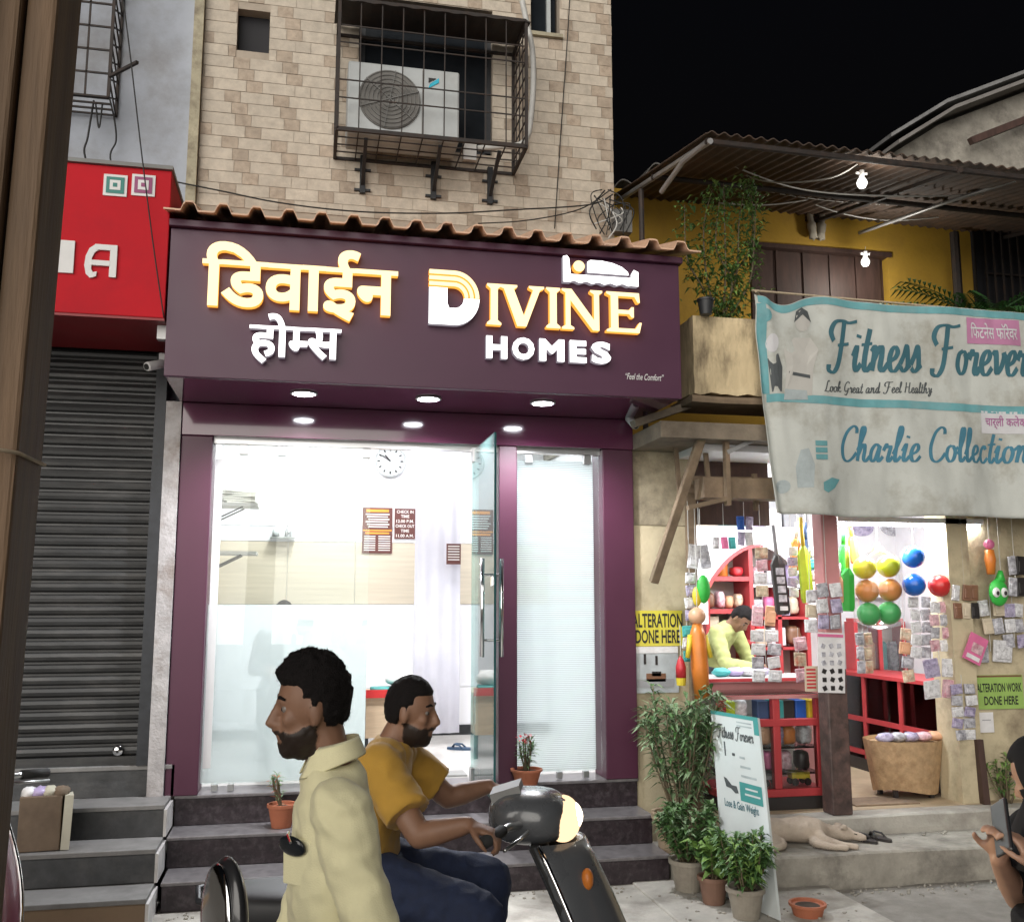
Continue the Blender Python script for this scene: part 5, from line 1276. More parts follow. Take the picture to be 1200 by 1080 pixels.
# ---- things hanging in the doorway
def cord(o, x, y, z0, z1): MB().tube([(x, y, z0), (x, y, z1)], .0025, 5).build('cord', 'pipe_white', o)
def packs(label, px0, py0, px1, py1, y, nx, ny, mats, gap=.12, tilt=0):
    (xa, za), (xb, zb) = XZ(px0, py1, y), XZ(px1, py0, y)
    o = thing('hanging_packs', label, 'toy packs', ((xa + xb) / 2, y, za)); w_, h_ = (xb - xa) / nx, (zb - za) / ny; k = 0
    cord(o, (xa + xb) / 2, y + .012, za + h_ * .5, max(zb + .1, 2.46) if zb > 1.8 else zb + .06)
    for j in range(ny):
        for i in range(nx):
            c = (xa + w_ * (i + .5) + random.uniform(-.1, .1) * w_, y + random.uniform(-.012, .012), za + h_ * (j + .5))
            s = (w_ * (1 - gap), .022, h_ * (1 - gap))
            tl_ = random.uniform(-.14, .14) + tilt
            MB().box(c, (s[0], .016, s[2]), (random.uniform(-.15, .15), tl_, random.uniform(-.2, .2))).box((c[0], c[1] - .004, c[2] - s[2] * .06), (s[0] * .7, .022, s[2] * .6), (0, tl_, 0)).build('pack', mats[k % len(mats)], o, bevel=.005)
            k += 1
    return o
packs('two clear silvery packs hung at the jamb beside the arch', 806, 636, 834, 668, 6.5, 2, 1, ['pack_white', 'pack_grey'])
packs('column of violet packs hung down the door jamb', 803, 670, 815, 728, 6.5, 1, 4, ['pack_lilac', 'pack_white'])
packs('teal packs hung low on the door jamb', 800, 732, 812, 776, 6.5, 1, 3, ['t_teal', 'pack_white'])
packs('white sheet of packs hung in front of the inner counter', 882, 737, 914, 800, 6.75, 2, 4, ['pack_white', 'pack_white', 'pack_grey'])
packs('pink packs hung above the white sheet of packs', 880, 708, 910, 735, 6.8, 2, 1, ['pack_pink', 't_peach'])
packs('crinkled violet packs hung on the pink column', 957, 682, 984, 738, 6.24, 2, 3, ['pack_lilac', 'pack_grey', 'pack_white'])
packs('pale packs hung between the yellow bat and the column', 944, 690, 958, 742, 6.3, 1, 3, ['pack_white', 't_cream'])
packs('rows of silver packs hung below the blue balls', 1068, 698, 1090, 772, 6.55, 2, 5, ['pack_white', 'pack_grey'])
packs('pink trinkets hung below the red ball', 1092, 704, 1124, 764, 6.5, 3, 4, ['pack_pink', 'pack_white', 'pack_pink', 'pack_grey'])
packs('white and pink packets hung at the pier foot of the bundle', 1084, 770, 1122, 820, 6.46, 2, 2, ['pack_white', 'pack_pink', 'pack_lilac'])
packs('small brown and cream dolls on strings by the pier', 1118, 684, 1146, 726, 6.42, 3, 2, ['t_brown', 't_cream', 't_black', 'pack_white', 't_brown'])
packs('strips of grey packets stuck down the pier', 1118, 800, 1142, 868, 6.415, 2, 5, ['pack_grey', 'pack_white', 'pack_lilac'])
packs('silver packets pinned to the cream wall below the frog mask', 1138, 748, 1186, 778, 6.47, 2, 1, ['pack_grey', 'pack_white'])
packs('glossy dark packets hanging at the far edge by the wall', 1182, 650, 1200, 700, 6.44, 2, 2, ['pack_grey', 't_black'])
sheet_ = thing('clip_card', 'white card of black hair clips hung on the dark column', 'card', (XC, 6.23, 1.3))
(xa, za), (xb, zb) = XZ(961, 812, 6.235), XZ(989, 741, 6.235)
MB().box(((xa + xb) / 2, 6.245, (za + zb) / 2), (xb - xa, .005, zb - za), (0, .04, 0)).build('card', 't_white', sheet_)
for i in range(3):
    for j in range(6): MB().box((xa + (xb - xa) * (.2 + .3 * i), 6.238, za + (zb - za) * (.08 + .14 * j)), (.028, .006, .03), (0, .4 * ((i + j) % 3 - 1), 0)).build('clip', 't_black' if j < 3 else 'pack_grey', sheet_)
MB().box(((xa + xb) / 2, 6.240, zb - .02), (xb - xa - .01, .004, .02), (0, .04, 0)).build('header', 't_pink', sheet_)
(xa, za), (xb, zb) = XZ(944, 810, 6.3), XZ(960, 780, 6.3)
nt_ = thing('price_card', 'red and white card leaning by the dark column', 'card', ((xa + xb) / 2, 6.3, za)); MB().bb(xa, xb, 6.3, 6.304, za, zb).build('card', 't_cream', nt_); [MB().bb(xa + .012, xb - .03, 6.2975, 6.2995, za + .02 + .024 * i, za + .032 + .024 * i).build('print', 't_red', nt_) for i in range(6)]
def bat(label, top, bot, y, wd, mt, grip, th=.035, dark=None):
    a, b = at(*top, y), at(*bot, y); d = b - a; L_ = d.length; d.normalize(); o = thing('toy_bat', label, 'bat', tuple(b), group=None)
    s_ = V((0, 1, 0)).cross(d).normalized(); h1 = a + d * L_ * .34; sh = a + d * L_ * .44
    MB().tube([a, h1], .014, 10).build('grip', grip, o, smooth=True)
    mb = MB(); prof = [(h1, .014), (sh, wd / 2), (a + d * L_ * .95, wd / 2 * 1.05), (b, wd / 2 * .8)]
    for p, h in prof: mb.v += [p - s_ * h + V((0, -th / 2, 0)) * (.5 if h < .02 else .6), p + V((0, -th / 2 * 1.1, 0)), p + s_ * h + V((0, -th / 2, 0)) * (.5 if h < .02 else .6), p + s_ * h + V((0, th / 2, 0)), p - s_ * h + V((0, th / 2, 0))]
    for i in range(3):
        for k in range(5): mb.f.append((i * 5 + k, i * 5 + (k + 1) % 5, i * 5 + 5 + (k + 1) % 5, i * 5 + 5 + k)); mb.m.append(0)
    mb.f += [(0, 1, 2, 3, 4), (15, 16, 17, 18, 19)]; mb.m += [0, 0]
    mb.build('blade', mt, o)
    if dark:
        for t_ in (.52, .62, .72, .82): p = a + d * L_ * t_ + V((0, -th * .62, 0)); MB().box(p, (wd * .62, .004, .05)).build('sticker', dark, o)
        p = a + d * L_ * .93 + V((0, -th * .62, 0)); MB().box(p, (wd * .6, .004, .03)).build('sticker', 't_white', o)
    MB().tube([a, a + V((0, 0, .09))], .002, 4).build('cord', 'pipe_white', o)
bat('black printed cricket bat hanging in the shop doorway', (906, 615), (918, 720), 6.62, .10, 't_black', 't_grey', dark='pack_grey')
bat('long yellow plastic bat hanging beside the column', (938, 606), (947, 706), 6.6, .085, 't_lime', 't_yellow')
bat('orange toy bat behind the yellow bat', (934, 612), (931, 668), 6.85, .07, 't_orange', 't_cream')
bat('dark blue toy bat behind the yellow bat', (943, 612), (948, 672), 6.8, .07, 't_navy', 't_navy')
bat('long green plastic bat hanging right beside the column', (989, 612), (986, 690), 6.55, .05, 't_green', 't_green')
bat('wide green plastic bat hanging in front of the ball bag', (993, 640), (994, 716), 6.5, .09, 't_green', 't_lime')
bat('orange plastic bat hanging behind the green bats', (996, 612), (1003, 660), 6.7, .06, 't_orange', 't_orange')
bat('orange striped bat hanging below the green bats', (983, 660), (984, 706), 6.48, .05, 't_peach', 't_white')
# balls
def ballo(px, py, y, r, mt, label, group=None):
    q = at(px, py, y); return MB().ball(q, r, 24, 14).build('play_ball', mt, label=label, cat='ball', group=group, smooth=True)
mat('ball_lime', (.48, .56, .03), .3, var=.08); mat('ball_peach', (.62, .26, .08), .3, var=.08); mat('ball_green', (.08, .46, .14), .3, var=.08); mat('ball_blue', (.015, .12, .50), .25, var=.05); mat('ball_red', (.52, .03, .03), .25, var=.05); mat('ball_yellow', (.66, .60, .05), .3, var=.08)
for px, py, mt, lab in ((1013, 665, 'ball_yellow', 'yellow ball at the top of the net bag beside the green bat'), (1041, 663, 'ball_lime', 'lime yellow ball at the top of the net bag beside the blue ball'), (1016, 692, 'ball_peach', 'orange ball in the middle of the net bag beside the green bat'), (1043, 691, 'ball_peach', 'orange ball in the middle of the net bag beside the blue ball'), (1018, 719, 'ball_green', 'green ball at the bottom of the net bag beside the green bat'), (1042, 718, 'ball_green', 'green ball at the bottom of the net bag towards the packs')):
    ballo(px, py, 6.5, .083, mt, lab, 'balls in the clear bag')
ballo(1070, 652, 6.5, .082, 'ball_blue', 'upper blue ball hanging beside the bag of balls'); ballo(1071, 685, 6.5, .082, 'ball_blue', 'lower blue ball hanging next to the red ball'); ballo(1101, 686, 6.5, .082, 'ball_red', 'shiny red ball hanging next to the lower blue ball')
q0, q1 = at(1028, 640, 6.5), at(1030, 738, 6.5)
nbg = thing('ball_bag', 'clear plastic bag with a knotted top holding six coloured balls', 'bag', (q1.x, 6.5, q1.z))
MB().tube([q0 + V((0, 0, .02)), q0 - V((0, 0, .03)), q0 - V((0, 0, .09)), q0 - V((0, 0, .3)), q1 + V((0, 0, .05)), q1], [.015, .05, .155, .178, .172, .02], 20, caps=False).build('film', 'bag_film', nbg, smooth=True, fix=False)
MB().tube([q0, V((q0.x, 6.5, 2.46))], .003, 5).build('cord', 'pipe_white', nbg)
for a, b in ((1070, 640), (1101, 676)): 
    q = at(a, b, 6.5); MB().tube([q, V((q.x, 6.5, 2.46))], .002, 5).build('ball_string', 'pipe_white', label='thin white string holding up the ' + ('blue balls' if a == 1070 else 'red ball'), cat='string')
# odd toys
q = at(822, 690, 6.45); o = thing('toy_windmill', 'bright green and yellow plastic toy in a bag by the door jamb', 'toy', (q.x, 6.45, q.z - .14))
MB().ball((q.x + .015, 6.45, q.z), (.05, .03, .10), 14, 10).build('green_piece', 't_green', o, smooth=True); MB().ball((q.x - .03, 6.46, q.z - .05), (.035, .025, .07), 12, 8).build('yellow_piece', 't_yellow', o, smooth=True); cord(o, q.x, 6.45, q.z + .09, 2.4)
q = at(818, 765, 6.4); o = thing('inflatable_doll', 'long orange inflatable doll hanging by the door jamb', 'doll', (q.x, 6.4, q.z - .35))
MB().tube([(q.x, 6.4, q.z + .20), (q.x, 6.4, q.z + .12), (q.x + .01, 6.4, q.z - .1), (q.x + .02, 6.4, q.z - .30)], [.03, .055, .06, .05], 14).build('body', 't_orange', o, smooth=True); MB().ball((q.x, 6.4, q.z + .25), .06, 14, 10).build('head', 't_peach', o, smooth=True); cord(o, q.x, 6.4, q.z + .3, 2.4)
for sg in (-1, 1): MB().tube([(q.x + sg * .05, 6.4, q.z + .12), (q.x + sg * .085, 6.38, q.z - .03)], [.022, .016], 8).build('arm', 't_yellow', o, smooth=True)
q = at(798, 790, 6.4); o = thing('toy_rocket', 'small red and yellow toy cone hanging beside the alteration posters', 'toy', (q.x, 6.4, q.z - .08))
MB().lathe([(.035, -.02), (.035, .05), (.02, .10), (0, .13)], 12, (q.x, 6.4, q.z)).build('cone', 't_red', o, smooth=True); MB().lathe([(.03, 0), (.035, .05), (0, .05)], 12, (q.x, 6.4, q.z - .072)).build('base', 't_yellow', o); cord(o, q.x, 6.4, q.z + .12, 1.6)
q = at(1170, 694, 6.36); o = thing('frog_mask', 'bright green frog face toy with big white eyes hanging at the wall', 'toy', (q.x, 6.36, q.z - .12))
MB().ball(q, (.075, .045, .10), 18, 12).build('face', 't_green', o, smooth=True); MB().tube([q + V((.02, 0, .08)), q + V((.03, 0, .16))], [.04, .015], 10).build('knot', 't_green', o, smooth=True)
for sg in (-1, 1):
    e = MB().ball(q + V((sg * .032 - .015, -.04, .0)), (.03, .015, .036), 14, 10).build('eye', 't_white', o, smooth=True); MB().ball(q + V((sg * .032 - .015, -.056, -.005)), (.013, .006, .016), 10, 8).build('pupil', 't_black', e)
cord(o, q.x + .03, 6.36, q.z + .15, 2.4)
q = at(1160, 652, 6.38); o = thing('hanging_doll', 'pink and orange doll hanging above the frog toy', 'doll', (q.x, 6.38, q.z - .12))
MB().tube([q + V((0, 0, .05)), q - V((0, 0, .02)), q - V((0, 0, .13))], [.03, .04, .028], 12).build('body', 't_orange', o, smooth=True); MB().ball(q + V((0, 0, .09)), .038, 12, 10).build('head', 't_pink', o, smooth=True); cord(o, q.x, 6.38, q.z + .12, 2.4)
q = at(1143, 760, 6.38); o = thing('colouring_book', 'tilted pink colouring book hung on the pier', 'book', (q.x, 6.38, q.z - .1))
MB().box(q, (.15, .01, .20), (0, .45, 0)).build('cover', 't_pink', o); MB().box(q + V((0.01, -.008, .0)), (.09, .004, .07), (0, .45, 0)).build('picture', 'pack_pink', o); MB().box(q + V((-.03, -.008, -.06)), (.11, .004, .03), (0, .45, 0)).build('picture', 't_white', o)
for k_, (a_, b_, c_, d_, nx_, ny_, ms_, lab_) in enumerate((
   (886, 640, 900, 700, 1, 4, ['pack_mixed', 'pack_white', 'pack_pink'], 'narrow strip of speckled packs hung beside the black bat'),
   (924, 640, 934, 700, 1, 5, ['pack_white', 'pack_lilac'], 'narrow strip of white packs hung between black and yellow bats'),
   (948, 640, 958, 682, 1, 3, ['pack_pink', 't_teal', 'pack_white'], 'short strip of mixed packs hung beside the pink column'),
   (930, 745, 944, 800, 1, 3, ['pack_pink', 'pack_mixed'], 'large pink packs hung low before the arched unit'),
   (1056, 735, 1068, 800, 1, 4, ['pack_mixed', 'pack_grey', 't_peach'], 'strip of speckled packs hung below the ball bag'),
   (1124, 730, 1138, 800, 1, 4, ['pack_lilac', 't_pink', 'pack_white'], 'strip of violet packs hung down the inner pier edge'),
   (1004, 740, 1022, 790, 2, 3, ['pack_grey', 'pack_mixed'], 'small packs hung before the glass cupboard'),
   (1090, 640, 1112, 668, 2, 1, ['pack_white', 'pack_grey'], 'two pale packs hung above the red ball'),
   (836, 628, 862, 644, 3, 1, ['pack_white', 't_pink', 't_teal'], 'row of small packs hung high before the arch'),
   (1150, 702, 1174, 744, 2, 2, ['t_cream', 'pack_grey', 'pack_white'], 'cream and silver packs pinned to the wall under the frog toy'),
   (1178, 706, 1200, 760, 2, 3, ['pack_grey', 'pack_lilac', 'pack_white'], 'silver packs pinned to the cream wall at the picture edge'),
   (864, 604, 882, 640, 2, 2, ['pack_lilac', 'pack_white', 't_blue'], 'violet and blue packs hung above the arch crown'))):
    packs(lab_, a_, b_, c_, d_, (6.46 if a_ > 1140 else 6.62 + .03 * (k_ % 4)), nx_, ny_, ms_)
# ---- cloth-covered basket
mat('jute', (.40, .27, .15), .9, var=.25, scale=20, dirt=(.24, .14, .07), dscale=14, damt=.6, bump=.5, bscale=60)
bk = thing('goods_basket', 'tan cloth covered basket heaped with purple packets on the shop floor', 'basket', (at(1075, 925, 6.62).x, 6.75, PZ))
bc_ = V((at(1076, 925, 6.62).x, 6.78, PZ))
rx, ry = at(1115, 880, 6.62).x - bc_.x, .24; zt_ = at(1075, 868, 6.62).z; z0_ = PZ + .05
MB().grid(lambda u, v: (bc_.x + (rx * (.80 + .2 * v) * (1 + .03 * math.sin(u * 50))) * math.cos(2 * math.pi * u), bc_.y + ry * (.80 + .2 * v) * math.sin(2 * math.pi * u), z0_ + (zt_ - z0_) * v + .02 * math.sin(u * 12.56) * (1 - v)), 48, 8).build('cloth_side', 'jute', bk, smooth=True, fix=False)
MB().lathe([(rx * .98, 0), (rx * .6, .02), (0, .03)], 24, (0, 0, 0)).build('lid', 'jute', bk, local=True).location = (bc_.x - bk.location.x, bc_.y - bk.location.y, zt_ - .03 - PZ)
bk.children[-1].scale = (1, ry / rx, 1)
for sx in (-1, 1):
    for sy in (-1, 1): MB().bb(bc_.x + sx * rx * .5 - .015, bc_.x + sx * rx * .5 + .015, bc_.y + sy * .1 - .015, bc_.y + sy * .1 + .015, PZ, z0_ + .04).build('foot', 't_black', bk)
for i in range(5):
    m_ = ['pack_lilac', 'pack_grey', 'pack_lilac', 'pack_pink', 't_peach'][i]
    MB().ball((bc_.x - rx * .7 + i * rx * .35, bc_.y - .1, zt_ + .025), (.075, .06, .035), 12, 8, fn=lambda d: 1 + .25 * noise.noise(d * 4 + V((i * 3, 0, 0)))).build('toy_packet', m_, label=f'{words[m_]} packet heaped on the cloth covered basket, {["nearest the column", "second along", "in the middle", "fourth along", "nearest the pier"][i]}', cat='packet', smooth=True)
c = at(1030, 938, 6.7); MB().box((4.08, 6.62, PZ + .006), (.50, .26, .010)).build('door_mat', 'mat_brown', label='thin brown mat on the toy shop floor', cat='mat')
# ---- signs
mat('sign_yellow', (.66, .58, .06), .5, var=.08, scale=4, dirt=(.45, .40, .12), dscale=4); mat('sign_green', (.30, .46, .12), .5, var=.1); mat('photo_grey', (.40, .43, .45), .5, var=.2, scale=8)
poster((739, 715), (799, 757), 6.712, 'alteration_sign', 'yellow alteration done here sign on the cream wall', 'sign', 'sign_yellow', [(.03, .52, 1.0, .92, 'print_black', 'ALTERATION'), (.09, .08, .95, .46, 'print_black', 'DONE HERE')])
poster((741, 757), (794, 812), 6.711, 'photo_poster', 'grey photo poster with dark heap under the yellow alteration sign', 'poster', 'photo_grey', [(.0, .86, 1, 1, 't_white', None), (.25, .62, .30, .84, 't_black', None), (.50, .60, .55, .80, 't_black', None), (.10, .12, .9, .30, 't_grey', None), (.30, .24, .72, .42, 't_brown', None), (.42, .36, .62, .46, 't_black', None)])
poster((1143, 790), (1197, 831), 6.49, 'alteration_sign', 'green alteration work done here sign on the cream wall', 'sign', 'sign_green', [(.02, .94, .98, .99, 't_brown', None), (.04, .50, .97, .76, 'print_black', 'ALTERATION WORK'), (.18, .12, .88, .38, 'print_black', 'DONE HERE')])
poster((1148, 834), (1163, 858), 6.492, 'paper_notice', 'blank white paper stuck below the green alteration sign', 'paper', 't_white', [(.2, .6, .8, .64, 't_grey', None)])
MB().bar(at(1155, 945, 6.40), at(1146, 866, 6.42), .05, .05, up=V((0, -1, 0))).build('wooden_stake', 'dark_wood', label='dark wooden stake standing against the pier', cat='stake')

# ---- slippers, pots, plants, leaning board
c = atz(1012, 985, .213); slipper('slipper', (c.x, c.y, .214), .35, 't_black', 't_black', 'black slipper beside the dog, nearer its nose', s=.9)
c = atz(1028, 984, .213); slipper('slipper', (c.x + .02, c.y + .02, .214), .30, 't_black', 't_black', 'black slipper beside the dog, farther from its nose', s=.9)
def pot(o, x, y, z, r, h, mt, lip=True):
    pr = [(r * .72, 0), (r * .98, h * .86), (r * 1.08, h * .86), (r * 1.08, h), (r * .94, h), (r * .90, h * .86), (0, h * .84)]
    MB().lathe(pr, 28, (x, y, z)).build('pot', mt, o, smooth=False)
    MB().lathe([(r * .89, h * .85), (0, h * .88)], 20, (x, y, z)).build('soil', 'soil', o)
def bush(o, x, y, z, stems, ht, spread, nleaf, ln, wd, mt, droop=.3, shape=None, zmin=.15):
    mb = MB(); ms = MB()
    for s in range(stems):
        a = random.uniform(0, 6.28); r = spread * math.sqrt(random.random()); h = ht * random.uniform(.65, 1.0)
        tip = V((x + r * math.cos(a), y + r * math.sin(a), z + h)); b = V((x + .2 * r * math.cos(a), y + .2 * r * math.sin(a), z))
        mid = (b + tip) / 2 + V((.15 * r * math.cos(a), .15 * r * math.sin(a), h * .08))
        pts = catmull([tuple(b), tuple(mid), tuple(tip)], 6); ms.tube(pts, [.007 - .004 * i / len(pts) for i in range(len(pts))], 5)
        for k in range(nleaf):
            t = zmin + (1 - zmin) * random.random() ** .8; i = min(int(t * (len(pts) - 1)), len(pts) - 2); p = pts[i] + (pts[i + 1] - pts[i]) * random.random()
            leaf(mb, p, rnd_dir(-.15, .9), ln * random.uniform(.6, 1.15), wd * random.uniform(.7, 1.1), droop, m=0 if random.random() < .7 else 1)
    ms.build('stem', 'stem', o, smooth=True)
    mb.build('foliage', mt, o, fix=False, kind='stuff')
x, y, z = 2.42, 6.30, .131
o = thing('potted_shrub', 'tall dusty oleander like shrub in a large beige pot below the yellow sign', 'potted plant', (x, y, z)); pot(o, x, y, z, .15, .27, 'pot_beige'); bush(o, x + .05, y, z + .22, 26, .86, .30, 46, .13, .030, ['leaf_dusty', 'leaf'], .25)
x, y, z = 2.46, 5.92, .036; 
o = thing('potted_plant', 'dense dark green plant in a grey pot behind the leaning board', 'potted plant', (2.33, 5.88, z)); pot(o, 2.33, 5.88, z, .11, .18, 'pot_grey'); bush(o, 2.33, 5.88, z + .15, 24, .34, .18, 48, .07, .036, ['leaf', 'leaf_dusty'], .25)
o = thing('potted_plant', 'light green broad leaved plant in a brown pot between two other pots', 'potted plant', (2.37, 5.60, z)); pot(o, 2.37, 5.60, z, .085, .15, 'pot_brown'); bush(o, 2.37, 5.60, z + .12, 14, .25, .13, 20, .10, .075, ['leaf_light', 'leaf'], .3)
o = thing('potted_plant', 'bushy feathery green plant in a patterned grey pot in front of the board', 'potted plant', (2.44, 5.32, z)); pot(o, 2.44, 5.32, z, .10, .16, 'pot_grey'); bush(o, 2.44, 5.32, z + .13, 24, .31, .15, 44, .085, .030, ['leaf', 'leaf_light'], .3)
c = atz(621, 922, FL); o = thing('flowering_plant', 'red flowering plant in a terracotta pot on the top granite step', 'potted plant', (c.x, 6.62, FL)); c.y = 6.62; pot(o, c.x, 6.62, FL - .09 + .092, .10, .10, 'terracotta'); bush(o, c.x, 6.62, FL + .08, 9, .22, .09, 14, .075, .018, ['leaf_dusty', 'leaf'], .1)
mb = MB()
for k in range(26): leaf(mb, V((c.x + random.uniform(-.05, .03), 6.60 + random.uniform(-.04, .04), FL + .26 + random.uniform(0, .06))), rnd_dir(0, 1), .03, .022, .1)
mb.build('flower_head', 'flower_red', o, fix=False)
c = atz(330, 965, .365); o = thing('potted_plant', 'terracotta pot with a small dry plant on the middle granite step', 'potted plant', (c.x, 6.55, .365)); pot(o, c.x, 6.55, .366, .085, .14, 'terracotta'); bush(o, c.x, 6.55, .366 + .12, 6, .2, .07, 12, .06, .018, ['leaf_dusty', 'terracotta'], .1)
c = atz(945, 1078, 0); o = thing('empty_pot', 'empty orange terracotta pot standing on the road by the board', 'pot', (c.x, c.y, 0)); pot(o, c.x, c.y - .02, .001, .095, .10, 'terracotta')
o = thing('wall_weed', 'green weed growing at the foot of the cream wall behind the phone user', 'plant', (5.1, 6.42, PZ)); q = at(1180, 930, 6.4); bush(o, q.x, 6.40, PZ, 10, .32, .14, 18, .09, .02, ['leaf_light', 'leaf'], .3)
# climbing plant on the balcony
o = thing('climbing_plant', 'straggly green climbing plant rising from the balcony planter to the canopy', 'climbing plant', (2.8, 6.3, 3.6))
ms, mb = MB(), MB()
paths = [[(845, 372), (848, 320), (850, 270), (846, 215)], [(850, 372), (862, 320), (866, 260), (872, 215)], [(838, 372), (826, 320), (826, 265), (833, 222)], [(855, 372), (876, 330), (884, 285), (886, 236)], [(842, 372), (820, 330), (806, 300), (800, 240)], [(850, 330), (878, 290), (880, 240), (874, 212)], [(846, 372), (856, 330), (838, 290), (842, 235)]]
for k, pth in enumerate(paths):
    pts = catmull([tuple(at(px + random.uniform(-3, 3), py, 6.22 + .03 * (k % 3))) for px, py in pth], 8); ms.tube(pts, [.009 - .006 * i / len(pts) for i in range(len(pts))], 5)
    for p in pts:
        for r in range(8):
            b = p + V((random.gauss(0, .034), random.gauss(0, .04), random.gauss(0, .035))); leaf(mb, b, rnd_dir(-.4, .8), random.uniform(.03, .085), random.uniform(.015, .032), .35, m=0 if random.random() < .6 else 1)
for k in range(150):
    q = at(random.gauss(850, 20), random.uniform(300, 375), 6.2 + random.uniform(0, .2)); leaf(mb, q, rnd_dir(-.3, .9), random.uniform(.04, .08), .025, .3, m=k % 2)
ms.build('stem', 'stem', o, smooth=True); mb.build('foliage', ['leaf', 'leaf_light'], o, fix=False, kind='stuff')
q = at(825, 362, 6.06); o = thing('hanging_pot', 'small black pot hooked on the edge of the balcony planter', 'pot', (q.x, 6.06, q.z - .05)); pot(o, q.x, 6.03, q.z - .05, .055, .11, 'pot_black')
# leaning signboard
bd = thing('leaning_signboard', 'tall white printed signboard leaning against the plants before the toy shop', 'signboard', (2.7, 5.7, .036))
TL, TR = at(834, 832, 6.2), at(889, 841, 5.72); BR = atz(914, 1078, .04); BL = BR + (TL - TR)
dn = (BL - TL); dxv = (TR - TL); nrm = dxv.cross(dn).normalized()
if nrm.y > 0: nrm = -nrm
mat('board_white', (.60, .64, .64), .5, var=.05, dirt=(.5, .52, .5), dscale=3); mat('board_teal', (.06, .28, .27), .5, var=.08)
def bp(u, v, o=0): return TL + dxv * u + dn * v + nrm * o
mb = MB(); mb.add([bp(0, 0, .008), bp(1, 0, .008), bp(1, 1, .008), bp(0, 1, .008), bp(0, 0, -.008), bp(1, 0, -.008), bp(1, 1, -.008), bp(0, 1, -.008)], [(0, 1, 2, 3), (7, 6, 5, 4), (0, 4, 5, 1), (1, 5, 6, 2), (2, 6, 7, 3), (3, 7, 4, 0)]); mb.build('panel', 'board_white', bd)
def bq(u0, v0, u1, v1, mt, o=.0095, nm='print'): MB().add([bp(u0, v0, o), bp(u1, v0, o), bp(u1, v1, o), bp(u0, v1, o)], [(0, 1, 2, 3)]).build(nm, mt, bd, fix=False)
def btxt(body, u0, v0, u1, v1, mt, script=False):
    vs, fs = script_geo(body, .13, .06) if script else text_geo(body, 1, .015)
    vs = fit_geo(vs, 1, 1); MB().add([bp(u0 + (u1 - u0) * v.x, v1 + (v0 - v1) * v.y, .0105 + (v.z if script else 0)) for v in vs], fs).build('lettering', mt, bd, fix=False)
bq(0, 0, 1, .022, 'board_teal'); bq(.9, .022, 1, .10, 'board_teal')
btxt('Fitness Forever', .12, .07, .88, .155, 'ban_dark', True)
for v_ in (.04, .06): bq(.55, v_, .86, v_ + .008, 'ban_grey')
bq(.24, .17, .27, .25, 'ban_dark'); bq(.40, .225, .46, .24, 'ban_dark')
for k, v_ in enumerate((.235, .285, .335)): bq(.55, v_, .66 + .1 * k, v_ + .012, 'ban_grey')
MB().add([bp(u, v, .010) for u, v in ((.18, .37), (.24, .375), (.34, .405), (.44, .405), (.47, .44), (.40, .445), (.32, .425), (.22, .42))], [tuple(range(8))]).build('print', 'ban_dark', bd, fix=False)
bq(.50, .375, .94, .475, 'board_teal'); bq(.62, .40, .86, .41, 'board_white', .011); bq(.60, .43, .9, .44, 'board_white', .011)
btxt('Lose & Gain Weight', .16, .485, .84, .54, 'ban_text')
# paper bag
mat('kraft', (.16, .115, .08), .85, var=.2, scale=8, dirt=(.09, .06, .04), dscale=5); mat('kraft_light', (.48, .45, .36), .8, var=.12)
q = atz(50, 997, .372); bgx, bgy = q.x, q.y + .05
o = thing('paper_bag', 'brown paper carrier bag with crumpled contents on the slate step', 'bag', (bgx, bgy, .372))
MB().box((bgx - .03, bgy, .372 + .15), (.22, .12, .298), (0, 0, .1)).build('body', 'kraft', o, bevel=.006)
MB().box((bgx + .105, bgy + .005, .372 + .15), (.045, .115, .295), (0, .03, .25)).build('side', 'kraft_light', o)
for k in range(4): MB().ball((bgx - .10 + .055 * k, bgy, .372 + .31), (.045, .05, .035), 10, 8, fn=lambda d: 1 + .4 * noise.noise(d * 3 + V((k * 5, 0, 0)))).build('contents', ['t_white', 't_lilac', 'kraft_light', 'kraft'][k], o, smooth=True)
# ================================================================== people, dog and scooters
mat('skin', (.25, .135, .085), .5, var=.1, scale=18, spec=.4); mat('skin_light', (.33, .19, .13), .5, var=.1, scale=18)
for nm_ in ('skin', 'skin_light'):
    t_ = MATS[nm_].node_tree; p_ = t_.nodes['Principled BSDF']; lk = p_.inputs['Base Color'].links[0].from_socket
    an = t_.nodes.new('ShaderNodeAttribute'); an.attribute_name = 'beard'; mx = t_.nodes.new('ShaderNodeMixRGB'); mx.inputs[2].default_value = (.024, .015, .011, 1)
    nz_ = t_.nodes.new('ShaderNodeTexNoise'); nz_.inputs['Scale'].default_value = 380; ad = t_.nodes.new('ShaderNodeMath'); ad.operation = 'MULTIPLY_ADD'; ad.inputs[1].default_value = .9; ad.inputs[2].default_value = -.45
    t_.links.new(nz_.outputs[0], ad.inputs[0]); a2 = t_.nodes.new('ShaderNodeMath'); a2.operation = 'ADD'; t_.links.new(an.outputs['Fac'], a2.inputs[0]); t_.links.new(ad.outputs[0], a2.inputs[1])
    rm = t_.nodes.new('ShaderNodeValToRGB'); rm.color_ramp.elements[0].position = .38; rm.color_ramp.elements[1].position = .62
    t_.links.new(a2.outputs[0], rm.inputs[0]); t_.links.new(rm.outputs[0], mx.inputs[0]); t_.links.new(lk, mx.inputs[1]); t_.links.new(mx.outputs[0], p_.inputs['Base Color'])
mat('hair_black', (.009, .007, .007), .65, var=.5, scale=120, bump=.6, bscale=420, spec=.2)
mat('shirt_cream', (.84, .79, .50), .85, var=.07, scale=10, bump=.2, bscale=300, sheen=.2)
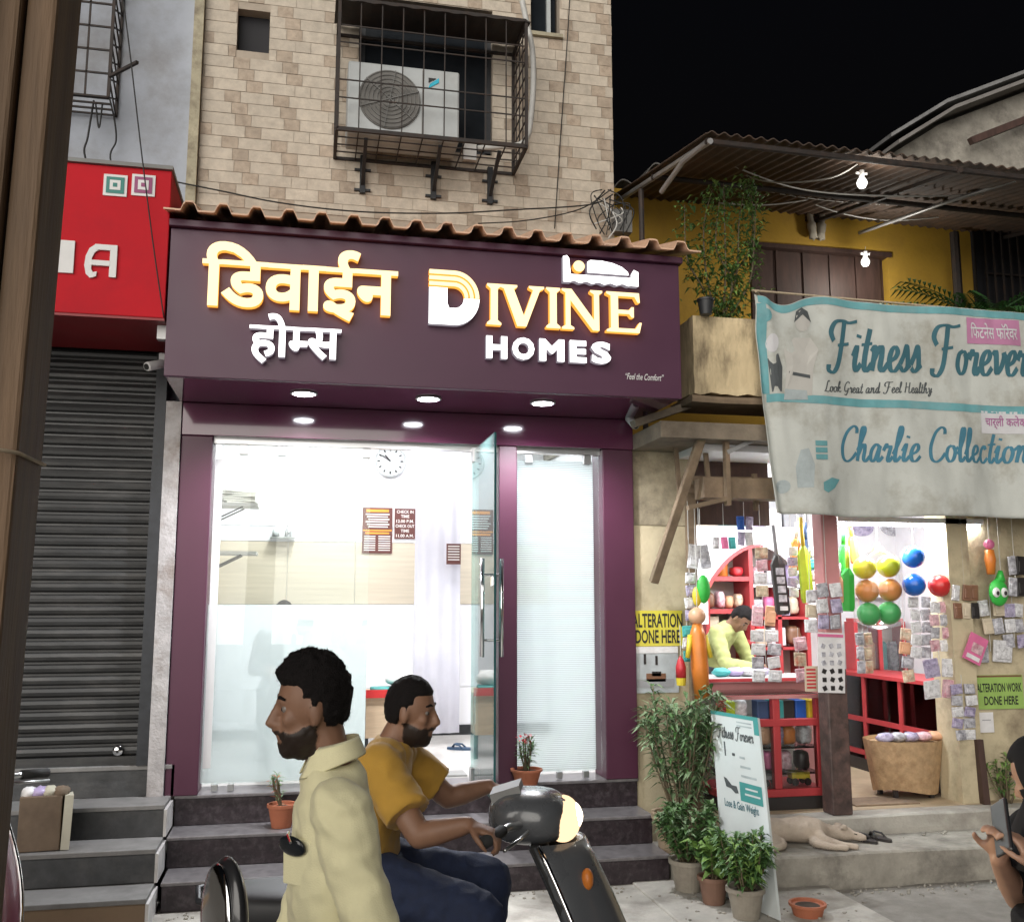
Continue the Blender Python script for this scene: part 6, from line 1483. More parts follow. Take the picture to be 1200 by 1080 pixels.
mat('tee_mustard', (.50, .28, .04), .85, var=.08, scale=10, bump=.2, bscale=300, sheen=.2)
mat('shirt_lime', (.40, .43, .17), .85, var=.08, scale=10)
mat('jeans', (.015, .024, .06), .85, var=.25, scale=30, bump=.2, bscale=200); mat('trouser_grey', (.06, .06, .07), .85, var=.2); mat('abaya', (.008, .008, .010), .85, var=.3, scale=12, spec=.2)
mat('eye_white', (.22, .19, .17), .25, var=.02); mat('shoe', (.03, .025, .02), .5, var=.2)
def loft(mb, secs, n=20):
    """elliptic sections: (centre, half axis a, half axis b)"""
    k = len(mb.v)
    for c, a, b in secs:
        for j in range(n):
            t = 2 * math.pi * j / n; mb.v.append(V(c) + V(a) * math.cos(t) + V(b) * math.sin(t))
    for i in range(len(secs) - 1):
        for j in range(n): mb.f.append((k + i * n + j, k + i * n + (j + 1) % n, k + (i + 1) * n + (j + 1) % n, k + (i + 1) * n + j)); mb.m.append(0)
    mb.f.append(tuple(k + j for j in range(n))[::-1]); q = k + (len(secs) - 1) * n; mb.f.append(tuple(q + j for j in range(n))); mb.m += [0, 0]
    return mb
def limb(mb, pts, rs, n=14):
    P = catmull([tuple(p) for p in pts], 4) if len(pts) > 2 else [V(p) for p in pts]
    k = (len(P) - 1) / (len(rs) - 1); R_ = []
    for i in range(len(P)):
        t = i / k; j = min(int(t), len(rs) - 2); f = t - j; R_.append(rs[j] * (1 - f) + rs[j + 1] * f)
    mb.tube(P, R_, n); mb.ball(P[0], R_[0], 12, 8); mb.ball(P[-1], R_[-1], 12, 8); return mb
def fuse(mb, name, mt, parent, voxel=.007, smooth=4, wrinkle=None, sf=.5):
    """closed pieces grown together into one continuous skin"""
    o = mb.build(name, mt, None, keep=True)
    r = o.modifiers.new('r', 'REMESH'); r.mode = 'VOXEL'; r.voxel_size = voxel
    s = o.modifiers.new('s', 'SMOOTH'); s.factor = sf; s.iterations = smooth
    dg = bpy.context.evaluated_depsgraph_get(); me = bpy.data.meshes.new_from_object(o.evaluated_get(dg)); me.name = name
    bpy.data.objects.remove(o)
    if wrinkle:
        nr = [v.normal.copy() for v in me.vertices]
        for v, n_ in zip(me.vertices, nr): v.co += n_ * wrinkle(v.co)
    me.polygons.foreach_set('use_smooth', [True] * len(me.polygons)); me.materials.clear(); me.materials.append(MATS[mt])
    o = bpy.data.objects.new(name, me); COL.objects.link(o); o.parent = parent; ROOT[o.name] = ROOT[parent.name]
    return o
def hand(mb, w, d, n, side, curl=.5, s=1.0, spread=.12):
    """palm and five fingers: w wrist, d along the hand, n palm normal (towards the palm), side = thumb direction sign along d x n"""
    w, d, n = V(w), V(d).normalized(), V(n).normalized(); n = (n - d * n.dot(d)).normalized(); t = d.cross(n).normalized() * side
    c = w + d * .045 * s
    loft(mb, [(w - d * .01, t * .024 * s, n * .018 * s), (w + d * .03 * s, t * .036 * s, n * .016 * s), (w + d * .075 * s, t * .040 * s, n * .013 * s), (w + d * .088 * s, t * .037 * s, n * .009 * s)], 14)
    for i, (off, ln) in enumerate(((.030, .066), (.010, .076), (-.011, .070), (-.030, .054))):
        b = w + d * .078 * s + t * off * s; a = 0; p = b; pts = [p]; dd = (d + t * (off * spread * 6)).normalized()
        for k, fr in enumerate((.45, .32, .23)):
            a += curl * (.7 if k == 0 else 1.0); dr = dd * math.cos(a) + n * math.sin(a); p = p + dr * ln * fr * s; pts.append(p)
        mb.tube(pts, [.0095 * s, .009 * s, .0085 * s, .007 * s], 10); mb.ball(pts[-1], .007 * s, 8, 6)
    b = w + d * .02 * s + t * .026 * s; d1 = (t * .75 + d * .6 + n * .35).normalized(); p1 = b + d1 * .036 * s; p2 = p1 + (d * .8 + t * .25 + n * .5).normalized() * .028 * s; p3 = p2 + (d * .8 + n * .6 - t * .1).normalized() * .022 * s
    mb.tube([b, p1, p2, p3], [.013 * s, .0105 * s, .0095 * s, .007 * s], 10); mb.ball(p3, .007 * s, 8, 6)
def person(name_label, loc, rz, J, mats, hair='short', beard=False, sleeve='long', voxel=.007, s=1.0, curl=(.4, .4), palm=(None, None), skirt=False, extra=None, seed=1):
    """J in local coordinates (x forward, y to the person's left, z up)"""
    o = thing('person', name_label, 'person', loc, rz)
    skin, top, leg = mats; J = {k: V(v) for k, v in J.items()}
    lat = (J['shL'] - J['shR']).normalized(); up = (J['neck'] - J['pelvis']).normalized(); fw = lat.cross(up).normalized()
    pe, ch, nk, hd = J['pelvis'], J['chest'], J['neck'], J['head']
    hy = J.get('look', V((1, 0, 0))).normalized(); hs = V((0, 0, 1)).cross(hy).normalized(); hu = hy.cross(hs)   # head frame: forward, left, up
    HM = Matrix((hy, hs, hu)).transposed()
    def torso(g, z0=0.0):
        m = MB(); wst = pe.lerp(ch, .45); up2 = ch.lerp(nk, .55)
        loft(m, [(pe - up * (.10 + z0), lat * (.150 + g), fw * (.095 + g)), (pe, lat * (.158 + g), fw * (.100 + g)), (wst, lat * (.138 + g), fw * (.078 + g)), (ch, lat * (.162 + g), fw * (.080 + g)), (up2, lat * (.158 + g), fw * (.072 + g)), (nk - up * .02, lat * (.085 + g), fw * (.060 + g)), (nk + up * .01, lat * (.050 + g * .5), fw * (.048 + g * .5))], 24)
        return m
    mb = torso(0)
    limb(mb, [nk - up * .03, nk.lerp(hd, .35), hd - hu * .04 - hy * .02], [.056, .050, .052])
    for sd in 'LR':
        sh, el_, wr = J['sh' + sd], J['el' + sd], J['wr' + sd]
        limb(mb, [sh, sh.lerp(el_, .5), el_], [.056, .047, .039]); limb(mb, [el_, el_.lerp(wr, .35), wr], [.039, .040, .026])
        hip, kn, an = J['hip' + sd], J['kn' + sd], J['an' + sd]
        limb(mb, [hip, hip.lerp(kn, .5), kn], [.088, .072, .054]); limb(mb, [kn, kn.lerp(an, .35), an], [.054, .052, .035])
        ft = J.get('toe' + sd, an + V((.17, 0, -.05))); limb(mb, [an - V((.03, 0, .03)), an.lerp(ft, .5) - V((0, 0, .02)), ft], [.035, .036, .026])
        dh = (wr - el_).normalized(); pn = palm[0 if sd == 'L' else 1] or (lat * (-1 if sd == 'L' else 1))
        hand(mb, wr, J.get('hd' + sd, dh), pn, 1 if sd == 'L' else -1, curl[0 if sd == 'L' else 1])
    # head: skull, jaw, brow, nose, lips, ears
    KX, KY, KZ = (.84, .94, .99)
    def hp(x, y, z): return hd + HM @ V((x * KX, y * KY, z * KZ))
    def kr(t): return (t[0] * KX, t[1] * KY, t[2] * KZ)
    def skull(d):
        q = 1.0
        if d.z < 0: q *= 1 - .10 * (-d.z) * (1 - max(0, d.x)) 
        return q
    eu = HM.to_euler()
    mb.ball(hp(-.008, 0, .022), kr((.098, .076, .092)), 24, 16, rot=eu); mb.ball(hp(.022, 0, -.045), kr((.068, .058, .070)), 20, 12, rot=eu); mb.ball(hp(.062, 0, -.088), kr((.024, .030, .022)), 14, 10, rot=eu)
    mb.ball(hp(.078, 0, .022), kr((.016, .046, .014)), 14, 8, rot=eu)
    mb.tube([hp(.088, 0, .012), hp(.102, 0, -.014), hp(.112, 0, -.030), hp(.098, 0, -.040)], [.009, .012, .0145, .009], 10)
    for sg in (-1, 1): mb.ball(hp(.094, sg * .012, -.034), .0095, 10, 6); mb.ball(hp(-.006, sg * .077, -.008), kr((.020, .008, .031)), 12, 8, rot=eu); mb.ball(hp(.058, sg * .040, -.020), kr((.026, .018, .020)), 12, 8, rot=eu)
    mb.ball(hp(.084, 0, -.058), kr((.014, .024, .008)), 12, 8, rot=eu); mb.ball(hp(.082, 0, -.068), kr((.013, .021, .008)), 12, 8, rot=eu)
    body = fuse(mb, 'body', skin, o, voxel)
    for sg in (-1, 1):
        MB().ball(hp(.067, sg * .031, .004), .0125, 12, 8).build('eye', 'eye_white', o, local=True, smooth=True); MB().ball(hp(.0765, sg * .032, .003), .0055, 10, 8).build('iris', 'hair_black', o, local=True)
        MB().tube([hp(.088, sg * .014, .026), hp(.086, sg * .032, .031), hp(.074, sg * .050, .026)], [.0035, .0045, .003], 6).build('eyebrow', 'hair_black', o, local=True)
    # hair
    def hairf(d):
        dl = d; face = max(0, min(1, (dl.x - .25) * 4)) * max(0, min(1, (.52 - dl.z) * 5)); low = max(0, min(1, ((-.30 if dl.x > -.25 else -.55) - dl.z) * 5)) if hair != 'scarf' else 0
        if hair != 'scarf' and abs(dl.y) > .5 and dl.x > -.16: low = max(low, max(0, min(1, ((.14 if dl.x > .17 else (-.22 if dl.x > .0 else .05)) - dl.z) * 9)))
        th = {'curly': 1.05 + .20 * max(0, dl.z) + .16 * max(0, dl.x) * max(0, dl.z), 'short': 1.07 + .02 * max(0, dl.z), 'scarf': 1.14}[hair]
        amp = {'curly': .075, 'short': .03, 'scarf': .012}[hair]
        nz = noise.noise(dl * 5.5 + V((seed, 0, 0))) * amp + noise.noise(dl * 13 + V((seed, 3, 0))) * amp * .7 + noise.noise(dl * 30 + V((seed, 3, 0))) * amp * .35
        q = (th + nz) * (1 - max(face, low)) + .82 * max(face, low); return q
    hm = MB().ball(hp(-.008, 0, .018), kr((.099, .078, .095)), 64, 44, rot=eu, fn=hairf)
    if hair != 'scarf':
        rs = random.Random(seed); base_n = len(hm.v); c0 = hp(-.008, 0, .018); tf = MB()
        for k in range(3600 if hair == 'curly' else 2200):
            p = hm.v[rs.randrange(64, base_n - 64)]; d = HM.transposed() @ (p - c0); rel = V((d.x / .099 / KX, d.y / .078 / KY, d.z / .095 / KZ))
            if rel.length < 1.0: continue
            nn = (p - c0).normalized(); tn = nn.cross(V((rs.gauss(0, 1), rs.gauss(0, 1), rs.gauss(0, 1)))).normalized()
            ln = rs.uniform(.005, .012) if hair == 'curly' else rs.uniform(.004, .009)
            leaf(tf, p - nn * .003 + tn * rs.uniform(-.004, .004), nn * .8 + tn * .8, ln, ln * .22, .1)
        tf.build('hair_strands', 'hair_black', o, local=True, fix=False, kind='stuff')
    hm.build('hair' if hair != 'scarf' else 'headscarf', 'hair_black' if hair != 'scarf' else 'abaya', o, local=True, smooth=True)
    if hair == 'scarf':
        m = MB(); loft(m, [(hp(-.02, 0, -.02), hs * .085, hy * .095), (nk + up * .05, lat * .09, fw * .09), (nk - up * .04, lat * .17, fw * .12), (ch + up * .02, lat * .19, fw * .14)], 20); fuse(m, 'scarf_drape', 'abaya', o, .01, 3)
    if beard:
        def bf(d):
            on = max(0, min(1, (-.12 - d.z) * 6)) * max(0, min(1, (d.x + .1) * 5))
            mouth = max(0, 1 - ((d.y / .38) ** 2 + ((d.z + .18) / .14) ** 2)) * (1 if d.x > .5 else 0)
            return (1.06 + .035 * noise.noise(d * 14)) * on * (1 - .25 * mouth) + .80 * (1 - on)
        me = body.data; inv = HM.transposed(); mark = []
        nr = [v.normal.copy() for v in me.vertices]
        for v, n_ in zip(me.vertices, nr):
            p = inv @ (v.co - hd); p = V((p.x / KX, p.y / KY, p.z / KZ)); nz = .006 * noise.noise(p * 90)
            top_ = -.028 - .42 * max(0, p.x) + nz if p.x < .062 else -.046 + nz
            bh = top_ > p.z > -.125 + .35 * max(0, .05 - p.x) and p.x > -.012 + nz and abs(p.y) < .09
            sb = -.03 <= p.z < .03 and -.004 < p.x < .016 and abs(p.y) > .05
            lips = p.x > .075 and -.074 < p.z < -.055 and abs(p.y) < .022
            on = bh and not lips; mark.append(on)
            if on: v.co += n_ * (.004 + .003 * noise.noise(p * 160))
        at_ = me.attributes.new('beard', 'FLOAT', 'POINT'); val = [1.0 if m else 0.0 for m in mark]
        for it in range(3):
            acc = [0.0] * len(val); cn = [0] * len(val)
            for e in me.edges: a, b = e.vertices; acc[a] += val[b]; acc[b] += val[a]; cn[a] += 1; cn[b] += 1
            val = [.5 * v + .5 * (s_ / n_ if n_ else v) for v, s_, n_ in zip(val, acc, cn)]
        at_.data.foreach_set('value', val)
    # clothes
    wr_ = lambda k: (lambda p: .006 * noise.noise(V((p.x * 4 + k, p.y * 4, p.z * 7 + p.x * 6))) + .009 * (.3 - abs(noise.noise(V((p.x * 11, p.y * 11 + k, p.z * 16 - p.x * 12))))) + .0035 * noise.noise(V((p.x * 22, p.y * 22 + k, p.z * 34))) + .002 * math.sin(p.z * 60 + 6 * noise.noise(p * 6)))
    mb = torso(.014, .06)
    for sd in 'LR':
        sh, el_, wr = J['sh' + sd], J['el' + sd], J['wr' + sd]
        if sleeve == 'long': limb(mb, [sh, sh.lerp(el_, .5), el_], [.068, .060, .054]); limb(mb, [el_, el_.lerp(wr, .5), wr - (wr - el_) * .06], [.054, .048, .040])
        else: mb.ball(sh, .078, 16, 10); mb.ball(sh - lat * (.05 if sd == 'L' else -.05) + up * .012, .074, 16, 10); e2 = sh.lerp(el_, .72); mb.tube([sh - (e2 - sh) * .1, sh, sh.lerp(e2, .5), e2], [.05, .074, .074, .078], 18)
    if skirt: loft(mb, [(pe + up * .1, lat * .18, fw * .14), (pe - V((0, 0, .3)), lat * .22, fw * .20), (V((pe.x, pe.y, .06)), lat * .28, fw * .26)], 24)
    fuse(mb, 'shirt' if not skirt else 'robe', top, o, voxel * 1.1, 3, wr_(seed))
    if not skirt:
        mb = MB(); loft(mb, [(pe - up * .10, lat * .155, fw * .115), (pe + up * .06, lat * .165, fw * .12)], 20)
        for sd in 'LR':
            hip, kn, an = J['hip' + sd], J['kn' + sd], J['an' + sd]; limb(mb, [hip, hip.lerp(kn, .5), kn], [.105, .092, .076]); limb(mb, [kn, kn.lerp(an, .5), an + (kn - an) * .06], [.076, .072, .062])
        fuse(mb, 'trousers', leg, o, voxel * 1.2, 3, wr_(seed + 4))
    for sd in 'LR':
        an = J['an' + sd]; ft = J.get('toe' + sd, an + V((.17, 0, -.05))); m = MB(); limb(m, [an - V((.04, 0, .035)), an.lerp(ft, .5) - V((0, 0, .022)), ft], [.042, .044, .034]); fuse(m, 'shoe', 'shoe', o, .01, 3)
    if extra: extra(o, J, hp, lat, up, fw)
    return o
# ---- man in the pale yellow shirt walking past
def stand(dx=0, lean=0, stride=.0, arms=((-.09, .235, 1.06), (-.04, .24, .83), (.06, -.235, 1.06), (.12, -.22, .84))):
    return dict(pelvis=(0, 0, .90), chest=(.0 + lean * .5, 0, 1.20), neck=(-.01 + lean, 0, 1.405), head=(.045 + lean, 0, 1.535), shL=(-.02 + lean, .165, 1.335), shR=(-.02 + lean, -.165, 1.335),
                elL=arms[0], wrL=arms[1], elR=arms[2], wrR=arms[3], hipL=(0, .09, .86), hipR=(0, -.09, .86), knL=(.02 + stride, .09, .48), knR=(.02 - stride * .3, -.09, .48), anL=(stride * 1.6, .09, .085), anR=(-.02 - stride * 1.6, -.09, .085))
def collar(o, J, hp, lat, up, fw):
    nk = V(J['neck'])
    def cf(u, v):
        a = math.pi * (.16 + 1.68 * u); r0 = .057 + .017 * v; drop = -.038 * v - .030 * v * abs(math.cos(a / 2)) ** 4
        pt = 1 + .30 * v * max(0, math.cos(a)) ** 3
        return nk + lat * (math.sin(a) * r0 * 1.08) + fw * (math.cos(a) * r0 * pt) + up * (.050 + drop + .012 * math.cos(a) * -1)
    MB().sheet(cf, 40, 5, (0, 0, .004)).build('collar', 'shirt_cream', o, local=True, smooth=True)
    # placket and pocket with a pair of glasses tucked in
    ch = V(J['chest']); f0 = ch + fw * .074 + lat * .112
    MB().box(f0 + up * .02, (.007, .085, .10), (0, .03, .75)).build('pocket', 'shirt_cream', o, local=True, bevel=.004)
    MB().ball(f0 + fw * .012 + up * .055 + lat * .006, (.010, .042, .024), 16, 10, rot=(0, .3, .75)).build('tucked_glasses', 'dark_glass', o, local=True, smooth=True)
    MB().tube([f0 + fw * .02 + up * .075 - lat * .04, f0 + fw * .022 + up * .078, f0 + fw * .015 + up * .07 + lat * .04], .003, 6).build('glasses_frame', 'chrome', o, local=True)
J = stand(0, .015, .10, arms=((-.085, .225, 1.06), (-.03, .235, .83), (.05, -.225, 1.06), (.13, -.21, .85)))
q = at(365, 822, 2.40)
J['look'] = (1, .05, -.04)
person('man in a pale yellow shirt walking past the granite steps', (q.x + .06, 2.40, q.z - 1.548), math.pi, J, ('skin', 'shirt_cream', 'trouser_grey'), 'curly', True, 'long', .006, extra=collar, seed=2)

# ---- scooters
mat('paint_grey', (.085, .09, .098), .28, var=.08, coat=.5); mat('paint_maroon', (.10, .015, .03), .3, var=.1, coat=.5); mat('paint_black', (.02, .02, .022), .3, var=.1, coat=.5); mat('rubber', (.02, .02, .02), .8, var=.2); mat('seat_black', (.02, .02, .022), .6, var=.2)
glow('headlight_on', (1.0, .66, .38), 1.2)
glow('headlight_core', (1.0, .85, .62), 3.5)
mat('headlight_off', (.5, .52, .55), .1, var=.03)
def scooter(label, loc, rz, paint, lit, mirrors):
    o = thing('scooter', label, 'scooter', loc, rz)
    B = lambda mb, n, m, sm=True, p=None: mb.build(n, m, p or o, local=True, smooth=sm)
    for x in (.62, -.56):
        w_ = B(MB().lathe([(.14, -.04), (.20, -.045), (.225, -.02), (.23, 0), (.225, .02), (.20, .045), (.14, .04), (.14, -.04)], 32, (x, 0, .23), (R(90), 0, 0)), 'tyre', 'rubber')
        B(MB().lathe([(0, -.03), (.05, -.035), (.13, -.02), (.141, 0), (.13, .02), (.05, .035), (0, .03)], 24, (x, 0, .23), (R(90), 0, 0)), 'rim', 'steel', True, w_)
    B(MB().grid(lambda u, v: (.62 + .26 * math.cos(R(20 + 150 * u)), (v - .5) * .13 * (1 - .3 * abs(u - .5)), .23 + .26 * math.sin(R(20 + 150 * u)) + .02 * (1 - (2 * v - 1) ** 2)), 16, 6), 'front_fender', paint)
    def apron(u, v):
        y = (u - .5) * 2; wd = .15 + .06 * math.sin(v * math.pi); x = .38 + .36 * v - .10 * v * v; z = .99 - .66 * v
        return (x - .03 + .15 * (1 - y * y) ** .8, y * wd, z)
    B(MB().sheet(apron, 16, 14, (-.03, 0, -.01)), 'front_apron', paint)
    B(MB().sheet(lambda u, v: (.345 + .36 * v - .10 * v * v, (u - .5) * 2 * (.15 + .06 * math.sin(v * math.pi)), .985 - .655 * v), 8, 8, (-.02, 0, 0)), 'leg_shield', 'rubber')
    for u_ in (0.0, 1.0): B(MB().tube([apron(u_, v / 12) for v in range(13)], .009, 8), 'edge_highlight', 'chrome')  # bright tubes added along the apron edges as highlights
    for u_ in (.18, .82): B(MB().ball(apron(u_, .16), (.020, .026, .034), 14, 10), 'indicator', 't_orange')
    for v_ in (.52, .60): B(MB().tube([V(apron(.06 + .22 * q / 6, v_ + .02 * q / 6)) + V((.006, -.004, 0)) for q in range(7)], .006, 6), 'streak_highlight', 'ac_white')  # pale strips standing in for white streak highlights on the paint
    for k in range(3): B(MB().box((.665 + .03 * k, 0, .70 - .06 * k), (.012, .10 - .015 * k, .022), (0, -.25, 0)), 'badge', 'chrome', False)
    B(MB().bb(-.10, .36, -.15, .15, .27, .33), 'floorboard', 'rubber', False)
    B(MB().ball((-.38, 0, .55), (.44, .165, .20), 28, 16, fn=lambda d: (abs(d.x) ** 3 + abs(d.y) ** 3 + abs(d.z) ** 3) ** -.333), 'rear_body', paint)
    B(MB().ball((-.34, 0, .765), (.40, .15, .055), 28, 12, fn=lambda d: (abs(d.x) ** 4 + abs(d.y) ** 4 + abs(d.z) ** 4) ** -.25), 'seat', 'seat_black')
    B(MB().ball((-.80, 0, .62), (.03, .10, .045), 14, 10), 'tail_light', 't_red')
    B(MB().tube([(-.62, -.12, .77), (-.76, -.10, .79), (-.80, 0, .80), (-.76, .10, .79), (-.62, .12, .77)], .011, 8), 'grab_rail', 'dark_steel')
    B(MB().bb(-.62, -.2, .10, .17, .20, .32), 'engine', 'dark_steel', False); B(MB().tube([(-.2, -.13, .25), (-.75, -.15, .27), (-.85, -.15, .28)], [.025, .05, .045], 12), 'exhaust', 'dark_steel')
    B(MB().tube([(.34, 0, .97), (.56, 0, .55), (.62, 0, .23)], .03, 10), 'steering_column', 'dark_steel')
    B(MB().ball((.315, 0, 1.055), (.135, .150, .085), 28, 18, fn=lambda d: (abs(d.x) ** 2.6 + abs(d.y) ** 2.6 + abs(d.z) ** 2.6) ** -.385), 'headlight_cowl', paint)
    hl = B(MB().ball((.425, 0, 1.045), (.060, .115, .072), 24, 14), 'headlight', 'headlight_on' if lit else 'headlight_off')
    if lit: B(MB().ball((.438, 0, 1.052), (.054, .085, .052), 20, 12), 'bulb_glow', 'headlight_core', True, hl)
    B(MB().box((.40, 0, 1.118), (.07, .10, .012), (0, .35, 0)), 'cowl_trim', 'chrome', False)
    B(MB().box((.24, 0, 1.13), (.10, .14, .03), (0, -.3, 0)), 'dashboard', 'ac_grey', False)
    for sg in (-1, 1):
        B(MB().tube([(.30, sg * .12, 1.05), (.26, sg * .22, 1.06), (.20, sg * .36, 1.05)], .013, 8), 'handlebar', 'steel')
        B(MB().tube([(.245, sg * .255, 1.058), (.20, sg * .37, 1.048)], .019, 10), 'grip', 'rubber')
        B(MB().tube([(.32, sg * .18, 1.04), (.30, sg * .26, 1.035), (.26, sg * .36, 1.025)], .006, 6), 'brake_lever', 'steel')
        if mirrors and sg < 0:
            B(MB().tube([(.27, sg * .20, 1.02), (.27, sg * .24, 1.12), (.25, sg * .28, 1.20)], .007, 8), 'mirror_stem', 'dark_steel')
            mm = B(MB().ball((.25, sg * .29, 1.27), (.022, .062, .085), 24, 16), 'mirror', 'paint_black')
            B(MB().ball((.236, sg * .29, 1.27), (.012, .056, .078), 24, 16), 'mirror_glass', 'chrome', True, mm)
    if lit:
        c, s_ = math.cos(rz), math.sin(rz); lamp('headlight_lamp', 'SPOT', (loc[0] + .52 * c, loc[1] + .52 * s_, loc[2] + 1.04), 30, (1, .85, .6), .04, o, (c, s_, -.12), 60)
    return o
SA = R(-16)
hipw = at(478, 1040, 3.45)
so = V((hipw.x - .13 + .22 * math.cos(SA), 3.45 + .22 * math.sin(SA), 0)); so.z = 0
scooter('dark grey scooter with its headlight lit, ridden past the steps', tuple(so), SA, 'paint_grey', True, False)
# ---- rider in the mustard T-shirt
JR = dict(pelvis=(-.24, 0, .88), chest=(-.19, 0, 1.12), neck=(-.15, 0, 1.285), head=(-.085, 0, 1.385), shL=(-.16, .155, 1.225), shR=(-.16, -.155, 1.225),
          elL=(.01, .24, 1.06), wrL=(.15, .30, 1.09), elR=(-.01, -.26, 1.04), wrR=(.145, -.305, 1.085), hipL=(-.22, .09, .86), hipR=(-.22, -.09, .86),
          knL=(.17, .15, .80), knR=(.17, -.16, .78), anL=(.10, .13, .42), anR=(.10, -.14, .42), hdL=(.9, .12, -.25), hdR=(.9, -.12, -.25), look=(1, -.10, -.08))
person('man in a mustard T-shirt and dark jeans riding the scooter', tuple(so), SA, JR, ('skin', 'tee_mustard', 'jeans'), 'short', True, 'short', .007, curl=(.85, .85), palm=(V((0, 0, -1)), V((0, 0, -1))), seed=5)
# ---- parked scooters of which little shows
q = at(268, 1003, 1.5); mrz = R(24)
m_l = V((.25, .29, 1.22)); Mr = Matrix.Rotation(mrz, 3, 'Z'); pos = V((q.x, 1.5, 0)) - Mr @ V((.25, -.29, 0))
scooter('black scooter parked in the foreground, only its mirror rising into view', (pos.x, pos.y, max(0, q.z - 1.355)), mrz, 'paint_black', False, True)
q = at(28, 1010, 4.3); mrz = R(-60); Mr = Matrix.Rotation(mrz, 3, 'Z'); pos = V((q.x, 4.3, 0)) - Mr @ V((.33, .1, 0))
scooter('maroon scooter parked by the slate steps, half hidden by the wooden post', (pos.x - .16, pos.y, 0), mrz, 'paint_maroon', False, False)
# ---- person with a phone at the edge
q = at(1222, 896, 2.62)
JL = stand(0, .0); k_ = 1.0
JL = dict(pelvis=(0, 0, .74), chest=(.02, 0, .96), neck=(.02, 0, 1.11), head=(.06, 0, 1.235), shL=(.02, .14, 1.05), shR=(.02, -.14, 1.05), elL=(.05, .20, .84), wrL=(.155, .10, 1.00), elR=(.05, -.20, .84), wrR=(.19, -.03, 1.00),
          hipL=(0, .08, .70), hipR=(0, -.08, .70), knL=(.02, .08, .40), knR=(.02, -.08, .40), anL=(0, .08, .085), anR=(0, -.08, .085), hdL=(.25, -.35, .9), hdR=(.1, .35, .9), look=(.45, -.85, -.35))
def phone(o, J, hp, lat, up, fw):
    ph = MB().box((.205, .035, 1.105), (.012, .078, .155), (.45, -.25, 0)).build('held_part', 'paint_black', o, local=True, bevel=.006); bpy.data.objects.remove(ph)
lady = person('person in black robe and headscarf holding up a phone at the picture edge', (q.x + .06, 2.62, 0), R(170), JL, ('skin_light', 'abaya', 'abaya'), 'scarf', False, 'short', .007, curl=(.75, .75), palm=(V((.6, -.6, .2)), V((.6, .6, .2))), skirt=True, seed=8)
Ml = ROOT[lady.name]
ph = thing('mobile_phone', 'black mobile phone held tilted in both hands at the picture edge', 'phone', tuple(Ml @ V((.215, .045, 1.03))), R(170))
MB().box((0, 0, .075), (.010, .078, .155), (.55, -.25, 0)).build('case', 'paint_black', ph, local=True, bevel=.006); MB().box((-.0065, 0, .075), (.002, .070, .145), (.55, -.25, 0)).build('screen', 'dark_glass', ph, local=True)
# ---- shopkeeper
q = at(868, 742, 7.62)
JS = dict(pelvis=(-.06, 0, .88), chest=(.06, 0, 1.10), neck=(.17, 0, 1.235), head=(.265, 0, 1.285), shL=(.13, .165, 1.17), shR=(.13, -.165, 1.17), elL=(.22, .22, .93), wrL=(.36, .10, .90), elR=(.22, -.22, .93), wrR=(.38, -.06, .90), hipL=(-.06, .09, .84), hipR=(-.06, -.09, .84), knL=(-.04, .09, .46), knR=(-.04, -.09, .46), anL=(-.06, .09, .085), anR=(-.06, -.09, .085), look=(.6, 0, -.8))
rzS = R(-50); Mr = Matrix.Rotation(rzS, 3, 'Z'); pp_ = V((q.x, 7.62, 0)) - Mr @ V((.26, 0, 0))
person('shopkeeper in a lime green shirt bent over the inner counter', (pp_.x, pp_.y, PZ), rzS, JS, ('skin', 'shirt_lime', 'trouser_grey'), 'short', False, 'long', .009, seed=12)
# ---- seated receptionist, only the hair shows over the frosted band
q = at(333, 712, 8.35)
JE = dict(pelvis=(0, 0, .50), chest=(.02, 0, .78), neck=(.03, 0, .97), head=(.07, 0, 1.09), shL=(.02, .16, .90), shR=(.02, -.16, .90), elL=(.08, .22, .66), wrL=(.28, .12, .66), elR=(.08, -.22, .66), wrR=(.28, -.12, .66), hipL=(0, .09, .48), hipR=(0, -.09, .48), knL=(.40, .10, .48), knR=(.40, -.10, .48), anL=(.40, .10, .085), anR=(.40, -.10, .085), look=(1, 0, -.3))
person('seated receptionist behind the desk, only dark hair showing', (q.x, 8.35, FL + .01), R(-90), JE, ('skin', 'trouser_grey', 'trouser_grey'), 'short', False, 'long', .01, seed=15)
st_ = thing('stool', 'plain stool under the receptionist behind the desk', 'stool', (q.x, 8.35, FL)); MB().bb(q.x - .17, q.x + .17, 8.19, 8.55, FL + .36, FL + .40).build('seat', 'seat_black', st_, bevel=.01)
for sx in (-1, 1):
    for sy in (-1, 1): MB().bb(q.x + sx * .14 - .012, q.x + sx * .14 + .012, 8.37 + sy * .14 - .012, 8.37 + sy * .14 + .012, FL, FL + .359).build('leg', 'dark_steel', st_)
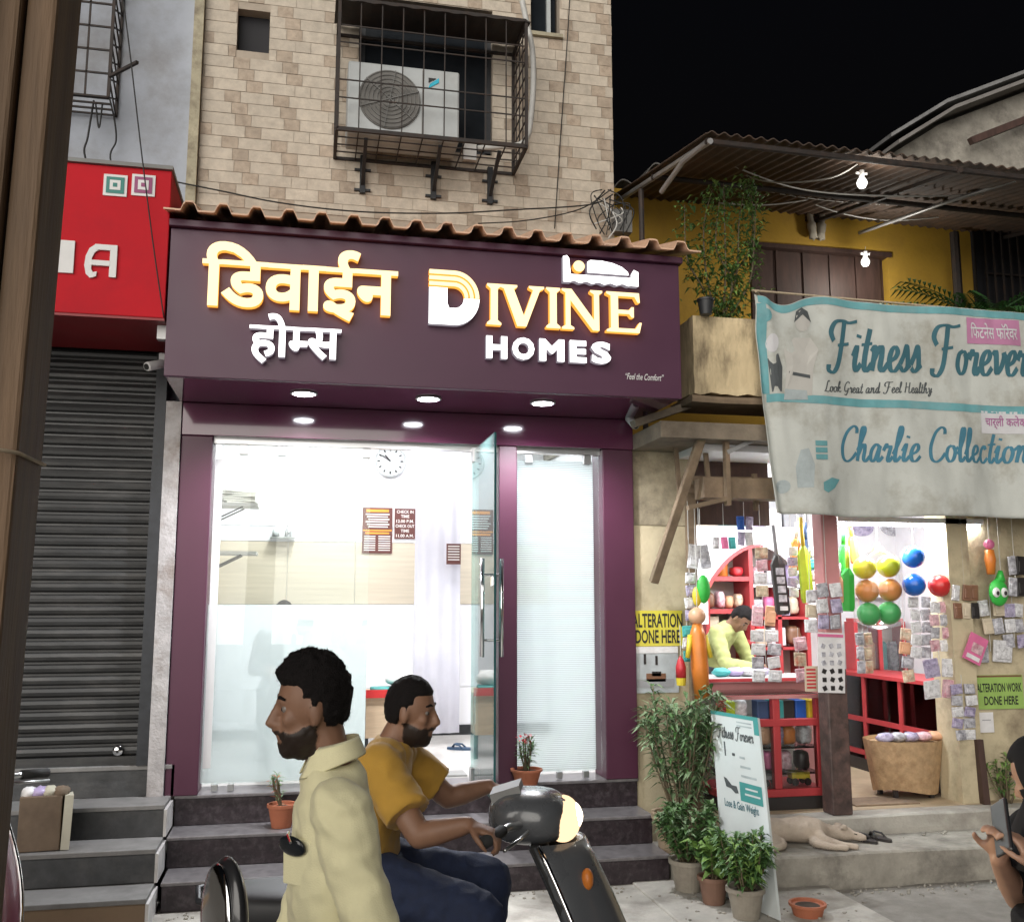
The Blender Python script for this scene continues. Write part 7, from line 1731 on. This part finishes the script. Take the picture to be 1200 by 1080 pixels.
# ---- sleeping dog, lying on its side, head towards the slippers
mat('dog_fur', (.50, .42, .34), .9, var=.18, scale=14, dirt=(.22, .17, .13), dscale=7, damt=.6, bump=.5, bscale=220)
c = atz(928, 990, .214)
dg_ = thing('sleeping_dog', 'pale tan dog asleep on its side on the concrete step', 'dog', (c.x, c.y + .06, .213), R(-4))
mb = MB()
loft(mb, [((-.30, .02, .075), (0, .05, 0), (0, 0, .05)), ((-.25, .02, .085), (0, .085, 0), (0, 0, .08)), ((-.14, .01, .085), (0, .09, 0), (0, 0, .078)), ((-.02, .01, .082), (0, .082, 0), (0, 0, .070)), ((.10, .0, .088), (0, .10, 0), (0, 0, .082)), ((.20, .0, .082), (0, .085, 0), (0, 0, .072)), ((.26, .005, .068), (0, .055, 0), (0, 0, .052))], 22)
limb(mb, [(.22, 0, .072), (.31, .01, .060), (.375, -.005, .052)], [.055, .044, .042])                       # neck
mb.ball((.395, -.01, .050), (.060, .048, .043), 18, 12); limb(mb, [(.42, -.02, .045), (.47, -.045, .036), (.50, -.06, .032)], [.034, .026, .018])  # skull, muzzle
limb(mb, [(-.22, -.03, .075), (-.16, -.12, .055), (-.20, -.17, .038), (-.30, -.165, .028), (-.335, -.20, .022)], [.068, .046, .024, .018, .020])    # near hind leg
limb(mb, [(-.22, -.02, .045), (-.10, -.13, .035), (-.14, -.19, .026), (-.24, -.215, .022), (-.275, -.24, .018)], [.05, .036, .022, .017, .018])
limb(mb, [(.17, -.04, .065), (.19, -.12, .045), (.26, -.19, .030), (.33, -.215, .022), (.355, -.225, .02)], [.052, .034, .023, .018, .02])          # fore legs
limb(mb, [(.18, -.03, .040), (.13, -.13, .030), (.20, -.22, .024), (.28, -.245, .020)], [.042, .028, .02, .019])
limb(mb, [(-.30, .03, .06), (-.38, .0, .03), (-.41, -.08, .018), (-.36, -.14, .016)], [.024, .018, .014, .009])                                     # tail
for sy in (0,): mb.tube([(.375, .02, .085), (.355, .035, .098), (.335, .04, .088)], [.024, .018, .006], 10); mb.tube([(.385, -.03, .088), (.365, -.045, .10), (.34, -.06, .092)], [.022, .018, .006], 10)
db = fuse(mb, 'body', 'dog_fur', dg_, .007, 4, lambda p: .003 * noise.noise(p * 30))
fm = MB(); rs = random.Random(4); nv = len(db.data.vertices)
for k in range(9000):
    v = db.data.vertices[rs.randrange(nv)]; n_ = v.normal; leaf(fm, v.co - n_ * .002, n_ * .45 + V((-1, rs.uniform(-.3, .3), -.25)), rs.uniform(.008, .016), .0022, .1)
fm.build('fur', 'dog_fur', dg_, local=True, fix=False, kind='stuff')
MB().ball((.512, -.066, .034), (.012, .013, .011), 12, 8).build('nose', 'hair_black', dg_, local=True, smooth=True); MB().tube([(.432, -.056, .058), (.442, -.060, .056), (.450, -.060, .053)], .003, 6).build('closed_eye', 'hair_black', dg_, local=True)

# ---- grit and crumbs along the kerbs and on the road
gm = MB(); rs = random.Random(21)
def crumb(x, y, z):
    r = rs.uniform(.004, .014); gm.ball((x, y, z + r * .3), (r, r * rs.uniform(.6, 1.2), r * .6), 6, 4, rot=(0, 0, rs.uniform(0, 3)), fn=lambda d: 1 + .4 * noise.noise(d * 2 + V((x * 40, y * 40, 0))))
for k in range(260): crumb(rs.uniform(2.75, 6.2), 5.78 - abs(rs.gauss(0, .10)), 0)
for k in range(90): crumb(rs.uniform(2.85, 6.0), 6.19 - abs(rs.gauss(0, .05)), .212)
for k in range(120): crumb(rs.uniform(-.7, 2.0), 6.08 - abs(rs.gauss(0, .10)), .022)
for k in range(90): crumb(rs.uniform(2.1, 3.1), rs.uniform(5.1, 5.9), .035)
gm.build('gravel', 'old_concrete', kind='stuff', keep=True, fix=False, label='loose grit and crumbs along the kerbs', cat='grit')
